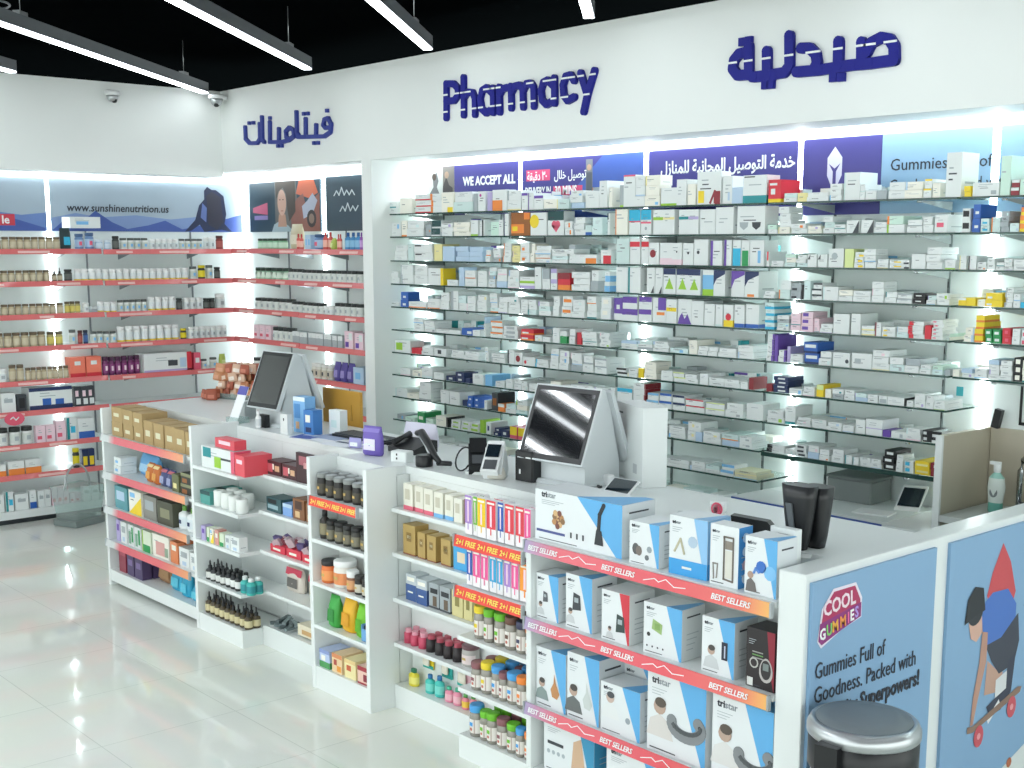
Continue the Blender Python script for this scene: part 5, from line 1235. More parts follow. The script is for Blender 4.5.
# ---------------------------------------------------------------- goods of the island
def lid_parts(kind): return kind
IK = {
 'kraft': (C('kraft,x:I:.2:.7:.35:.6', .16), 'plain kraft cardboard carton', 'kraft_carton', 'box'),
 'whitepack': (C('w,x:A:.2:.6:.3:.6', .1), 'small white pack', 'white_pack', 'box'), 'bluepack': (lambda b, w, h, s: pouch(b, w, h, '6FB2E6', .09, 'A9D2F0'), 'bright light blue pouch', 'blue_pouch', 'pouch'),
 'orangepack': (lambda b, w, h, s: pouch(b, w, h, 'C8702E', .07, 'E0A04A', 'F0D9A0'), 'orange snack pouch', 'snack_pouch', 'pouch'), 'navypack': (lambda b, w, h, s: pouch(b, w, h, '47507F', .07, '9CA4C8', 'C8707A'), 'navy snack pouch', 'snack_pouch', 'pouch'),
 'olivepack': (C('6B6F4A,x:Y:.2:.7:.2:.5', .12), 'olive green carton', 'olive_carton', 'box'), 'blackpack': (C('2F2F28,t:8A8E6A:.3,x:O:.1:.4:.1:.5', .14), 'black and olive carton', 'black_carton', 'box'),
 'tealcarton': (C('5E9CA6,x:B:.15:.8:.4:.8', .06), 'teal carton', 'flat_carton', 'box'), 'yellowcarton': (C('W,d:y:.0:1:0:.8,x:A:.1:.5:.7:.9', .06), 'white carton with yellow corner', 'flat_carton', 'box'),
 'greycarton': (C('8C8C84,x:s:.15:.8:.4:.8', .06), 'grey carton', 'flat_carton', 'box'), 'darkcarton': (C('4E4F40,x:8C8C70:.2:.8:.3:.7', .06), 'dark olive carton', 'flat_carton', 'box'),
 'lotiongreen': (lambda b, w, h, s: bottle(b, w, h, 'E8EEEE', '6FA84A', 'DDE8EC', .3, lab2='n'), 'white lotion bottle with green cap', 'lotion_bottle', 'bottle'), 'lotionblue': (lambda b, w, h, s: bottle(b, w, h, 'E4ECF2', '2D5F9C', 'D4E2EE', .3, lab2='n'), 'white lotion bottle with blue cap', 'lotion_bottle', 'bottle'),
 'lavcarton': (C('u,x:v:.2:.8:.5:.8', .05), 'lavender carton', 'slim_carton', 'box'), 'whitecarton': (C('w,x:s:.2:.8:.5:.8,x:B:.3:.7:.1:.3', .05), 'white carton', 'slim_carton', 'box'),
 'greenphoto': (C('w,x:7FA890:.1:.5:.1:.7,x:g:.6:.9:.2:.9', .05), 'white carton with green photo', 'slim_carton', 'box'), 'greencarton': (C('DDE8D2,x:g:.1:.9:.0:.35,l:l:.12', .05), 'pale green carton', 'slim_carton', 'box'),
 'pinkphoto': (C('W,x:D9A6A0:.2:.75:.1:.7,x:8FA890:.7:.95:.1:.5', .05), 'white carton with a pink picture', 'slim_carton', 'box'), 'orangecarton': (C('E28A5A,x:W:.2:.8:.6:.85', .05), 'orange carton', 'slim_carton', 'box'),
 'maroontin': (C('8C3246,t:A9485A:.3', .06), 'maroon tea carton', 'tea_carton', 'box'), 'purpletin': (C('4E3F66,x:7E6A9C:.2:.8:.5:.8', .06), 'dark purple tea carton', 'tea_carton', 'box'),
 'brownbag': (lambda b, w, h, s: pouch(b, w, h, '9C7450', .08, 'B08A62'), 'brown paper pouch', 'brown_pouch', 'pouch'), 'cyanbag': (lambda b, w, h, s: pouch(b, w, h, '2FA8CC', .08, '5CC4DE'), 'bright turquoise pouch', 'turquoise_pouch', 'pouch'),
 'crestlong': (C('w,x:t:.05:.3:.5:.95,x:l:.4:.6:.1:.6,r:p:.1,x:K:.6:.9:.5:.6', .1), 'long white and green toothpaste carton', 'toothpaste_carton', 'box'), 'redtop': (C('D94E5C,x:P:.2:.8:.4:.8', .07), 'red toothpaste carton lying on the long cartons', 'toothpaste_carton', 'box'),
 'redcarton': (C('E0525E,x:P:.2:.8:.6:.8', .16), 'red toothpaste carton', 'toothpaste_carton', 'box'), 'tealgauze': (C('4F9C94,t:G:.3', .12), 'teal gauze carton', 'gauze_pack', 'box'),
 'gauze': (lambda b, w, h, s: b.lathe([(w*.46, 0), (w*.5, h*.06), (w*.5, h*.94), (w*.46, h), (w*.15, h), (w*.14, h*.9)], 'E6EAE6', 14), 'white gauze roll', 'gauze_roll', 'gauze roll'),
 'yellowcarton2': (C('y', .05), 'yellow carton', 'slim_carton', 'box'), 'pinkcarton': (C('D99A90,x:W:.2:.8:.5:.8', .05), 'salmon carton', 'slim_carton', 'box'),
 'blackdropper': (lambda b, w, h, s: dropper(b, w, h, '2B2D2E', 'D8DAD6'), 'black dropper bottle with white label', 'dropper_bottle', 'bottle'), 'blackjar': (lambda b, w, h, s: bottle(b, w, h, '24282B', '17191C', 'E4E6E4', .5, flat=.9), 'black bottle with white label', 'black_bottle', 'bottle'),
 'tealbottle': (lambda b, w, h, s: bottle(b, w, h, '3FB3AC', 'E9EDED', '2A8C94', .45, flat=.9), 'teal bottle with white cap', 'teal_bottle', 'bottle'), 'browndropper': (lambda b, w, h, s: dropper(b, w, h, '4A3F28', 'CFC49A'), 'amber brown dropper bottle', 'dropper_bottle', 'bottle'),
 'candybox': (C('4C2A2E,x:C8606A:.1:.45:.2:.8,x:D9B08A:.6:.9:.3:.7,x:W:.45:.55:.4:.8', .1), 'dark floral candy box', 'candy_box', 'box'), 'candygold': (C('A67B4A,x:D9B98A:.1:.5:.2:.8,x:6B3A2E:.6:.9:.2:.8', .1), 'golden brown candy box', 'candy_box', 'box'),
 'candyup': (C('3E2428,x:A8606A:.2:.7:.6:.9,x:D9A0A0:.5:.8:.5:.7', .02), 'dark candy box standing upright at the back', 'candy_box', 'box'), 'bluecandy': (C('36595F,x:9CB8C0:.1:.8:.2:.5,x:k:.1:.7:.6:.9', .1), 'blue-green candy tin', 'candy_box', 'box'),
 'bluecarton': (C('7FA6DC,t:B:.3', .07), 'light blue candy box', 'candy_box', 'box'), 'browncandy': (C('8A5B3A,x:4A2E22:.2:.8:.5:.9,x:D9B98A:.2:.6:.1:.4', .1), 'brown chocolate box', 'candy_box', 'box'),
 'redpack': (lambda b, w, h, s: (carton_into(b, w, .08, h*.45, 'D83A4E,x:W:.2:.7:.3:.6', s), [b.obox((random.Random(s*7+j).uniform(-w*.35, w*.35), .01+.012*j, h*.55+random.Random(s+j).uniform(0, h*.2)), w*.35, .02, h*.5, (.3, .4*(j % 3-1), .2), ('B9A0A8', '5A4E7C', '8C4A54', 'C9C4C8')[j % 4]) for j in range(6)]), 'red tray of wrapped sweets', 'sweet_tray', 'sweets'),
 'herbbag': (lambda b, w, h, s: (pouch(b, w, h*.98, 'D8CFC4', .06, '6E6A66'), b.face([(-w*.45, -.021, h*.66), (w*.45, -.021, h*.66), (w*.45, -.012, h*.93), (-w*.45, -.012, h*.93)], 'D0405A')), 'clear bag of grey herbs with red header', 'herb_bag', 'pouch'),
 'herbbag2': (lambda b, w, h, s: (pouch(b, w, h*.98, 'E4DCC4', .06, 'CDBB78'), b.face([(-w*.45, -.021, h*.66), (w*.45, -.021, h*.66), (w*.45, -.012, h*.93), (-w*.45, -.012, h*.93)], 'D0405A')), 'clear bag of yellow herbs with red header', 'herb_bag', 'pouch'),
 'greypack': (lambda b, w, h, s: [b.obox((-w*.3+w*.2*(j % 4), .03+.01*(j//4), .012+.016*(j//4)), .02, .12, .014, (0, .1, -.5+.25*j), ('5A6668', '7C8A8C')[j % 2]) for j in range(8)], 'heap of grey sachets', 'grey_sachet', 'sachets'), 'creamcarton': (C('E6DDC4,x:C8A06A:.2:.7:.2:.6', .1), 'cream carton with a small picture', 'cream_carton', 'box'),
 'darkjar2': (None, 'black jar with silvery lid', 'black_jar', 'jar'), 'darkbottle': (lambda b, w, h, s: bottle(b, w, h, '26241F', '17181A', '8C8468', .4, flat=.9), 'tall dark bottle with gold label', 'dark_bottle', 'bottle'), 'glassjar': (None, 'dark glass jar with black lid', 'glass_jar', 'jar'),
 'orangetub': (None, 'orange tub with black lid', 'protein_tub', 'tub'), 'whitetub': (None, 'big white tub with white lid', 'protein_tub', 'tub'), 'whitejar': (None, 'brown jar with white lid', 'protein_tub', 'tub'), 'blackjarw': (None, 'black jar with white label', 'protein_tub', 'tub'),
 'greenbag': (lambda b, w, h, s: pouch(b, w, h, '3FA648', .07, '2E8A3C'), 'dark green pouch', 'green_pouch', 'pouch'), 'yellowbag': (lambda b, w, h, s: pouch(b, w, h, 'E6B022', .08, 'D99A1E'), 'golden yellow pouch', 'yellow_pouch', 'pouch'), 'limebag2': (lambda b, w, h, s: pouch(b, w, h, '74C428', .07, '5AA81E'), 'lime green pouch', 'lime_pouch', 'pouch'),
 'bluetray': (lambda b, w, h, s: (b.box(-w/2, 0, 0, w/2, .1, .004, '6FA8DC'), b.box(-w/2, 0, 0, w/2, .004, h*.6, '6FA8DC'), b.box(-w/2, .096, 0, w/2, .1, h, '5C94CC'), b.box(-w/2, 0, 0, -w/2+.004, .1, h*.8, '7FB4E4'), b.box(w/2-.004, 0, 0, w/2, .1, h*.8, '7FB4E4'), [b.box(-w*.42+w*.28*j, .012, .004, -w*.2+w*.28*j, .08, h*.72, ('24344A', '2F6AA8', '1F2A3C')[j]) for j in range(3)]), 'blue open tray of dark packs', 'display_tray', 'tray'),
 'teablue': (C('B9C8E8,b:4E9C5A:.35,t:8C9CD0:.2,x:W:.2:.6:.4:.7', .12), 'blue and green tea carton', 'tea_carton', 'box'), 'teaorange': (C('E8CBA0,t:D98A5A:.22,x:B0483A:.2:.5:.4:.7,x:E89A3A:.5:.9:.1:.4', .12), 'orange tea carton', 'tea_carton', 'box'),
 'teayellow': (C('EDE0A8,t:E6C88A:.2,x:C8603A:.2:.6:.4:.7', .12), 'pale yellow tea carton', 'tea_carton', 'box'), 'teared': (C('E8C4B4,t:A83A44:.25,x:8C2A3A:.5:.9:.2:.6,b:A83A44:.1', .12), 'dark red tea carton', 'tea_carton', 'box'),
 'tubepink': (C('E6E4D6,b:E06A80:.16,x:C9C4B0:.2:.7:.4:.8', .08), 'cream carton with pink foot', 'cream_box', 'box'), 'tubeblue': (C('E6E4D6,b:7AB8E6:.16,x:C9C4B0:.2:.7:.4:.8', .08), 'cream carton with light blue foot', 'cream_box', 'box'),
 'tubewhite': (C('E8E6DA,x:C9C4B0:.2:.7:.4:.8', .08), 'plain cream carton', 'cream_box', 'box'), 'tubetan': (C('C8B490,l:7A4A3A:.2', .08), 'tan carton with a brown edge', 'cream_box', 'box'),
 'goldbox': (C('B79A5C,x:8A6E38:.3:.7:.45:.75,x:EADFB8:.35:.65:.55:.65,b:8A4A3A:.04', .09), 'gold carton', 'gold_carton', 'box'), 'cyanbox': (C('4AA6DC,x:E0D0B4:.25:.75:.3:.7,r:2F6AB8:.15', .06), 'bright blue carton with a tan picture', 'blue_carton', 'box'),
 'bluesilver': (C('C4CCD0,b:3E5C94:.62,x:W:.15:.85:.75:.9,x:W:.2:.7:.3:.36', .09), 'silver and blue carton', 'silver_carton', 'box'), 'silverblack': (C('A4ACB0,x:24282E:.15:.9:.6:.8,x:6A5A4A:.4:.8:.1:.5,b:4A4E52:.08', .09), 'silver and black carton', 'silver_carton', 'box'),
 'goldpale': (C('D6CC94,x:8C8248:.3:.7:.4:.8', .08), 'pale gold carton', 'gold_carton', 'box'), 'pinktube': (lambda b, w, h, s: tubes(b, w, h, 'C84A66', 'E8A0B0'), 'pink and white tube', 'pink_tube', 'tube'), 'blacktube': (lambda b, w, h, s: tubes(b, w, h, '2A2426', 'B04A5A'), 'black tube with dark pink cap', 'black_tube', 'tube'),
 'clearjar': (None, 'clear jar of pale tablets', 'clear_jar', 'jar'), 'yellowbottle': (lambda b, w, h, s: bottle(b, w, h, 'E6D63A', '2F7A5A', 'F0E67A', .45), 'yellow bottle with green cap', 'small_bottle', 'bottle'), 'tealbottle2': (lambda b, w, h, s: bottle(b, w, h, '3FBFB4', '2A6FA8', '7AD8CC', .4), 'turquoise bottle with blue cap', 'small_bottle', 'bottle'),
 'pinkbottle': (lambda b, w, h, s: bottle(b, w, h, 'E890A8', '3FAF8C', 'F0B8C4', .45), 'pink bottle with green cap', 'small_bottle', 'bottle'), 'fruitbottle': (lambda b, w, h, s: bottle(b, w, h, 'E88A9A', '4F9C4A', 'F0C84A', .45), 'pink and yellow bottle', 'small_bottle', 'bottle'),
}
for nm, top, ph in (('purple', 'A884CC', 'purple'), ('green', '6FB83A', 'green'), ('yellow', 'F0C81E', 'yellow'), ('red', 'E0404E', 'red'), ('blue', '2F5AB0', 'blue'), ('pink', 'EC5C9C', 'pink'), ('cyan', '35A6D8', 'cyan'), ('orange', 'F0962E', 'orange')):
    IK['brush'+nm] = ((lambda c: lambda b, w, h, s: (carton_into(b, w, .03, h, 'F0EEF0,t:%s:.72' % c, s), b.fr(-w*.12, w*.1, h*.32, h*.86, -.0016, 'F4D8E4'), b.fr(-w*.07, w*.05, h*.12, h*.34, -.002, c), b.fr(-w*.4, w*.4, h*.9, h*.95, -.0018, 'W')))(top), ph+' toothbrush pack', 'toothbrush_pack', 'toothbrush')
LIDS = dict(gumyellow=('E8CF2E', 'yellow'), gumlime=('6FBF2E', 'green'), gumbrown=('6A4A3E', 'brown'), gumdark=('3A3C58', 'dark blue'), gumorange=('F08A3A', 'orange'), gummaroon=('8C5A60', 'maroon'), gumblue=('4AA0E0', 'blue'))
PJ = {}
def parts_jar(kind, w, h, loc, label, name, cat, group, ribbed=False):
    """a jar with separate body, lid and label"""
    body, cap, lab, cf = dict(darkjar2=('201E1C', '8E9290', '4A453A', .16), glassjar=('3A3A34', '1D1E1E', '7A7664', .18), orangetub=('E0763A', '1F2022', 'F0A060', .2), whitetub=('E8E4DC', 'F0F1F0', 'E2905A', .2), whitejar=('8C5A40', 'EEF0EE', 'D9A070', .28), blackjarw=('22201E', '2E2C2A', 'C9C4B4', .2), clearjar=('B9B4B0', '6E4E54', 'E8D8D8', .16)).get(kind, ('9A958C', LIDS.get(kind, ('888888',))[0], 'E6E2DC', .2))
    key = (kind, round(w, 3), round(h, 3))
    if key not in PJ:
        r = w/2; cz = h*(1-cf)
        a = MB(); a.lathe([(r*.88, 0), (r*.97, h*.03), (r*.97, h*.62), (r*.9, cz*.95), (r*.78, cz)], body if kind not in LIDS else 'jarglass', 14)
        l = MB(); l.lathe([(r*.93, cz-.004), (r*.98, cz), (r*.98, h*.96), (r*.9, h), (r*.8, h-.001)], cap, 16)
        if kind == 'darkjar2': l.lathe([(r*.8, h-.0012), (r*.8, h+.0008)], 'greyplastic', 16)
        g = MB(); n = 14
        for j in range(n):
            a0, a1 = PI*1.05+PI*.9*j/n, PI*1.05+PI*.9*(j+1)/n
            col = lab if j not in (4, 9) else ('B9A8A0' if kind in LIDS else lab)
            g.face([(r*.985*math.cos(a0), r*.985*math.sin(a0), h*.12), (r*.985*math.cos(a1), r*.985*math.sin(a1), h*.12), (r*.985*math.cos(a1), r*.985*math.sin(a1), h*.56), (r*.985*math.cos(a0), r*.985*math.sin(a0), h*.56)], col, True)
        e = -r*1.0
        if kind in LIDS: g.fr(-r*.3, r*.3, h*.34, h*.46, e, cap); g.disc(0, h*.24, r*.22, e-.0004, 'C06A5A', 8)
        else: g.fr(-r*.3, r*.3, h*.3, h*.42, e, 'C9A860')
        PJ[key] = (a.mesh('jar_body'), l.mesh('lid'), g.mesh('label'))
    t = thing(name, label, cat, loc, 0, group)
    for nm, me in zip(('jar_body', 'lid', 'label'), PJ[key]): link(nm, me, t)
    return t
UN = {'A': 'end gondola', 'B': 'corner display', 'C': 'recessed candy shelves', 'D': 'jar display', 'E': 'recessed gold-carton shelves', 'F': 'gummy display'}
D3 = '''A 0 -7408 -7259 3190 950 165 2 kraft
A 0 -7253 -7111 3190 950 163 2 kraft
A 0 -7105 -6975 3190 950 160 2 kraft
A 0 -6969 -6839 3190 950 129 1 kraft
A 0 -6833 -6703 3190 950 127 1 kraft
A 0 -6697 -6567 3190 950 126 1 kraft
A 0 -6561 -6444 3190 950 124 1 kraft
A 0 -6437 -6332 3190 950 122 1 kraft
A 1 -7407 -7302 3190 717 93 2 whitepack
A 1 -7289 -7027 3190 717 121 1 bluepack
A 1 -7014 -6922 3190 717 107 1 orangepack
A 1 -6916 -6831 3190 717 106 1 orangepack
A 1 -6824 -6739 3190 717 100 1 navypack
A 1 -6732 -6647 3190 717 99 1 navypack
A 1 -6634 -6543 3190 717 92 1 olivepack
A 1 -6530 -6333 3190 717 113 2 blackpack
A 2 -7420 -7232 3190 500 131 1 tealcarton
A 2 -7219 -7031 3190 500 134 1 yellowcarton
A 2 -7018 -6843 3190 500 132 1 greycarton
A 2 -6830 -6629 3190 500 129 1 darkcarton
A 2 -6622 -6528 3190 500 127 1 lotiongreen
A 2 -6521 -6427 3190 500 126 1 lotiongreen
A 2 -6414 -6320 3190 500 136 1 lotionblue
A 3 -7420 -7364 3190 290 126 1 lavcarton
A 3 -7350 -7267 3190 290 125 1 whitecarton
A 3 -7253 -7169 3190 290 124 1 greenphoto
A 3 -7155 -7072 3190 290 123 1 greenphoto
A 3 -7058 -6933 3190 290 122 1 greencarton
A 3 -6919 -6710 3190 290 126 1 pinkphoto
A 3 -6696 -6598 3190 290 118 1 orangecarton
A 3 -6585 -6459 3190 290 105 1 whitecarton
A 3 -6445 -6320 3190 290 98 1 whitecarton
A 4 -7406 -7304 3190 100 140 1 maroontin
A 4 -7290 -7188 3190 100 119 1 purpletin
A 4 -7174 -7073 3190 100 118 1 purpletin
A 4 -7058 -6827 3190 100 128 1 brownbag
A 4 -6812 -6653 3190 100 132 1 cyanbag
A 4 -6638 -6523 3190 100 130 1 cyanbag
A 4 -6508 -6392 3190 100 93 1 cyanbag
B 0 -6201 -5849 3160 920 112 1 crestlong
B 0 -6084 -5868 3160 920 0 1 redtop
B 0 -5839 -5732 3160 920 115 1 redcarton
B 1 -6230 -6120 3160 715 77 1 tealgauze
B 1 -6110 -6040 3160 715 92 1 gauze
B 1 -6030 -5960 3160 715 92 1 gauze
B 1 -5950 -5880 3160 715 85 1 gauze
B 1 -5870 -5800 3160 715 79 1 gauze
B 2 -6240 -6189 3160 505 89 1 lavcarton
B 2 -6178 -6148 3160 505 89 1 greencarton
B 2 -6138 -6097 3160 505 88 1 yellowcarton
B 2 -6086 -6045 3160 505 88 1 pinkcarton
B 2 -6035 -5984 3160 505 82 1 greencarton
B 2 -5974 -5923 3160 505 81 1 whitecarton
B 2 -5912 -5820 3160 505 86 1 whitecarton
B 3 -6229 -6177 3160 290 112 1 blackdropper
B 3 -6172 -6124 3160 290 112 1 blackdropper
B 3 -6119 -6072 3160 290 111 1 blackdropper
B 3 -6067 -6020 3160 290 111 1 blackdropper
B 3 -6009 -5962 3160 290 99 1 blackjar
B 3 -5957 -5910 3160 290 98 1 blackjar
B 3 -5905 -5858 3160 290 98 1 blackjar
B 3 -5852 -5795 3160 290 97 1 tealbottle
B 3 -5790 -5732 3160 290 97 1 tealbottle
B 4 -6245 -6196 3160 100 125 1 browndropper
B 4 -6191 -6143 3160 100 124 1 browndropper
B 4 -6138 -6089 3160 100 124 1 browndropper
B 4 -6084 -6036 3160 100 123 1 browndropper
B 4 -6030 -5982 3160 100 122 1 browndropper
B 4 -5977 -5929 3160 100 122 1 browndropper
B 4 -5923 -5875 3160 100 121 1 browndropper
B 4 -5870 -5821 3160 100 120 1 browndropper
B 4 -5816 -5768 3160 100 119 1 browndropper
C 0 -5750 -5603 3290 925 78 1 candybox
C 0 -5593 -5447 3290 925 77 1 candybox
C 0 -5437 -5311 3290 925 71 1 candygold
C 0 -5447 -5301 3290 925 161 1 candyup
C 1 -5760 -5604 3290 730 79 1 bluecandy
C 1 -5593 -5503 3290 730 68 1 bluecarton
C 1 -5492 -5380 3290 730 113 1 browncandy
C 1 -5369 -5280 3290 730 101 1 browncandy
C 2 -5737 -5584 3290 517 90 1 redpack
C 2 -5573 -5432 3290 517 104 1 redpack
C 2 -5420 -5292 3290 517 98 1 redpack
C 3 -5709 -5533 3290 303 144 1 herbbag
C 3 -5495 -5305 3290 303 141 1 herbbag2
C 4 -5734 -5526 3290 120 70 1 greypack
C 4 -5488 -5280 3290 120 63 1 creamcarton
D 0 -5025 -4962 3130 940 114 1 darkjar2
D 0 -4954 -4890 3130 940 113 1 darkjar2
D 0 -4882 -4819 3130 940 112 1 darkjar2
D 0 -4811 -4748 3130 940 111 1 darkjar2
D 0 -4740 -4676 3130 940 105 1 darkjar2
D 0 -4668 -4605 3130 940 104 1 darkjar2
D 1 -5017 -4960 3130 735 144 1 darkbottle
D 1 -4952 -4896 3130 735 105 1 glassjar
D 1 -4888 -4823 3130 735 108 1 glassjar
D 1 -4815 -4758 3130 735 103 1 glassjar
D 1 -4750 -4686 3130 735 107 1 glassjar
D 1 -4678 -4613 3130 735 101 1 glassjar
D 2 -5017 -4932 3130 525 116 1 orangetub
D 2 -4924 -4807 3130 525 134 1 whitetub
D 2 -4799 -4737 3130 525 104 1 whitejar
D 2 -4729 -4675 3130 525 94 1 blackjarw
D 2 -4667 -4613 3130 525 93 1 blackjarw
D 3 -4971 -4885 3130 317 165 1 greenbag
D 3 -4869 -4761 3130 317 173 1 yellowbag
D 3 -4737 -4659 3130 317 170 1 limebag2
D 3 -4667 -4582 3130 317 103 1 bluetray
D 4 -5017 -4930 3130 110 94 1 teablue
D 4 -4914 -4827 3130 110 98 1 teaorange
D 4 -4811 -4716 3130 110 96 1 teayellow
D 4 -4700 -4605 3130 110 90 1 teared
E 0 -4515 -4443 3270 935 126 1 tubepink
E 0 -4435 -4370 3270 935 125 1 tubepink
E 0 -4363 -4297 3270 935 124 1 tubepink
E 0 -4290 -4225 3270 935 119 1 tubeblue
E 0 -4217 -4159 3270 935 117 1 tubeblue
E 0 -4152 -4094 3270 935 112 1 tubewhite
E 0 -4086 -4050 3270 935 116 1 tubetan
E 1 -4523 -4430 3270 730 146 1 goldbox
E 1 -4415 -4358 3270 730 126 1 goldbox
E 1 -4344 -4279 3270 730 125 1 goldbox
E 1 -4251 -4179 3270 730 124 1 goldbox
E 1 -4157 -4050 3270 730 122 1 cyanbox
E 2 -4509 -4431 3270 520 129 1 bluesilver
E 2 -4424 -4346 3270 520 123 1 bluesilver
E 2 -4339 -4269 3270 520 122 1 silverblack
E 2 -4262 -4184 3270 520 121 1 silverblack
E 2 -4177 -4099 3270 520 124 1 goldpale
E 2 -4092 -4036 3270 520 123 1 goldpale
E 3 -4545 -4500 3270 310 71 1 pinktube
E 3 -4492 -4446 3270 310 70 1 pinktube
E 3 -4439 -4385 3270 310 74 1 pinktube
E 3 -4378 -4324 3270 310 83 1 blacktube
E 3 -4317 -4263 3270 310 82 1 blacktube
E 3 -4256 -4202 3270 310 82 1 blacktube
E 3 -4195 -4141 3270 310 90 1 blacktube
E 3 -4134 -4050 3270 310 98 1 clearjar
E 4 -4530 -4465 3270 110 85 1 yellowbottle
E 4 -4399 -4341 3270 110 93 1 tealbottle2
E 4 -4334 -4275 3270 110 102 1 tealbottle2
E 4 -4254 -4203 3270 110 73 1 pinkbottle
E 4 -4195 -4145 3270 110 82 1 pinkbottle
E 4 -4130 -4086 3270 110 72 1 fruitbottle
E 4 -4079 -4035 3270 110 81 1 fruitbottle
F 0 -3901 -3858 3130 950 148 1 brushpurple
F 0 -3852 -3827 3130 950 147 1 brushgreen
F 0 -3821 -3771 3130 950 146 1 brushyellow
F 0 -3765 -3709 3130 950 145 1 brushred
F 0 -3703 -3665 3130 950 144 1 brushblue
F 0 -3659 -3603 3130 950 142 1 brushred
F 0 -3597 -3547 3130 950 141 1 brushred
F 0 -3541 -3504 3130 950 140 1 brushpink
F 1 -3897 -3861 3130 740 149 1 brushblue
F 1 -3856 -3809 3130 740 149 1 brushpink
F 1 -3803 -3756 3130 740 147 1 brushpink
F 1 -3750 -3709 3130 740 146 1 brushcyan
F 1 -3703 -3668 3130 740 146 1 brushcyan
F 1 -3662 -3621 3130 740 145 1 brushpurple
F 1 -3615 -3574 3130 740 144 1 brushpink
F 1 -3569 -3510 3130 740 142 1 brushorange
F 2 -3868 -3811 3130 523 159 1 gumyellow
F 2 -3801 -3754 3130 523 158 1 gumlime
F 2 -3738 -3681 3130 523 156 1 gumlime
F 2 -3676 -3619 3130 523 155 1 gumbrown
F 2 -3609 -3552 3130 523 149 1 gumdark
F 2 -3546 -3500 3130 523 144 1 gumorange
F 3 -3884 -3828 3130 303 136 1 gummaroon
F 3 -3823 -3766 3130 303 152 1 gumyellow
F 3 -3761 -3705 3130 303 151 1 gumblue
F 3 -3705 -3664 3130 303 137 1 gummaroon
F 3 -3664 -3602 3130 303 149 1 gumblue
F 3 -3602 -3551 3130 303 147 1 gumorange
F 3 -3546 -3495 3130 303 146 1 gumyellow
F 4 -3898 -3837 3130 100 155 1 gumblue
F 4 -3831 -3781 3130 100 145 1 gumlime
F 4 -3787 -3732 3130 100 149 1 gumlime
F 4 -3726 -3671 3130 100 143 1 gummaroon
F 4 -3665 -3610 3130 100 138 1 gumlime
F 4 -3604 -3560 3130 100 137 1 gumblue
F 4 -3554 -3510 3130 100 132 1 gumorange'''
items = []
for line in D3.split('\n'):
    q = line.split(' '); u, L = q[0], int(q[1]); a, c, y, z, h, n = (int(v) for v in q[2:8]); items.append([u, L, a/1000, c/1000, y/1000, z/1000, h/1000, n, q[8]])
BACK = {('D', 0): (1, .066), ('D', 1): (0, .085), ('F', 2): (2, .078), ('F', 3): (2, .078), ('F', 4): (2, .078), ('E', 0): (1, 0), ('B', 3): (1, .045), ('B', 4): (1, .045), ('E', 3): (1, .044), ('D', 2): (0, 0), ('A', 3): (1, .06), ('A', 4): (1, .07), ('F', 0): (1, .035), ('F', 1): (1, .035), ('B', 1): (1, .075), ('A', 0): (1, 0)}
cnt = {}
rr = random.Random(5)
for u, L, a, c, y, z, h, n, kd in items:
    w = (c-a)*.96; x = (a+c)/2; kk = cnt[(u, L)] = cnt.get((u, L), 0)+1
    Kf, ph, nm, ct = IK[kd] if kd in IK else (None, 'gummy jar with %s lid' % LIDS[kd][1], 'gummy_jar', 'jar')
    isj = Kf is None; round_ = isj or nm in ('dropper_bottle', 'lotion_bottle', 'black_bottle', 'teal_bottle', 'dark_bottle', 'small_bottle', 'gauze_roll', 'pink_tube', 'black_tube') or 'pouch' in nm or nm == 'herb_bag'
    hh = (h*(.86 if u == 'F' else .93) if isj else h*.93)/n
    if u == 'F' and L in (0, 1): hh = .158 if L == 0 else .15
    if kd == 'redtop': hh, z, y = .05, z+.118, y+.02
    if kd == 'crestlong': hh = .115
    if u == 'A': hh *= 1.14
    if L: hh = min(hh, .182/n)
    rows, dy = BACK.get((u, L), (0, 0))
    if dy == 0: rows = 0
    if kd in ('darkbottle', 'clearjar'): rows = 0
    for r in range(rows+1):
        if r and rr.random() < .12: continue
        for j in range(n):
            yy = y+(w/2 if round_ else .0)+r*dy+rr.uniform(-.003, .003); xx = x+(rr.uniform(-.003, .003) if r or j else 0)
            where = '%s, %s from the aisle' % ('' if not r else 'behind the front row', ordn(kk))
            where = '%s from aisle' % ordn(kk)+(' in the row behind' if r == 1 else ' in the last row' if r == 2 else '')
            if n > 1: where += ', top' if j == n-1 else ', bottom'
            lab = '%s, %s, %s %s' % (ph, where, ['top', 'second', 'third', 'fourth', 'bottom'][L]+' shelf of', UN[u])
            lab = lab.replace('recessed candy shelves', 'candy recess').replace('recessed gold-carton shelves', 'gold-carton recess').replace(' in the row behind', ', row behind').replace(' in the last row', ', last row')
            grp = '%s on the %s shelf of the %s' % (ct, ['top', 'second', 'third', 'fourth', 'bottom'][L], UN[u])
            kd_ = kd
            if isj: parts_jar(kd_, min(w*(1.1 if u == 'F' else 1), .09 if u != 'D' or L != 2 else .13), hh, (xx, yy, z+.0008), lab, nm, ct, grp)
            else:
                o = link(nm, good_mesh(kd, IK, w, hh, kk+r), None, (xx, yy, z+.0008+j*(hh+.001))); tag(o, lab, ct, grp)
                if not round_: o.rotation_euler[2] = rr.uniform(-.03, .03) if w > .03 else 0

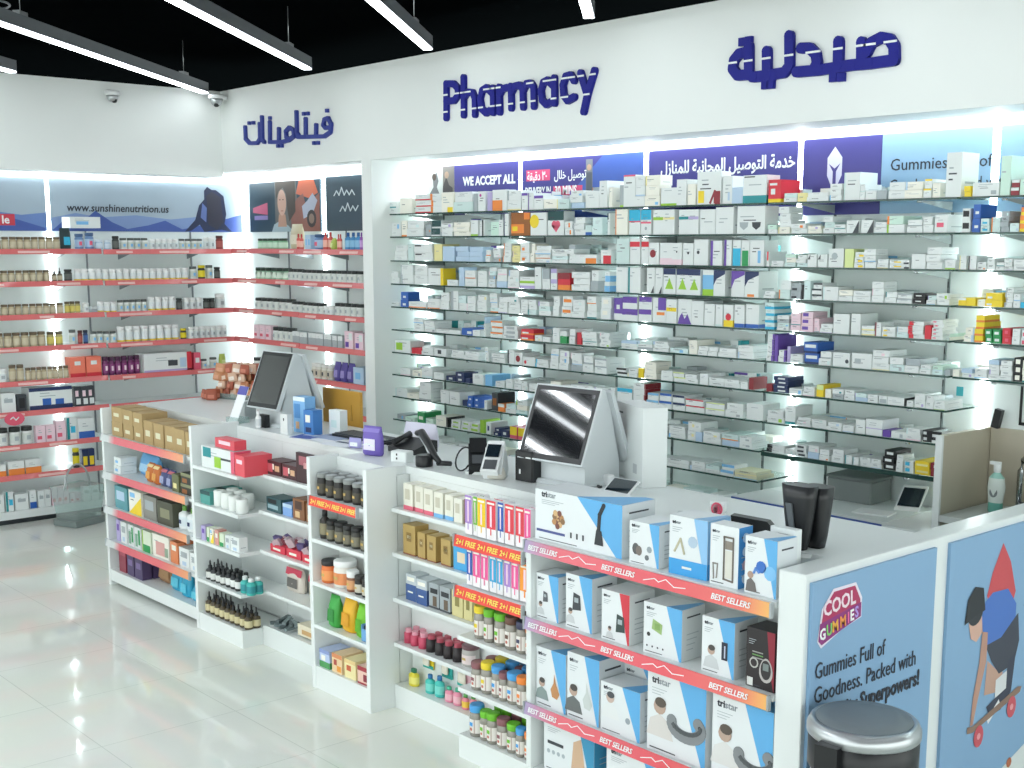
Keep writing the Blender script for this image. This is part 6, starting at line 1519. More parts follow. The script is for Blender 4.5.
for k, (x, y, z, w_, h_, c1, c2, lab) in enumerate([(-4.47, 3.335, .20, .075, .07, 'E6CC2E', '2FA89C', 'yellow and teal sample card hanging over the yellow bottle'), (-4.33, 3.335, .19, .07, .09, '3FB8B0', '2A9C94', 'turquoise sample card hanging behind the turquoise bottles'), (-4.22, 3.335, .18, .09, .08, 'E4B8C4', '2FA89C', 'pink sample card with teal header, behind pink bottles')]):
    t = thing('sample_card', lab, 'card', (x, y, z), 0, None); b = MB(); b.box(0, 0, 0, w_, .006, h_, c1); b.box(0, -.002, h_*.0, w_, 0, h_*.22, c2); b.build('card', t); b = MB(); pouch(b, w_*.6, h_*.6, 'E6E0D0', .02); b.shift(0, w_/2, -.012, h_*.24); b.build('sachet', t)
# ================================================================ gadget boxes
BL = '3E9FDE'; mat('print_blue', '62AEE2', rough=.4)
def gadget(label, x, z, w, h, d, rz=0, tri='r', art=None, y=3.125, side='D9DFE2', name='gadget_box', base='E2E7E9', trip=.42, blue='print_blue', brand=True, cat='box', wrap=False, top=None, tsize=.018):
    t = thing(name, label, cat, (x, y, z+.0008), rz, None)
    b = MB(); b.box(0, 0, 0, w, d, h, base)
    e = .0006
    # printed side, top and base line
    b.face([(w+e, 0, 0), (w+e, d, 0), (w+e, d, h), (w+e, 0, h)], blue if wrap else side)
    b.face([(w+2*e, d*.2, h*.82), (w+2*e, d*.8, h*.82), (w+2*e, d*.8, h*.85), (w+2*e, d*.2, h*.85)], 'K')
    for k in range(4): b.face([(w+2*e, d*.2, h*(.2+.1*k)), (w+2*e, d*(.5+.08*k), h*(.2+.1*k)), (w+2*e, d*(.5+.08*k), h*(.2+.1*k)+.003), (w+2*e, d*.2, h*(.2+.1*k)+.003)], 's')
    if tri == 'r': b.fp([(w*(1-trip), h), (w, h), (w, 0), (w*(1-.06), 0)], -.0008, blue); b.face([(w*(1-trip), 0, h+e), (w, 0, h+e), (w, d, h+e), (w*.9, d, h+e)], blue) if top != 'w' else None
    if tri == 'bar': b.fr(w*.86, w, 0, h, -.0008, blue)
    for k in range(3): b.fr(w*.08, w*(.34-.05*k), h*(.80-.035*k), h*(.80-.035*k)+.0022, -.0008, 's')
    b.fr(w*.05, w*.5, h*.035, h*.05, -.0008, 'K')
    if art: art(b, w, h)
    b.build('carton', t)
    if brand: text('tri', tsize, 'ink', t, (w*.08, -.001, h*.87), bold=.0009); text('ster' if False else 'star', tsize, '8A9298', t, (w*.08+tsize*.93, -.001, h*.87), bold=.0003)
    return t
def a_person(u, z, s, skin='B9A090', coat='C9CED0', hair='4A4644'):
    def f(b, w, h):
        b.fp([(w*u-.03*s, h*z), (w*u-.022*s, h*z+.03*s), (w*u, h*z+.042*s), (w*u+.022*s, h*z+.03*s), (w*u+.032*s, h*z)], -.0012, coat)
        b.disc(w*u, h*z+.055*s, .014*s, -.0016, skin, 12); b.disc(w*u+.002*s, h*z+.063*s, .013*s, -.0019, hair, 12, .7)
    return f
def arts(*fs): return lambda b, w, h: [f(b, w, h) for f in fs]
def neck(u, z, s):   # neck massager: horseshoe collar
    def f(b, w, h):
        P = [(w*u+s*.06*math.cos(a), h*z+s*.035*math.sin(a)) for a in [PI*.95+PI*1.25*k/14 for k in range(15)]]
        b.stroke(P, .040*s, -.0022, -.0008, '85898C'); b.stroke([(p[0], p[1]+.013*s) for p in P[2:-2]], .013*s, -.0044, -.0036, '54585B', False)
        b.disc(P[-2][0], P[-2][1], .007*s, -.005, '2A2C2E', 8)
    return f
# top shelf
def art_fryer(b, w, h):
    b.stroke([(w*.80, h*.93), (w*.755, h*.74), (w*.745, h*.45)], .016, -.002, -.0008, '23272C', True); b.fp([(w*.72, h*.44), (w*.78, h*.44), (w*.80, h*.16), (w*.70, h*.16)], -.0024, '2B2F34')
    for k in range(16):
        a = k*2.4; b.disc(w*.28+.028*math.cos(a)*(k/16)**.5, h*.48+.028*math.sin(a)*(k/16)**.5, .012, -.001-.00005*k, ('B98A5A', '8C6A4A', 'D0AC7C', '7A4E44')[k % 4], 8)
    b.fr(w*.02, w*.36, h*.17, h*.22, -.0012, '4A5490'); [b.fr(w*(.42+.07*k), w*(.44+.07*k), h*.17, h*.28, -.0012, 'K') for k in range(3)]
gadget('large white and blue gadget box with a hand blender shape, at the gummy jar end', -3.475, 1.005, .445, .192, .17, .02, 'r', art_fryer, trip=.5, tsize=.03)
def art_watch(b, w, h): b.disc(w*.22, h*.36, .016, -.001, '5A5A5C', 10, 1.3); b.disc(w*.33, h*.33, .014, -.0014, '7A706A', 10, 1.3); b.disc(w*.68, h*.4, .012, -.001, '9AA4AA', 8); b.disc(w*.6, h*.2, .01, -.001, '6A7074', 8)
gadget('small white box with two watch shapes on the top gadget shelf', -2.985, 1.005, .135, .150, .13, .03, 'r', art_watch, trip=.34, tsize=.015)
def art_blue(b, w, h): b.fr(0, w, 0, h*.27, -.0016, BL); b.face([(w+.0014, 0, 0), (w+.0014, .12, 0), (w+.0014, .12, h*.27), (w+.0014, 0, h*.27)], BL); b.fr(w*.35, w*.6, h*.12, h*.16, -.002, 'w'); b.stroke([(w*.15, h*.4), (w*.3, h*.62), (w*.4, h*.38)], .008, -.0018, -.001, 'B9B49A'); b.disc(w*.62, h*.6, .02, -.001, 'B0C4D6', 10)
gadget('white box with a bright blue foot in the middle of the top gadget shelf', -2.80, 1.005, .16, .200, .12, .05, 'r', art_blue, trip=.36, wrap=True, blue='8FBFE6', tsize=.014)
def art_therm(b, w, h): b.stroke([(w*.5, h*.8), (w*.5, h*.12), (w*.82, h*.1), (w*.82, h*.82), (w*.5, h*.82)], .006, -.002, -.001, '6A625A', True); b.fr(w*.54, w*.8, h*.62, h*.76, -.0018, '8A8278'); b.fr(w*.54, w*.8, h*.14, h*.6, -.0012, 'D9D8CE'); b.stroke([(w*.15, h*.1), (w*.12, h*.35), (w*.28, h*.35), (w*.25, h*.12)], .005, -.0018, -.001, '8A8580')
t = gadget('tall white box with an outlined device and blue side, on the top gadget shelf', -2.622, 1.005, .115, .200, .07, .02, None, art_therm, trip=.0, wrap=True, blue='3F8CCB', tsize=.012)
b = MB(); [b.yprism([(.1165+.0, .02+.0)]*3, 0, 0, 'w') for _ in ()]
for k in range(4): b.xprism([(.035+.016*math.cos(2*PI*j/12), .03+.045*k+.016*math.sin(2*PI*j/12)) for j in range(12)], .1158, .1168, ('D8E6F2', 'C9A8B0', 'D8E6F2', 'C0D8EE')[k])
b.build('side_icon', t)
def art_neb(b, w, h): b.disc(w*.52, h*.5, .02, -.0018, '3A6FC0', 10); b.stroke([(w*.45, h*.4), (w*.35, h*.46), (w*.3, h*.38)], .008, -.002, -.001, '5A8AD0'); b.disc(w*.8, h*.42, .024, -.0018, '7FBDEA', 10); b.fp([(w*.04, h*.04), (w*.08, h*.22), (w*.2, h*.28), (w*.34, h*.2), (w*.4, h*.04)], -.0012, '6E6A68'); b.disc(w*.19, h*.33, .012, -.0016, 'B09484', 10)
gadget('white box with a blue mask picture, hard against the counter end', -2.478, 1.005, .125, .185, .10, .0, 'r', art_neb, trip=.42, tsize=.014)
t = thing('hanging_pack', 'clear hang-tab pack standing behind the mask box', 'pack', (-2.47, 3.24, 1.0055)); b = MB(); b.box(0, 0, 0, .10, .03, .20, 'E2E8E8'); b.fr(.03, .07, .172, .182, -.001, 'ink'); b.fr(.05, .09, .14, .16, -.001, '6FA8E0'); b.build('card', t)
# second shelf
def art_dev(c1, u=.5, z=.4, s=1): return lambda b, w, h: (b.fp([(w*u-.016*s, h*z-.024*s), (w*u-.012*s, h*z+.028*s), (w*u+.014*s, h*z+.022*s), (w*u+.018*s, h*z-.02*s)], -.002, c1), b.fr(w*u-.008*s, w*u+.008*s, h*z, h*z+.014*s, -.0026, 'A9B4B8'))
gadget('narrow white and blue gadget box nearest the gummy jars, second gadget shelf', -3.468, .70, .12, .175, .10, .02, 'r', arts(art_dev('5A5E64', .42, .5, .8), a_person(.2, .1, .7)), trip=.45, tsize=.014)
gadget('white and bright blue box with a cuff device, second from gummy jars, second gadget shelf', -3.305, .70, .135, .205, .13, .02, 'r', arts(art_dev('3E4348', .42, .5, 1.3), a_person(.18, .1, .8)), trip=.5, tsize=.014)
gadget('white box with a red corner and glucose meter picture, second gadget shelf', -3.118, .70, .135, .183, .13, .02, 'r', arts(art_dev('3A4A48', .68, .38, 1.3), a_person(.3, .06, .6)), trip=.36, blue='D03A48', tsize=.013, side='DDE2E2', top='w')
def art_green(b, w, h): b.fp([(w*.22, h*.5), (w*.25, h*.7), (w*.5, h*.62), (w*.48, h*.42)], -.0012, '9CB878'); b.fr(w*.3, w*.44, h*.5, h*.62, -.0016, '86A860'); b.disc(w*.14, h*.38, .008, -.0014, '2E3230', 8); [b.disc(w*(.1+.14*k), h*.15, .004, -.0012, 'K', 6) for k in range(4)]
gadget('wide white box with a pale green cloth picture, middle of the second gadget shelf', -2.912, .70, .17, .182, .12, .04, 'r', art_green, trip=.4, tsize=.014, side='D3D8D8')
gadget('white box with a seated man and a dark device, second gadget shelf', -2.648, .70, .135, .190, .12, .02, 'r', arts(lambda b, w, h: (b.fr(w*.62, w*.8, h*.3, h*.62, -.002, '23283A'), b.fr(w*.7, w*.74, h*.34, h*.56, -.0026, 'C0C8D8')), a_person(.3, .1, 1.1)), trip=.5, tsize=.014)
def art_black(b, w, h):
    b.fp([(w*.72, h), (w, h), (w, 0), (w*.86, h*.3)], -.0012, '8C2436')
    b.yprism([(w*.72+.026*math.cos(2*PI*j/18)*(1-.15*math.sin(2*PI*j/18)), h*.34+.040*math.sin(2*PI*j/18)) for j in range(18)], -.003, -.001, 'B9B4B2'); b.yprism([(w*.72+.02*math.cos(2*PI*j/18), h*.35+.032*math.sin(2*PI*j/18)) for j in range(18)], -.0036, -.003, '2E2A2C'); b.fr(w*.62, w*.82, h*.34, h*.46, -.004, '7A8684')
    b.disc(w*.28, h*.42, .018, -.0012, 'B9B9B4', 12); b.disc(w*.28, h*.42, .013, -.0016, '2A2426', 10); b.fr(w*.05, w*.26, h*.02, h*.16, -.0014, 'D8DCD8'); [b.fr(w*.22, w*.6, h*(.6-.05*k), h*(.6-.05*k)+.004, -.0014, '6A9A5A' if k == 1 else '9A9A98') for k in range(3)]
t = gadget('black box with a dark red corner and oval blood glucose meter, second gadget shelf', -2.462, .70, .112, .195, .10, .0, None, art_black, base='231D20', brand=False, side='3A2026')
text('GlucoSure' if False else 'meter', .018, 'paper', t, (.008, -.0016, .165), bold=.0008) if False else None
# third shelf
def art_drop(c): return lambda b, w, h: b.fp([(w*.62, h*.62), (w*.68, h*.46), (w*.8, h*.3), (w*.72, h*.2), (w*.55, h*.22), (w*.5, h*.34), (w*.6, h*.46)], -.002, c)
gadget('white and blue box with an orange brown massager, nearest gummy jars, third gadget shelf', -3.468, .355, .165, .232, .14, .0, 'r', arts(art_drop('C08A5A'), a_person(.2, .12, 1.2, coat='8A9A98')), trip=.5, tsize=.018)
gadget('white and blue box with a pale foot device, second in third gadget shelf', -3.295, .355, .165, .252, .14, .02, 'r', arts(art_drop('C9D0CE'), a_person(.2, .1, 1.5, coat='6A7070')), trip=.46, tsize=.018)
gadget('lower white and blue box with a head and shoulders picture, third gadget shelf', -3.118, .355, .19, .185, .12, .03, 'r', arts(a_person(.25, .3, 1.4, coat='E4E8E8', skin='C9B4A8', hair='4A4E52'), lambda b, w, h: b.disc(w*.7, h*.36, .012, -.0014, '9AA4AC', 10)), trip=.45, tsize=.018)
gadget('blue-topped box stored flat behind the head and shoulders box, third gadget shelf', -3.14, .355, .25, .22, .075, .0, 'r', None, y=3.262, trip=.6, tsize=.016)
gadget('large white box with a grey neck massager, third gadget shelf', -2.888, .355, .265, .285, .20, .0, 'r', arts(neck(.68, .45, 1.1), a_person(.22, .2, 2.0, coat='D8D4D0', hair='5A5048')), trip=.46, tsize=.034)
gadget('large white box with a folded grey massager against the counter end, third gadget shelf', -2.595, .355, .25, .28, .20, .0, 'r', arts(neck(.72, .36, 1.1), a_person(.22, .16, 2.0, coat='DCDCDA', hair='5A5048')), trip=.46, tsize=.034)
# bottom shelf
def art_hand(b, w, h): b.fp([(w*.55, h*.1), (w*.6, h*.7), (w*.75, h*.8), (w*.85, h*.1)], -.0012, 'CFAE90'); b.fr(w*.08, w*.4, h*.5, h*.56, -.0012, 'K'); [b.disc(w*(.1+.1*k), h*.36, .009, -.0012, 'A9B4BA', 8) for k in range(4)]
gadget('white box with a tan hand picture and teal side on the bottom gadget shelf', -3.44, .10, .27, .215, .14, .02, 'r', art_hand, y=3.14, trip=.3, wrap=True, blue='3F94BC', tsize=.022)
gadget('plain white gadget box in the middle of the bottom gadget shelf', -3.10, .10, .30, .20, .16, .0, 'r', None, y=3.14, trip=.4, tsize=.022)
gadget('white and blue gadget box by the counter end on the bottom gadget shelf', -2.74, .10, .30, .21, .16, .0, 'r', None, y=3.14, trip=.4, tsize=.022)
# ================================================================ things on the counter
ZC = 1.111
def pos(label, x, y, rz, w, seed):
    t = thing('sales_terminal', label, 'computer', (x, y, ZC), rz, 'twin-screen sales terminals'); w2 = w/2
    def scr(front):
        # slab leaning back: bottom (y0, z0) to top (y1, z1)
        y0, z0, y1, z1 = (0, .10, .125, .405)
        n = Vector((0, -(z1-z0), (y1-y0))).normalized(); th = .022
        b = MB(); P = lambda u, s_, o: (u, y0+(y1-y0)*s_-n.y*-1*0+n.y*o, z0+(z1-z0)*s_+n.z*o)
        b.hexa([P(-w2, 0, 0), P(w2, 0, 0), P(w2, 0, -th), P(-w2, 0, -th)], [P(-w2, 1, 0), P(w2, 1, 0), P(w2, 1, -th), P(-w2, 1, -th)], 'terminal_shell')
        c = MB(); c.face([P(-w2+.006, .02, .0012), P(w2-.006, .02, .0012), P(w2-.006, .98, .0012), P(-w2+.006, .98, .0012)], 'blackplastic')
        c.face([P(-w2+.024, .09, .002), P(w2-.024, .09, .002), P(w2-.024, .92, .002), P(-w2+.024, .92, .002)], 'screen')
        if not front:
            for m_ in (b, c):
                for i in range(len(m_.v)): x_, y_, z_ = m_.v[i]; m_.v[i] = (-x_, .325-y_, z_-.01)
        h_ = b.build('screen_housing', t); c.build('display_panel', h_)
    scr(True); scr(False)
    b = MB(); b.xprism([(.05, 0), (.05, .09), (.135, .37), (.15, .39), (.18, .39), (.195, .37), (.27, .09), (.27, 0)], -w2*.62, w2*.86, 'terminal_shell'); b.build('pedestal', t)
    b = MB(); b.bbox(-w2*.62, .02, 0, w2*.9, .31, .018, 'terminal_shell', .01); b.build('base_plate', t)
    return t
pos('twin-screen sales terminal beside the tall white box', -3.81, 3.50, math.radians(5), .36, 1)
pos('twin-screen sales terminal beside the pharmacy leaflets, nearer the aisle', -6.125, 3.49, math.radians(5), .285, 2)
t = thing('tall_box', 'tall plain white carton standing behind the sales terminal', 'box', (-3.62, 3.80, ZC), 0)
b = MB(); b.v = []; P = [(-3.785, 3.862), (-3.515, 3.748), (-3.465, 3.842), (-3.73, 3.955)]; P = [(x+3.62, y-3.80) for x, y in P]
b.prism(P, 0, .33, 'w'); b.build('carton', t)
c = MB(); d0 = Vector((P[1][0]-P[0][0], P[1][1]-P[0][1], 0)).normalized(); n0 = Vector((d0.y, -d0.x, 0)); o0 = Vector((P[0][0], P[0][1], 0))+n0*.0008
q = lambda u, z: tuple(o0+d0*u+Vector((0, 0, z)))
c.face([q(.04, .285), q(.09, .285), q(.09, .292), q(.04, .292)], 'K'); c.face([q(.20, .05), q(.24, .05), q(.24, .09), q(.20, .09)], 'C0C6C8'); c.face([q(.27, .012), q(.276, .012), q(.276, .02), q(.27, .02)], 'k'); c.build('print', t)
b = MB(); b.face([(P[0][0], P[0][1], .331), (P[1][0], P[1][1], .331), (sum(p[0] for p in P)/4, sum(p[1] for p in P)/4, .345)], 'w'); b.face([(P[1][0], P[1][1], .331), (P[2][0], P[2][1], .331), (sum(p[0] for p in P)/4, sum(p[1] for p in P)/4, .345)], 'w'); b.build('flap', t)
t = thing('tablet', 'small tilted tablet with a grey screen before the tall white box', 'tablet', (-3.52, 3.56, ZC), .1)
b = MB(); b.obox((.04, .03, .03), .13, .09, .008, (.55, 0, 0), 'whiteplastic'); b.build('frame', t); b = MB(); b.obox((.04, .0278, .0346), .115, .078, .002, (.55, 0, 0), 'screenglass'); b.build('display_panel', t); b = MB(); b.box(.02, .06, 0, .06, .066, .05, 'whiteplastic'); b.build('stand', t)
t = thing('card_reader', 'small white cube reader beside the tablet', 'card reader', (-3.66, 3.70, ZC)); b = MB(); b.bbox(-.02, -.02, 0, .02, .02, .045, 'whiteplastic', .006); b.build('body', t)
t = thing('scanner_cable', 'black coiled cable lying between terminal and tablet', 'cable', (-3.70, 3.62, ZC)); b = MB(); b.tube([(-.06+.012*k, .02*math.sin(k*.9), .01+.008*math.sin(k*.5)) for k in range(14)], .006, 'blackplastic', 6); b.build('cable', t)
def terminal(label, loc, rz, body, tilt, mscr='screenglass', name='card_terminal'):
    t = thing(name, label, 'card terminal', loc, rz)
    b = MB(); b.xprism([(-.02, 0), (.07, 0), (.085, .03), (.05, .115), (.02, .13), (-.035, .03)], -.042, .042, body); b.build('cradle', t)
    b = MB(); b.obox((0, -.012, .09), .075, .17, .03, (tilt, 0, 0), body); h = b.build('handset', t)
    b = MB(); b.obox((0, -.012-.017*math.sin(tilt)+.02*math.cos(tilt), .09+.017*math.cos(tilt)+.028*math.sin(tilt)), .06, .07, .002, (tilt, 0, 0), mscr); b.build('display', h)
    b = MB(); b.obox((0, -.012-.017*math.sin(tilt)-.05*math.cos(tilt), .09+.017*math.cos(tilt)-.05*math.sin(tilt)), .055, .05, .003, (tilt, 0, 0), '4A4E52'); b.build('keypad', h)
    return t
terminal('black card terminal with a looped cable', (-4.22, 3.46, ZC), .9, 'blackplastic', .62, 'blackplastic')
t = thing('power_cable', 'thin black cable loop beside the black card terminal', 'cable', (-4.31, 3.45, ZC)); b = MB(); b.tube([(.05*math.cos(a), .02*math.sin(a), .055+.05*math.sin(a)) for a in [.3+k*.37 for k in range(16)]], .004, 'blackplastic', 6); b.build('cable', t)
terminal('white card terminal between the black terminal and the receipt printer', (-4.09, 3.44, ZC), .6, 'whiteplastic', .7)
t = thing('receipt_printer', 'black box-shaped receipt printer behind the toothbrush packs', 'printer', (-4.01, 3.485, ZC), .05); b = MB(); b.bbox(0, 0, 0, .11, .13, .13, 'blackplastic', .008); b.build('body', t); b = MB(); b.box(.02, .03, .13, .11, .1, .136, '2E3236'); b.build('paper_cover', t); b = MB(); b.fr(.07, .10, .10, .106, -.001, 'w'); b.fr(.03, .04, .03, .05, -.001, 'w'); b.build('print', t)
t = thing('pen_pot', 'dark wire pen pot holding red and white pens', 'pen pot', (-4.06, 3.70, ZC)); b = MB(); b.lathe([(.035, 0), (.038, .005), (.04, .09), (.037, .09), (.034, .01)], '5A4A4C', 12); b.build('pot', t)
for k in range(6): b = MB(); b.tube([(.012*math.cos(k), .012*math.sin(k), .01), (.03*math.cos(k), .03*math.sin(k), .14)], .004, ('C84A5A', 'w', 'D89AA0', 'K', 'b', 'w')[k], 6); tag(b.build('pen', None, (-4.06, 3.70, ZC)), ['red', 'white', 'pink', 'charcoal', 'blue', 'second white'][k]+' pen standing in the dark pen pot', 'pen', 'pens in the pot')
t = thing('flat_packet', 'small navy and white packet on the counter edge above the cream cartons', 'packet', (-4.22, 3.46, ZC), .5); b = MB(); b.box(-.05, -.03, 0, .05, .03, .012, 'w'); b.box(-.045, -.025, .012, .0, .025, .0135, 'n'); b.build('packet', t)
t = thing('clear_bag', 'crumpled clear sample bag behind the tan carton', 'bag', (-4.09, 3.44, ZC), .3); b = MB(); pouch(b, .11, .05, 'DAD6CC', .07); b.build('bag', t)
# phone
t = thing('desk_phone', 'low black desk phone behind the purple wipes pack', 'telephone', (-4.90, 3.60, ZC), .1)
b = MB(); b.xprism([(-.07, 0), (.08, 0), (.08, .055), (.055, .06), (-.07, .025)], -.09, .10, 'blackplastic'); b.build('base', t)
b = MB(); b.tube([(-.06, -.06, .045), (-.06, -.0, .062), (-.06, .05, .075)], [.016, .012, .016], 'blackplastic', 10); b.build('handset', t)
t = thing('barcode_scanner', 'black barcode scanner slanting down to a round base beside the wipes', 'scanner', (-4.52, 3.43, ZC))
b = MB(); b.tube([(-.17, .05, .125), (-.12, .04, .135), (-.05, .02, .10), (.03, .0, .045), (.07, -.0, .02)], [.013, .018, .018, .015, .012], 'blackplastic', 10); b.tube([(.05, 0, .018), (.12, .02, .022)], [.013, .011], 'blackplastic', 8); b.build('handle', t)
b = MB(); b.lathe([(.038, 0), (.04, .008), (.04, .045), (.034, .052)], 'blackplastic', 18, c=(-.01, -.03)); b.build('base', t)
b = MB(); b.tube([(-.12, .028, .118), (-.05, .008, .085), (.0, -.01, .055)], .006, 'silver', 6); b.build('trim_line', t)
t = thing('adhesive_block', 'small white block with two dark dots beside the purple pack', 'block', (-4.70, 3.40, ZC), .3); b = MB(); b.bbox(-.045, -.03, 0, .045, .03, .05, 'w', .004); b.build('block', t); b = MB(); b.fr(-.012, -.004, .03, .04, -.0305, 'k'); b.fr(-.012, -.004, .012, .022, -.0305, 'k'); b.build('print', t)
t = thing('wipes_pack', 'crumpled purple and white wipes pack in front of the phone', 'wipes', (-4.93, 3.40, ZC), .25)
b = MB(); pouch(b, .12, .14, '6F5CB4', .06, 'E6E0F2', '8A7AC8'); b.stroke([(-.04, .05), (-.01, .058), (.03, .05)], .006, -.0325, -.03, 'w'); b.build('pack', t)
t = thing('tissue_pack', 'small lavender and white tissue pack among the leaflets', 'tissues', (-5.17, 3.46, ZC), .3); b = MB(); pouch(b, .08, .05, 'A9A6DA', .03, 'w'); b.build('pack', t)
t = thing('wrapped_pack', 'white wrapped pack behind the purple wipes', 'pack', (-4.98, 3.72, ZC), .2); b = MB(); pouch(b, .22, .12, 'D8D6E6', .08, 'F0F0F4'); b.build('pack', t)
t = thing('keyboard', 'long black keyboard lying along the counter before the mustard board', 'keyboard', (-5.35, 3.66, ZC), .04)
b = MB(); b.box(-.22, -.07, 0, .22, .07, .016, 'blackplastic'); b.build('body', t); b = MB()
for r_ in range(5):
    for k in range(16): b.box(-.21+k*.026, -.06+r_*.025, .016, -.188+k*.026, -.04+r_*.025, .022, '3A4048')
b.build('keys', t)
for k, (x, y, rz, col, lab) in enumerate([(-5.62, 3.50, .4, '4A5AA8', 'dark blue leaflet lying nearest the blue carton'), (-5.45, 3.50, -.2, 'EEF1F4', 'white leaflet lying beside the keyboard'), (-5.30, 3.47, .15, 'E6EAF2', 'white leaflet under the tissue pack'), (-5.52, 3.56, .1, '9AA8C8', 'grey blue leaflet partly under the white ones'), (-5.2, 3.56, -.3, 'F0F2F4', 'white leaflet nearest the phone')]):
    t = thing('leaflet', lab, 'leaflet', (x, y, ZC+k*.001), rz, 'loose leaflets on the counter'); b = MB(); b.box(-.10, -.07, 0, .10, .07, .0012, col); b.box(-.08, .02, .0012, .02, .05, .0015, 'n' if k else 'w'); b.build('sheet', t)
t = thing('display_carton', 'upright blue and white product carton beside the sales terminal', 'box', (-5.80, 3.53, ZC), .1)
b = MB(); carton_into(b, .10, .07, .19, '7FB4E2,t:E2ECF4:.12,x:4E8CC8:.1:.6:.4:.8,x:E2B48A:.2:.5:.1:.3', 3); b.build('carton', t)
t = thing('display_carton', 'darker blue carton standing against the blue and white one', 'box', (-5.695, 3.52, ZC), .1); b = MB(); carton_into(b, .08, .06, .13, '3F7CC0,x:W:.2:.7:.5:.8,x:n:.2:.8:.1:.3', 4); b.build('carton', t)
t = thing('folded_carton', 'white folded carton behind the blue cartons', 'box', (-5.60, 3.62, ZC), .1); b = MB(); carton_into(b, .09, .05, .13, 'E4EAE8,x:S:.2:.7:.3:.6', 4); b.build('carton', t)
t = thing('small_card', 'narrow white carton standing at the counter edge over the candy shelf', 'box', (-5.80, 3.435, ZC), .1); b = MB(); b.box(-.03, 0, 0, .03, .03, .105, 'w'); b.disc(0, .08, .006, -.001, 'K', 8); b.fr(-.004, .004, .07, .078, -.0012, 'K'); b.build('carton', t)
t = thing('mustard_board', 'mustard yellow board leaning behind the counter beside the pillar', 'board', (-6.155, 3.905, .80), 0)
b = MB(); b.box(0, 0, 0, .37, .02, .495, 'mustard'); b.build('board', t); b = MB(); b.yprism([(.28, .33), (.30, .33), (.29, .42)], -.003, 0, 'B08530'); b.build('notch', t)
t = thing('leaflet_stand', 'white leaflet with a purple heading leaning in a clear holder', 'leaflet', (-6.37, 3.465, ZC), .1)
b = MB(); b.hexa([(-.045, -.02, 0), (.035, -.02, 0), (.035, -.016, 0), (-.045, -.016, 0)], [(-.015, .05, .20), (.065, .05, .20), (.065, .054, .20), (-.015, .054, .20)], 'F2F4F8'); b.hexa([(-.022, .03, .155), (.058, .03, .155), (.058, .034, .155), (-.022, .034, .155)], [(-.015, .047, .201), (.065, .047, .201), (.065, .051, .201), (-.015, .051, .201)], '5A5AB0'); b.build('leaflet', t); b = MB(); b.box(-.05, -.03, 0, .06, .05, .03, 'acrylic'); b.build('holder', t)
t = thing('small_carton', 'small white carton behind the leaflet holder', 'box', (-6.66, 3.66, ZC), .1); b = MB(); carton_into(b, .12, .06, .07, 'w,t:u:.2', 4); b.build('carton', t)
t = thing('grey_box', 'short grey box between the white carton and the leaflet', 'box', (-6.47, 3.56, ZC), .1); b = MB(); b.bbox(-.05, 0, 0, .03, .08, .10, 'greyplastic', .004); b.build('box', t)
t = thing('sanitiser', 'small white bottle in a black holder beside the aisle terminal', 'bottle', (-6.10, 3.455, ZC)); b = MB(); bottle(b, .04, .09, 'E8EAEA', 'F4F4F4', 'C8CED0', .4); b.build('bottle', t); b = MB(); b.box(-.035, .022, 0, .035, .05, .07, 'blackplastic'); b.build('holder', t)
# candy basket
t = thing('sweet_basket', 'low clear tray piled with copper coloured sweet packs at the aisle end', 'tray', (-7.38, 4.06, ZC), .3)
b = MB(); b.box(-.17, -.10, 0, .17, .10, .006, 'acrylic'); b.box(-.17, -.10, 0, .17, -.097, .035, 'acrylic'); b.box(-.17, .097, 0, .17, .10, .035, 'acrylic'); b.box(-.17, -.10, 0, -.167, .10, .035, 'acrylic'); b.box(.167, -.10, 0, .17, .10, .035, 'acrylic'); b.build('tray', t)
rq = random.Random(9); SW = []
for v in range(4):
    b = MB(); pouch(b, .075, .062, ('B5764E', 'C98F68', 'A4543C', 'D9B49A')[v], .035, ('E6CDB8', 'D9A080', 'C87A62', 'F0E2D6')[v]); SW.append(b.mesh('sweet_pack'))
for lay in range(4):
    nx = 5-lay//2
    for q in range(nx*3):
        lx, ly = -.14+.07*(q % nx)+.03*(lay % 2)+rq.uniform(-.006, .006), -.06+.055*(q//nx)+rq.uniform(-.006, .006)
        o = link('sweet_pack', SW[rq.randrange(4)], None, (-7.38+lx*math.cos(.3)-ly*math.sin(.3), 4.06+lx*math.sin(.3)+ly*math.cos(.3), ZC+.008+lay*.052)); o.rotation_euler = (rq.uniform(-.15, .1), rq.uniform(-.2, .2), .3+rq.uniform(-.4, .4))
        tag(o, 'copper coloured sweet pack in the %s layer of the clear tray' % ('bottom', 'second', 'third', 'top')[lay], 'sweets', 'sweet packs in the %s layer of the tray' % ('bottom', 'second', 'third', 'top')[lay])
for k in range(5):
    o = link('sweet_pack', SW[2], None, (-7.49+.045*(k % 3), 3.86+.05*(k//3), ZC)); o.rotation_euler = (0, 0, .4*k); tag(o, 'reddish sweet pack standing beside the clear tray', 'sweets', 'reddish sweet packs beside the tray')
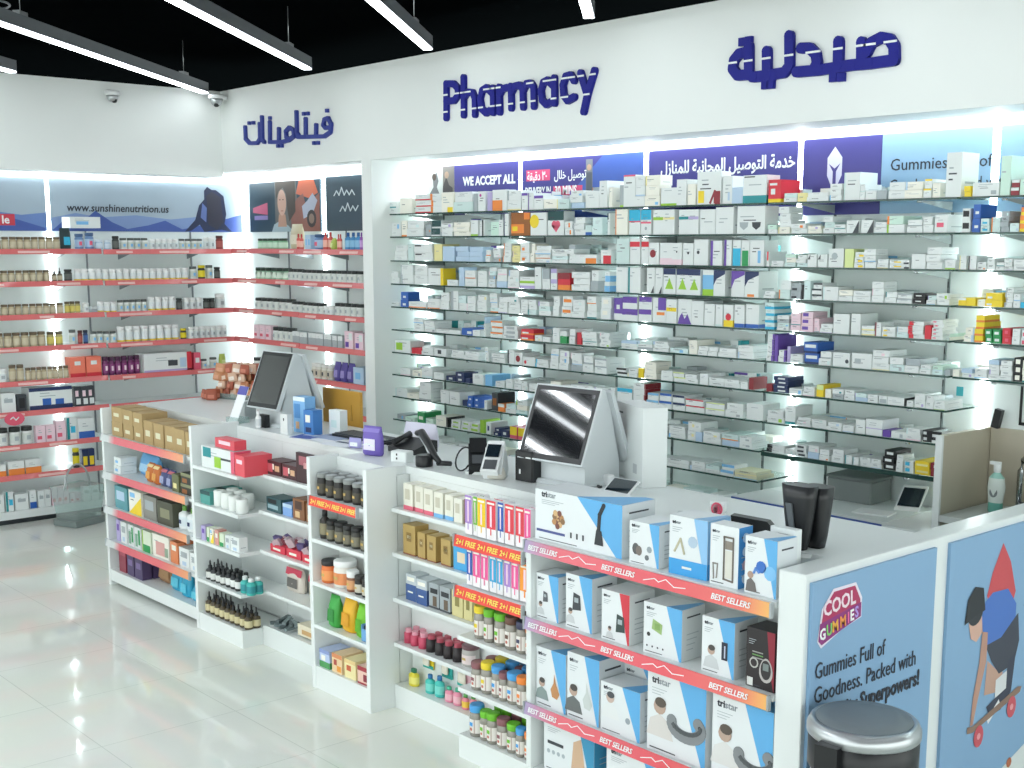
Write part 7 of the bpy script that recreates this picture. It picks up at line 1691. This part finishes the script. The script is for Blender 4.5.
# scanner stand and small things at the counter end
t = thing('hand_scanner_stand', 'tall black tapered device stand at the counter end', 'scanner', (-2.485, 3.44, ZC), 0)
b = MB(); n = 20
def taper2(b, cx, cy, w0, w1, d0, d1, z0, z1, m): 
    i = len(b.v); k_ = b.mi(m)
    for q in range(6):
        s = q/5; w = w0+(w1-w0)*s**.7; d = d0+(d1-d0)*s
        for k in range(n): a = 2*PI*k/n; b.v.append((cx+w/2*math.copysign(abs(math.cos(a))**.6, math.cos(a)), cy+d/2*math.copysign(abs(math.sin(a))**.6, math.sin(a)), z0+(z1-z0)*s))
    for q in range(5):
        for k in range(n): b.f.append((i+q*n+k, i+q*n+(k+1) % n, i+(q+1)*n+(k+1) % n, i+(q+1)*n+k)); b.m.append(k_); b.sm.append(True)
    b.f.append(tuple(i+n-1-k for k in range(n))); b.f.append(tuple(i+5*n+k for k in range(n))); b.m += [k_, k_]; b.sm += [False, False]
taper2(b, .03, -.07, .06, .125, .04, .07, .0, .215, 'blackplastic'); b.build('front_shell', t)
b = MB(); taper2(b, .055, -.005, .05, .10, .05, .08, .0, .205, 'blackplastic'); b.build('rear_shell', t)
b = MB(); b.hexa([(.015, -.102, .07), (.035, -.102, .07), (.035, -.098, .07), (.015, -.098, .07)], [(.0, -.108, .155), (.024, -.108, .155), (.024, -.10, .155), (.0, -.10, .155)], '5A6064'); b.box(.01, -.0985, .045, .045, -.093, .05, 'w'); b.build('window', t)
t = thing('charging_dock', 'low black charging dock standing behind the mask box', 'dock', (-2.69, 3.42, ZC), .35); b = MB(); b.yprism([(-.07, 0), (.07, 0), (.075, .03), (.055, .05), (-.075, .06)], 0, .04, 'blackplastic'); b.build('dock', t)
t = thing('paper_slip', 'small white slip with a red print lying before the tall black stand', 'card', (-2.40, 3.29, ZC), .5); b = MB(); b.box(-.045, -.025, 0, .045, .025, .001, 'w'); b.box(-.035, -.018, .001, .005, .018, .0014, 'D98A8A'); b.box(-.03, -.022, .001, .0, -.018, .0014, 'k'); b.disc(0, 0, .0, 0, 'k') if False else None; b.build('slip', t)
t = thing('round_tag_pack', 'small clear pack with a red ringed emblem on the counter', 'pack', (-2.96, 3.56, ZC), .2); b = MB(); carton_into(b, .06, .02, .055, 'w,o:p:.5:.5:.45,o:w:.5:.5:.32,x:K:.3:.5:.2:.6', 3); b.build('pack', t)
t = thing('flat_pouch', 'flat silver pouch on the counter behind the small watch box', 'pouch', (-2.98, 3.44, ZC), .2); b = MB(); b.obox((0, 0, .012), .12, .08, .012, (.1, 0, .2), 'C4C9CC'); b.build('pouch', t)
# ================================================================ sink corner and work bench things
t = thing('splash_partition', 'beige partition with a white edge between the bench and the sink', 'partition', (-3.055, 5.225, .80)); b = MB(); b.box(0, 0, 0, .03, .43, .436, 'beige_lam'); b.build('panel', t); b = MB(); b.box(-.002, -.014, 0, .032, 0, .438, 'white_lam'); b.build('edge_band', t)
t = thing('splash_back', 'beige splash back along the wall behind the sink', 'splashback', (-3.02, 5.64, .87)); b = MB(); b.box(0, 0, 0, 1.5, .018, .368, 'beige_lam'); b.build('panel', t)
t = thing('sink_counter', 'grey counter with a round steel basin behind the end wall', 'counter', (-3.02, 5.21, 0))
b = MB(); b.box(0, 0, .84, 1.1, .43, .87, 'C4CAC8'); b.build('worktop', t); b = MB(); b.box(.02, .22, 0, 1.1, .43, .84, 'white_lam'); b.build('carcass', t); b = MB(); b.lathe([(.12, .871), (.17, .8715), (.175, .877), (.165, .878), (.15, .874), (.10, .8712)], 'chrome', 24, c=(.32, .2)); b.lathe([(.14, .8705), (.14, .8722)], '5E6866', 24, c=(.32, .2)); b.build('basin', t)
t = thing('tap', 'tall curved steel tap over the sink', 'tap', (-2.80, 5.52, .87)); b = MB(); b.lathe([(.025, 0), (.022, .02), (.014, .03)], 'chrome', 14); b.tube([(0, 0, .02), (0, 0, .20), (.01, 0, .25), (.05, -.0, .285), (.10, 0, .28), (.13, 0, .25)], .013, 'chrome', 10); b.build('spout', t); b = MB(); b.tube([(.01, 0, .05), (.07, -.02, .06)], .007, 'chrome', 8); b.build('lever', t)
t = thing('soap_bottle', 'clear green soap bottle with a white pump beside the tap', 'soap bottle', (-2.87, 5.44, .8722)); b = MB(); b.lathe([(.03, 0, '6FB8A8'), (.036, .01, '6FB8A8'), (.034, .05, 'DCE6E0'), (.042, .12, 'DCE6E0'), (.036, .165, '9CD0C4'), (.015, .19, 'w'), (.018, .195, 'w'), (.018, .225, 'w'), (.01, .23, 'w')], '6FB8A8', 16, sy=.7); b.build('body', t); b = MB(); b.box(-.035, -.008, .225, .015, .008, .24, 'w'); b.build('pump', t); b = MB(); b.disc(0, .10, .02, -.0265, '7A8484', 12, 1.2); b.build('label', t)
t = thing('wall_gadget', 'small black device on the ledge of the beige splash back', 'device', (-3.0, 5.62, 1.24)); b = MB(); b.obox((.02, .0, .045), .035, .03, .09, (0, .2, 0), 'blackplastic'); b.build('body', t)
t = thing('sticky_note', 'small turquoise note stuck on the wall beside the light strip', 'note', (-3.22, 5.655, 1.37)); b = MB(); b.box(0, 0, 0, .035, .003, .045, '3FA9B4'); b.build('note', t)
t = thing('wall_frame', 'black edged frame on the wall above the tap', 'frame', (-2.89, 5.65, 1.26)); b = MB(); b.box(0, 0, 0, .25, .008, .015, 'blackplastic'); b.box(0, 0, .25, .25, .008, .265, 'blackplastic'); b.box(0, 0, 0, .012, .008, .265, 'blackplastic'); b.box(.238, 0, 0, .25, .008, .265, 'blackplastic'); b.box(.01, .003, .01, .24, .007, .255, 'D9DEDD'); b.build('frame', t)
t = thing('storage_case', 'dark grey storage box on the work bench below the thick shelf', 'box', (-3.80, 5.44, .8025), .03); b = MB(); b.bbox(0, 0, 0, .26, .2, .115, '7A8280', .008); b.build('box', t); b = MB(); b.bbox(-.004, -.004, .115, .264, .204, .13, '6A7270', .006); b.build('lid', t)
t = thing('display_reader', 'white stand with a small dark screen on the work bench', 'tablet', (-3.36, 5.5, .8025), .35); b = MB(); b.hexa([(-.06, -.04, .0), (.06, -.04, 0), (.06, -.025, 0), (-.06, -.025, 0)], [(-.03, .035, .115), (.09, .035, .115), (.09, .05, .115), (-.03, .05, .115)], 'whiteplastic'); b.build('frame', t); b = MB(); b.face([(-.046, -.03, .022), (.06, -.03, .022), (.078, .026, .106), (-.026, .026, .106)], 'screenglass'); b.build('display_panel', t); b = MB(); b.box(.02, .05, 0, .03, .055, .09, 'whiteplastic'); b.build('leg', t)
t = thing('paper_sheet', 'white paper pad lying on the work bench before the storage box', 'paper', (-3.42, 5.3, .8025), .2); b = MB(); b.box(-.09, -.06, 0, .09, .06, .008, 'w'); b.build('pad', t)
# ================================================================ waste bin and stool
t = thing('waste_bin', 'round steel waste bin with a dark lid in front of the slogan banner', 'bin', (-2.025, 3.135, -.0))
b = MB(); b.lathe([(.148, .0), (.152, .01), (.152, .56)], 'silver', 36); b.build('body', t)
b = MB(); b.lathe([(.156, .56), (.162, .57), (.162, .662), (.156, .667)], 'blackplastic', 36); b.build('collar', t)
b = MB(); b.lathe([(.160, .662), (.166, .668), (.166, .69), (.158, .707), (.145, .713), (.143, .709)], 'silver', 40); b.build('rim', t)
b = MB(); b.lathe([(.144, .705), (.140, .714), (.09, .722), (.0001, .725)], '6E787E', 40); b.build('lid', t)
b = MB(); b.obox((.0, -.17, .615), .07, .05, .12, (0, 0, .15), 'blackplastic'); b.build('hinge_block', t)
b = MB(); b.lathe([(.153, 0), (.157, .0), (.157, .03), (.153, .035)], 'blackplastic', 30); b.build('foot_ring', t)
t = thing('clear_basket', 'low clear plastic bin with an arched steel handle on the floor by the side wall', 'basket', (-9.32, 3.72, 0), .35)
b = MB(); b.prism([(-.12, -.14), (.12, -.14), (.12, .14), (-.12, .14)], .004, .05, '7A8684'); b.build('base', t)
b = MB(); b.hexa([(-.10, -.12, .05), (.10, -.12, .05), (.10, .12, .05), (-.10, .12, .05)], [(-.13, -.15, .30), (.13, -.15, .30), (.13, .15, .30), (-.13, .15, .30)], 'acrylic'); b.build('body', t)
b = MB(); b.tube([(0, -.12*math.cos(a), .28+.18*math.sin(a)) for a in [PI*k/12 for k in range(13)]], .008, 'silver', 8); b.build('handle', t)
